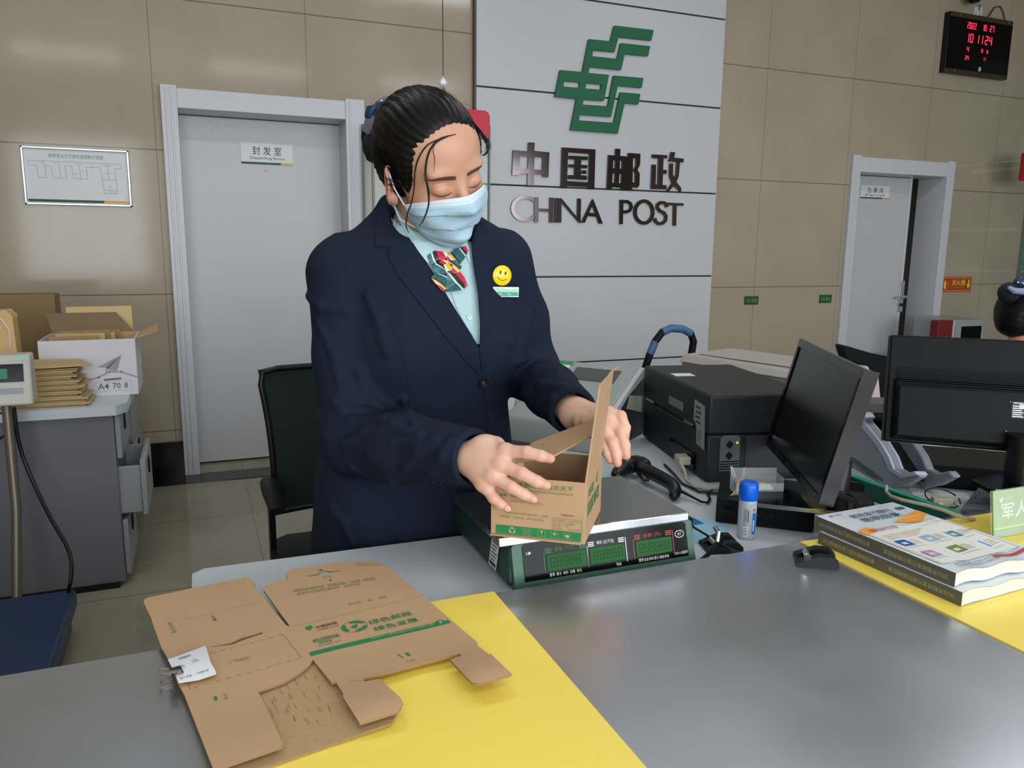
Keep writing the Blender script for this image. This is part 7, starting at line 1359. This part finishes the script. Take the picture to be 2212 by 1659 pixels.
def jacket(P, fold=True):
    d = torso(P); a, b = arms(P); yk = rc(P, SR+V3((0, 0, .004)), SL+V3((0, 0, .004)), .055, .052); yk = smin(yk, rc(P, SR, NB+V3((0, .01, .02)), .050, .058), .03); yk = smin(yk, rc(P, SL, NB+V3((0, .01, .02)), .046, .058), .03); d = smin(d, yk, .04)
    d = smin(d, a, .022); d = smin(d, b, .022); f = folds(P, FOLD) if fold else None
    if fold: m = f < .06; d = np.where(m, smin(d, f, .013), d)
    d = d+.0012*np.sin(P[:, 2]*34+np.sin(P[:, 0]*22)*2+P[:, 0]*18)*np.clip((1.18-P[:, 2])*4, 0, 1)
    col = rc(P, J(800, 505, 1.50), J(838, 440, 1.475), .018, .011); col = smin(col, rc(P, J(838, 440, 1.475), J(880, 428, 1.56), .011, .012), .02); col = smin(col, rc(P, J(1045, 500, 1.53), J(1028, 478, 1.52), .018, .012), .02); d = smin(d, col, .03)
    d = smax(d, .655-P[:, 2], .006)
    # open neck and front, hollow cuffs
    s_ = P-V3(CAM); dz = s_ @ V3(FW); dm = 1.515+(P[:, 2] < 1.2)*0
    d = smax(d, -np.maximum(poly_sd(P), dz-dm), .005)
    d = smax(d, -rc(P, NB-V3((0, 0, .02)), F_R.w((0, -.018, -.03)), .060, .066), .008)
    cr = np.maximum((P-CR_) @ cutR, -.3); near = np.linalg.norm(P-WR, axis=1) < .13; d = np.where(near, smax(d, (P-CR_) @ cutR, .003), d); d = np.where(near, smax(d, -rc(P, CR_-cutR*.035, CR_+cutR*.06, .037, .041), .004), d)
    near = np.linalg.norm(P-WL, axis=1) < .11; d = np.where(near, smax(d, (P-CL_) @ cutL, .003), d); d = np.where(near, smax(d, -rc(P, CL_-cutL*.035, CL_+cutL*.06, .034, .037), .004), d)
    return d
FPXL = [([(690, 905), (740, 885), (800, 890), (850, 915)], .0075), ([(705, 940), (760, 908), (830, 905), (868, 930)], .0075), ([(745, 962), (790, 932), (850, 925), (905, 942)], .007), ([(800, 988), (850, 957), (905, 957)], .006), ([(875, 1012), (902, 977), (940, 952)], .006), ([(930, 1030), (955, 985), (972, 955)], .005),
  ([(796, 640), (818, 690), (836, 760)], .006), ([(668, 640), (695, 662), (745, 672)], .006), ([(680, 852), (725, 868), (785, 858)], .006), ([(762, 1008), (800, 1028), (850, 1040)], .006), ([(690, 700), (720, 760), (735, 830)], .005), ([(776, 800), (790, 850), (820, 880)], .006),
  ([(1115, 780), (1145, 765), (1180, 764)], .006), ([(1120, 815), (1160, 797), (1205, 802)], .0065), ([(1132, 850), (1170, 832), (1215, 837)], .006), ([(1162, 880), (1195, 862), (1232, 858)], .005), ([(1150, 650), (1140, 700), (1150, 745)], .005), ([(870, 862), (896, 920), (900, 970)], .004), ([(1062, 900), (1078, 960)], .004), ([(720, 1100), (745, 1130), (760, 1170)], .005), ([(1100, 620), (1108, 680), (1100, 740)], .005)]
fp = [Vector(p) for L_, _ in FPXL for p in L_]; Rr = np.array([tuple(ray(p.x, p.y).normalized()) for p in fp]); tt = np.full(len(fp), .9)
for _ in range(70): tt += np.clip(jacket(V3(CAM)+Rr*tt[:, None], False), -.02, .08)*.8
hp = V3(CAM)+Rr*(tt[:, None]+.0015); FOLD[:] = []; k_ = 0
for L_, r_ in FPXL: FOLD.append(([hp[k_+i] for i in range(len(L_)) if tt[k_+i] < 1.9], r_)); k_ += len(L_)
FOLD[:] = [f for f in FOLD if len(f[0]) > 1]
Pj, Ij = sdf_mesh(jacket, (.08, 1.1, .62), (.95, 1.78, 1.46), .0042); jk = link('suit_jacket', np_mesh('suit_jacket', Pj, Ij, [M_navy]), woman)
JV = BVHTree.FromPolygons([tuple(p) for p in Pj], [tuple(int(x) for x in q) for q in Ij])
def shirt(P):
    d = torso(P, .013); yk = rc(P, SR, SL, .040, .038); yk = smin(yk, rc(P, NB-V3((0, 0, .03)), NB+V3((0, .0, .03)), .085, .058), .04); d = smin(d, yk, .04); d = smin(d, rc(P, NB, F_R.w((0, -.03, -.075)), .062, .058), .02)
    d = smax(d, -rc(P, NB, F_R.w((0, -.018, -.02)), .0575, .055), .004); top = (P-J(960, 545, 1.45)) @ (F_R.w((0, 0, 0))-V3(NB))/np.linalg.norm(F_R.w((0, 0, 0))-V3(NB)); d = smax(d, .80-P[:, 2], .01)
    nz = (F_R.w((0, 0, -.02))-V3(NB)); nz = nz/np.linalg.norm(nz); return smax(d, (P-J(900, 470, 1.47)) @ nz-.0, .004)
Ps, Is = sdf_mesh(shirt, (.15, 1.2, .78), (.75, 1.75, 1.46), .005); sh_o = link('shirt', np_mesh('shirt', Ps, Is, [M_shirt]), woman)
SV = BVHTree.FromPolygons([tuple(p) for p in Ps], [tuple(int(x) for x in q) for q in Is])
def drape(poly, trees, off, th, mt, name, par, step=6, fall=1.45, edge=None, puff=0, smooth=3):
    # a cloth piece laid on the surface below it, following its relief
    pts = [Vector(p) for p in poly]; L0 = []
    for a, b in zip(pts, pts[1:]+pts[:1]): n = max(1, int((b-a).length/step)); L0 += [a.lerp(b, i/n) for i in range(n)]
    def ins(p):
        c = False
        for a, b in zip(L0, L0[1:]+L0[:1]):
            if (a.y > p.y) != (b.y > p.y) and p.x < (b.x-a.x)*(p.y-a.y)/(b.y-a.y)+a.x: c = not c
        return c
    nb_ = len(L0); G = []; y = min(p.y for p in L0)
    while y < max(p.y for p in L0):
        x = min(p.x for p in L0)
        while x < max(p.x for p in L0):
            q = Vector((x, y))
            if ins(q) and min((q-r).length for r in L0) > step*.6: G.append(q)
            x += step
        y += step
    v, _, tri, *_ = delaunay_2d_cdt(L0+G, [(i, (i+1) % nb_) for i in range(nb_)], [], 1, 1e-6); D = []
    for p in v:
        r = ray(p.x, p.y).normalized(); best = None
        for T in trees:
            h = T.ray_cast(CAM, r)
            if h[0] is not None and (best is None or h[3] < best): best = h[3]
        D.append(best if best else fall/r.dot(FW))
    nbr = [set() for _ in v]
    for t in tri:
        for a in t:
            for b in t:
                if a != b: nbr[a].add(b)
    for _ in range(smooth): D = [min(D[i], (D[i]+sum(D[j] for j in nbr[i]))/(1+len(nbr[i]))) if len(nbr[i]) else D[i] for i in range(len(D))]
    top = []
    for p, d in zip(v, D):
        e = min((p-q).length for q in L0[::2])/20; r = ray(p.x, p.y).normalized(); top.append(CAM+r*(d-off-puff*min(1, e)))
    bot = [p+(p-CAM).normalized()*th for p in top]; n = len(v); f = []
    for t in tri:
        a, b, c = (v[i] for i in t); t = tuple(t)
        if (b-a).cross(c-a) > 0: t = t[::-1]
        f.append(t)
    m = MB(); m.add(top+bot, f+[tuple(i+n for i in reversed(t)) for t in f], mt); used = {(a, b) for t in f for a, b in zip(t, t[1:]+t[:1])}
    for a, b in used:
        if (b, a) not in used: m.f.append((b, a, a+n, b+n)); m.m.append(0)
    return m.build(name, par, sharp=60)
dj = [JV]
drape([(836, 428), (820, 452), (811, 490), (812, 530), (843, 533), (838, 552), (858, 592), (905, 652), (965, 730), (1015, 790), (1040, 812), (1036, 768), (1033, 752), (1004, 704), (960, 634), (916, 562), (878, 502), (856, 462)], dj, .003, .0045, M_navy, 'lapel', jk, puff=.003)
drape([(1034, 482), (1042, 490), (1052, 520), (1057, 560), (1058, 600), (1058, 660), (1054, 730), (1047, 790), (1042, 806), (1036, 752), (1038, 700), (1033, 630), (1023, 570), (1018, 520)], dj, .003, .0045, M_navy, 'lapel', jk, puff=.003)
def sline(pts, par, tree=JV, r=.0007, mt=M_seam, name='seam', off=.0004):
    out = []
    for a, b in zip(pts, pts[1:]):
        n = max(1, int(math.dist(a, b)/8))
        for i in range(n+(b == pts[-1])):
            x, y = a[0]+(b[0]-a[0])*i/n, a[1]+(b[1]-a[1])*i/n; rr = ray(x, y).normalized(); h = tree.ray_cast(CAM, rr)
            if h[0] is not None: out.append(h[0]-rr*off)
    if len(out) > 1: MB().tube(out, r, mt, 5).build(name, par)
sline([(838, 690), (862, 730), (876, 790), (884, 850), (884, 885)], jk); sline([(735, 560), (768, 620), (800, 690), (815, 740)], jk); sline([(1040, 812), (1046, 850), (1052, 900), (1056, 960)], jk, r=.0011)
sline([(905, 896), (960, 900), (1010, 897), (1052, 890), (1080, 882)], jk); sline([(915, 904), (965, 908), (1012, 905), (1052, 898)], jk, r=.0009); sline([(1012, 912), (1055, 906), (1056, 920)], jk)
sline([(843, 533), (812, 530)], jk, off=.006, r=.0006)
def disc_on(x, y, r, th, mt, name, par, tree=JV, n=20, off=.0, tilt=None):
    rr = ray(x, y).normalized(); h = tree.ray_cast(CAM, rr); p = h[0] if h[0] is not None else Dp(x, y, 1.4); N = tilt if tilt is not None else (h[1] if h[1] is not None and h[1].dot(rr) < 0 else -rr)
    F = frame(p-rr*off, N.cross(Vector((0, 0, 1))).cross(N).cross(N)*-1 if 0 else Vector((0, 0, 1)).cross(N), Vector((0, 0, 1))); return F
F = disc_on(1043, 827, 0, 0, None, '', None); m = MB(); m.lathe([(.0004, .0022), (.006, .0022), (.0075, .0034), (.0098, .0034), (.0102, .002), (.0098, 0), (.0004, 0)][::-1], mat('button_dark', (22, 20, 24), .15), F @ Matrix.Translation((0, 0, .001)), 24)
for a in range(4): m.ball((.0022*math.cos(a*math.pi/2+.7), .0022*math.sin(a*math.pi/2+.7), .0036), .0009, M_chrome, 5, F)
m.build('jacket_button', jk)
for x in (936, 952, 966): F = disc_on(x, 1044-(x == 936)*2+(x > 960)*4, 0, 0, None, '', None); m = MB(); m.ball((0, 0, .001), .0022, mat('button_dark', (22, 20, 24)), 6, F, (1, 1, .6)); m.build('cuff_button', jk)
# shirt collar, placket, button
drape([(845, 434), (850, 437), (866, 462), (881, 487), (907, 518), (936, 540), (932, 552), (925, 570), (914, 556), (890, 524), (868, 488), (846, 444)], [SV, BV, JV], .003, .002, M_shirt, 'shirt_collar', sh_o, step=4, puff=.002)
drape([(988, 530), (1000, 515), (1007, 508), (1014, 545), (1016, 572), (1010, 560), (1004, 540)], [SV, BV, JV], .003, .002, M_shirt, 'shirt_collar', sh_o, step=4, puff=.002)
sline([(974, 632), (984, 660), (998, 690), (1022, 728)], sh_o, SV, .0006, mat('shirt_seam', (110, 140, 150), .7)); F = disc_on(1014, 685, 0, 0, None, '', None, SV); m = MB(); m.lathe([(.0004, 0), (.0056, 0), (.006, .0012), (.0052, .002), (.004, .0016), (.0004, .0016)], mat('button_white', (206, 222, 226), .25), F @ Matrix.Translation((0, 0, .0005)), 18)
for a in range(4): m.ball((.0013*math.cos(a*math.pi/2+.7), .0013*math.sin(a*math.pi/2+.7), .0021), .0005, M_ink, 4, F)
m.build('shirt_button', sh_o)
# badges
Nb = None; rr = ray(1081, 595).normalized(); h = JV.ray_cast(CAM, rr); nb_ = (h[1]*.6-rr*.4).normalized(); F = frame(h[0]+nb_*.007, Vector((0, 0, 1)).cross(nb_), Vector((0, 0, 1))) @ Matrix.Rotation(-.18, 4, 'Z')
bd = MB(); R1 = .0195; bd.lathe([(.0005, 0), (R1, 0), (R1, .0018), (R1*.93, .003), (R1*.5, .0042), (.0005, .0046)], mat('badge_yellow', (250, 214, 30), .2), F, 36); bdo = bd.build('smile_badge', label='round yellow smiling badge pinned on the navy jacket', cat='badge')
m = MB(); sx_ = R1/20
for x in (-6, 5): m.prism([(sx_*(x+1.7*math.cos(a*math.pi/6)), sx_*(5.5+3.6*math.sin(a*math.pi/6))) for a in range(12)], .0040, .0053, M_ink, F)
m.tube([F @ Vector((sx_*11*math.cos(math.radians(a)), sx_*(1+10.5*math.sin(math.radians(a))), .0047-.0008*abs(math.cos(math.radians(a))))) for a in range(205, 340, 9)], .0006, M_ink, 6); m.build('smile_face', bdo, sharp=180)
rr = ray(1090, 633).normalized(); h = JV.ray_cast(CAM, rr); nb_ = (h[1]*.5-rr*.5).normalized(); F = frame(h[0]+nb_*.008, Vector((0, 0, 1)).cross(nb_), Vector((0, 0, 1))) @ Matrix.Rotation(-.02, 4, 'Z'); m = MB(); m.box((-.026, -.0098, 0), (.026, .0098, .0024), mat('plate_silver', (210, 220, 215), .15, metal=.8), F); pl_ = m.build('name_plate', label='small green and silver name plate below the yellow badge', cat='badge', bevel=.0008)
m = MB(); m.quad(F, -.0245, -.0085, .049, .0085, mat('plate_teal', (46, 150, 118), .2), .0026); m.prism([(-.0245, 0), (.0245, 0), (.0245, .0085), (.008, .006), (-.0245, .0085)], .0025, .0027, mat('plate_mint', (150, 214, 190), .2), F); m.text('营业员', F, -.020, -.0062, .012, .0045, M_wp, off=.003); m.text('No.', F, .003, -.0058, .008, .0042, M_wp, off=.003); m.build('plate_print', pl_, sharp=180)
# ---- scarf
def scarfmat(name, seed):
    m = bpy.data.materials.new(name); m.use_nodes = True; nt = m.node_tree; b = nt.nodes['Principled BSDF']; b.inputs['Roughness'].default_value = .35; b.inputs['Sheen Weight'].default_value = .3
    g = nt.nodes.new('ShaderNodeNewGeometry'); mp = nt.nodes.new('ShaderNodeMapping'); mp.inputs['Location'].default_value = (seed, seed*.7, 0); mp.inputs['Rotation'].default_value = (.6+seed, seed, .9); nt.links.new(g.outputs['Position'], mp.inputs[0])
    w = nt.nodes.new('ShaderNodeTexWave'); w.inputs['Scale'].default_value = 6.5; w.inputs['Distortion'].default_value = 5; w.inputs['Detail'].default_value = 0; w.wave_profile = 'SAW'; nt.links.new(mp.outputs[0], w.inputs[0])
    r = nt.nodes.new('ShaderNodeValToRGB'); r.color_ramp.interpolation = 'CONSTANT'; cols = [(0, (24, 96, 104)), (.24, (222, 226, 222)), (.30, (20, 26, 40)), (.44, (196, 26, 48)), (.62, (226, 228, 224)), (.68, (218, 176, 40)), (.78, (22, 30, 44)), (.86, (30, 100, 104))]
    while len(r.color_ramp.elements) < len(cols): r.color_ramp.elements.new(.5)
    for e, (p, c) in zip(r.color_ramp.elements, cols): e.position = p; e.color = lin(c)
    nt.links.new(w.outputs[0], r.inputs[0]); nt.links.new(r.outputs[0], b.inputs['Base Color']); return m
MS = [scarfmat('silk_scarf_%s' % 'abcd'[i], .37*i) for i in range(4)]
sc_t = [SV, BV, JV]
sc0 = drape([(922, 552), (940, 541), (965, 545), (985, 556), (975, 566), (950, 574), (930, 572)], sc_t, .005, .002, MS[0], 'neck_scarf', woman, step=4, puff=.006)
drape([(965, 556), (985, 536), (1006, 531), (1012, 541), (1004, 558), (990, 575), (968, 574)], sc_t, .010, .002, MS[1], 'scarf_fold', sc0, step=4, puff=.008); drape([(932, 575), (955, 562), (985, 562), (998, 576), (990, 590), (960, 592), (938, 588)], sc_t, .016, .002, MS[2], 'scarf_fold', sc0, step=4, puff=.008)
drape([(940, 590), (962, 582), (972, 600), (965, 622), (956, 632), (946, 618), (930, 600)], sc_t, .010, .002, MS[3], 'scarf_fold', sc0, step=4, puff=.008); drape([(964, 588), (990, 580), (1004, 600), (1011, 617), (1000, 626), (975, 630), (958, 628), (966, 606)], sc_t, .012, .002, MS[1], 'scarf_fold', sc0, step=4, puff=.009)
drape([(958, 572), (968, 568), (978, 572), (976, 584), (964, 586)], sc_t, .030, .002, MS[0], 'scarf_knot', sc0, step=3, puff=.004)
# ---- trousers and shoes
def trousers(P):
    d = rc(P, (.36, 1.57, .78), (.50, 1.57, .78), .125, .125)
    for x in (.345, .495): d = smin(d, chain(P, [(x, 1.565, .76), (x, 1.58, .45), (x, 1.60, .10)], [.10, .082, .066], .03), .03)
    d = smax(d, .075-P[:, 2], .004); return smax(d, P[:, 2]-.86, .01)
Pt, It = sdf_mesh(trousers, (.2, 1.38, .05), (.66, 1.76, .9), .009); link('trousers', np_mesh('trousers', Pt, It, [M_navy]), woman)
for x in (.345, .495):
    m = MB(); m.tube([(x, 1.655, .036), (x, 1.60, .042), (x, 1.52, .034), (x, 1.43, .024)], [.030, .040, .042, .024], M_blk, 14, flat=.8); m.build('shoe', woman, sharp=80)
# ================================================================== colleague at the right edge
C_R = Head(Dp(2232, 692, 2.85), (.35, .10, .93), (.93, -.05, -.34), 1.05)
def J2(*a): return V3(Dp(*a))
nb2 = C_R.O-V3((.02, -.03, .19)); pel = V3((nb2[0], nb2[1]+.05, .52))
def cbody(P):
    d = smin(C_R.head(P), rc(P, nb2, C_R.w((0, -.018, -.05)), .056, .05), .01); d = smin(d, rc(P, pel, nb2-V3((0, 0, .20)), .10, .09), .02); return smin(d, rc(P, nb2-V3((0, 0, .2)), nb2, .05, .05), .02)
colleague = thing('person', (pel[0], pel[1], 0), 'person at the right edge with a dark hair bun, mostly hidden by the monitor', 'person')
Pc, Ic = sdf_mesh(cbody, C_R.O-V3((.3, .3, .75)), C_R.O+.22, .006); mc_ = np_mesh('body', Pc, Ic, [M_skin]); tint(mc_, np.zeros(len(Pc))); link('body', mc_, colleague)
Pc, Ic = sdf_mesh(C_R.hair, C_R.O-.2, C_R.O+.2, .005); ch_ = link('hair', np_mesh('hair', Pc, Ic, [M_hair]), colleague)
sh = .20; sv = V3(RT)*.19; sv[2] = 0
def cjk(P):
    s1, s2 = nb2+V3(RT)*-.16-V3((0, 0, .07)), nb2+V3(RT)*.16-V3((0, 0, .07)); d = rc(P, s1, s2, .06, .06); d = smin(d, rc(P, pel, nb2-V3((0, 0, .16)), .17, .15), .05); d = smin(d, rc(P, s1, nb2, .05, .06), .03); d = smin(d, rc(P, s2, nb2, .05, .06), .03)
    for s, q in ((s1, -1), (s2, 1)): e = s+V3((q*.04, 0, -.27)); w_ = e+V3((-.02, -.24, .04)); d = smin(d, chain(P, [s, e, w_], [.06, .055, .045], .02), .03)
    d = smax(d, -rc(P, nb2-V3((0, 0, .02)), C_R.w((0, -.018, 0)), .062, .07), .006); return smax(d, .42-P[:, 2], .01)
Pc, Ic = sdf_mesh(cjk, (nb2[0]-.45, nb2[1]-.5, .4), (nb2[0]+.45, nb2[1]+.4, nb2[2]+.12), .009); link('suit_jacket', np_mesh('suit_jacket', Pc, Ic, [M_navy]), colleague)
def ccol(P): d = np.abs(rc(P, nb2-V3((0, 0, .01)), C_R.w((0, -.018, -.02)), .062, .060))-.002; return smax(smax(d, (P-(nb2+V3((0, 0, .055)))) @ V3((0, 0, 1)), .003), -(P[:, 2]-nb2[2]+.02), .003)
Pc, Ic = sdf_mesh(ccol, nb2-.12, nb2+.14, .004); link('shirt_collar', np_mesh('shirt_collar', Pc, Ic, [M_shirt]), colleague)
def bl2(name, px, r, mt):
    c = Dp(*px); m = MB(); m.ball(c, r, mt, 14, sc=(1, .9, .95)); return m.build(name, ch_, sharp=180)
bl2('hair_bun', (2180, 632, 2.80), .040, mat('net_navy', (14, 18, 32))); bl2('ribbon', (2203, 610, 2.78), .022, M_rib); m = MB(); m.tube([Dp(2178, 620, 2.75), Dp(2190, 628, 2.745), Dp(2212, 630, 2.745), Dp(2230, 626, 2.75)], [.006, .011, .012, .006], mat('ribbon_pale', (130, 142, 176), .5), 8); m.build('ribbon_band', ch_)
m = MB(); m.ball(Dp(2199, 610, 2.742), .004, M_chrome, 5); m.ball(Dp(2210, 612, 2.742), .004, M_chrome, 5); m.build('hair_clip', ch_)
for q in (-1, 1):
    m = MB(); m.tube([pel+V3((q*.09, -.02, -.02)), pel+V3((q*.10, -.38, -.03)), pel+V3((q*.10, -.40, -.44))], [.085, .07, .05], M_navy, 14); m.build('trouser_leg', colleague, sharp=80); m = MB(); m.tube([(pel[0]+q*.10, pel[1]-.37, .035), (pel[0]+q*.10, pel[1]-.5, .028)], [.035, .026], M_blk, 10); m.build('shoe', colleague, sharp=80)
cc = thing('office_chair', (pel[0], pel[1], 0), 'black office chair the colleague at the right edge sits on', 'chair'); m = MB(); m.box((pel[0]-.23, pel[1]-.25, .36), (pel[0]+.23, pel[1]+.23, .415), M_blkm); m.build('seat', cc, bevel=.02, seg=3)
m = MB(); m.tube([(pel[0], pel[1], .06), (pel[0], pel[1], .37)], .028, M_blk, 12); m.build('gas_column', cc)
for q in range(5):
    a = q*2*math.pi/5; c = Vector((pel[0], pel[1], .08)); e = c+Vector((.27*math.cos(a), .27*math.sin(a), -.02)); m = MB(); m.tube([c, e], [.024, .014], M_blk, 8); l = m.build('base_leg', cc); MB().ball((e.x, e.y, .026), .026, M_blk, 8).build('castor', l)
bpy.context.view_layer.update()
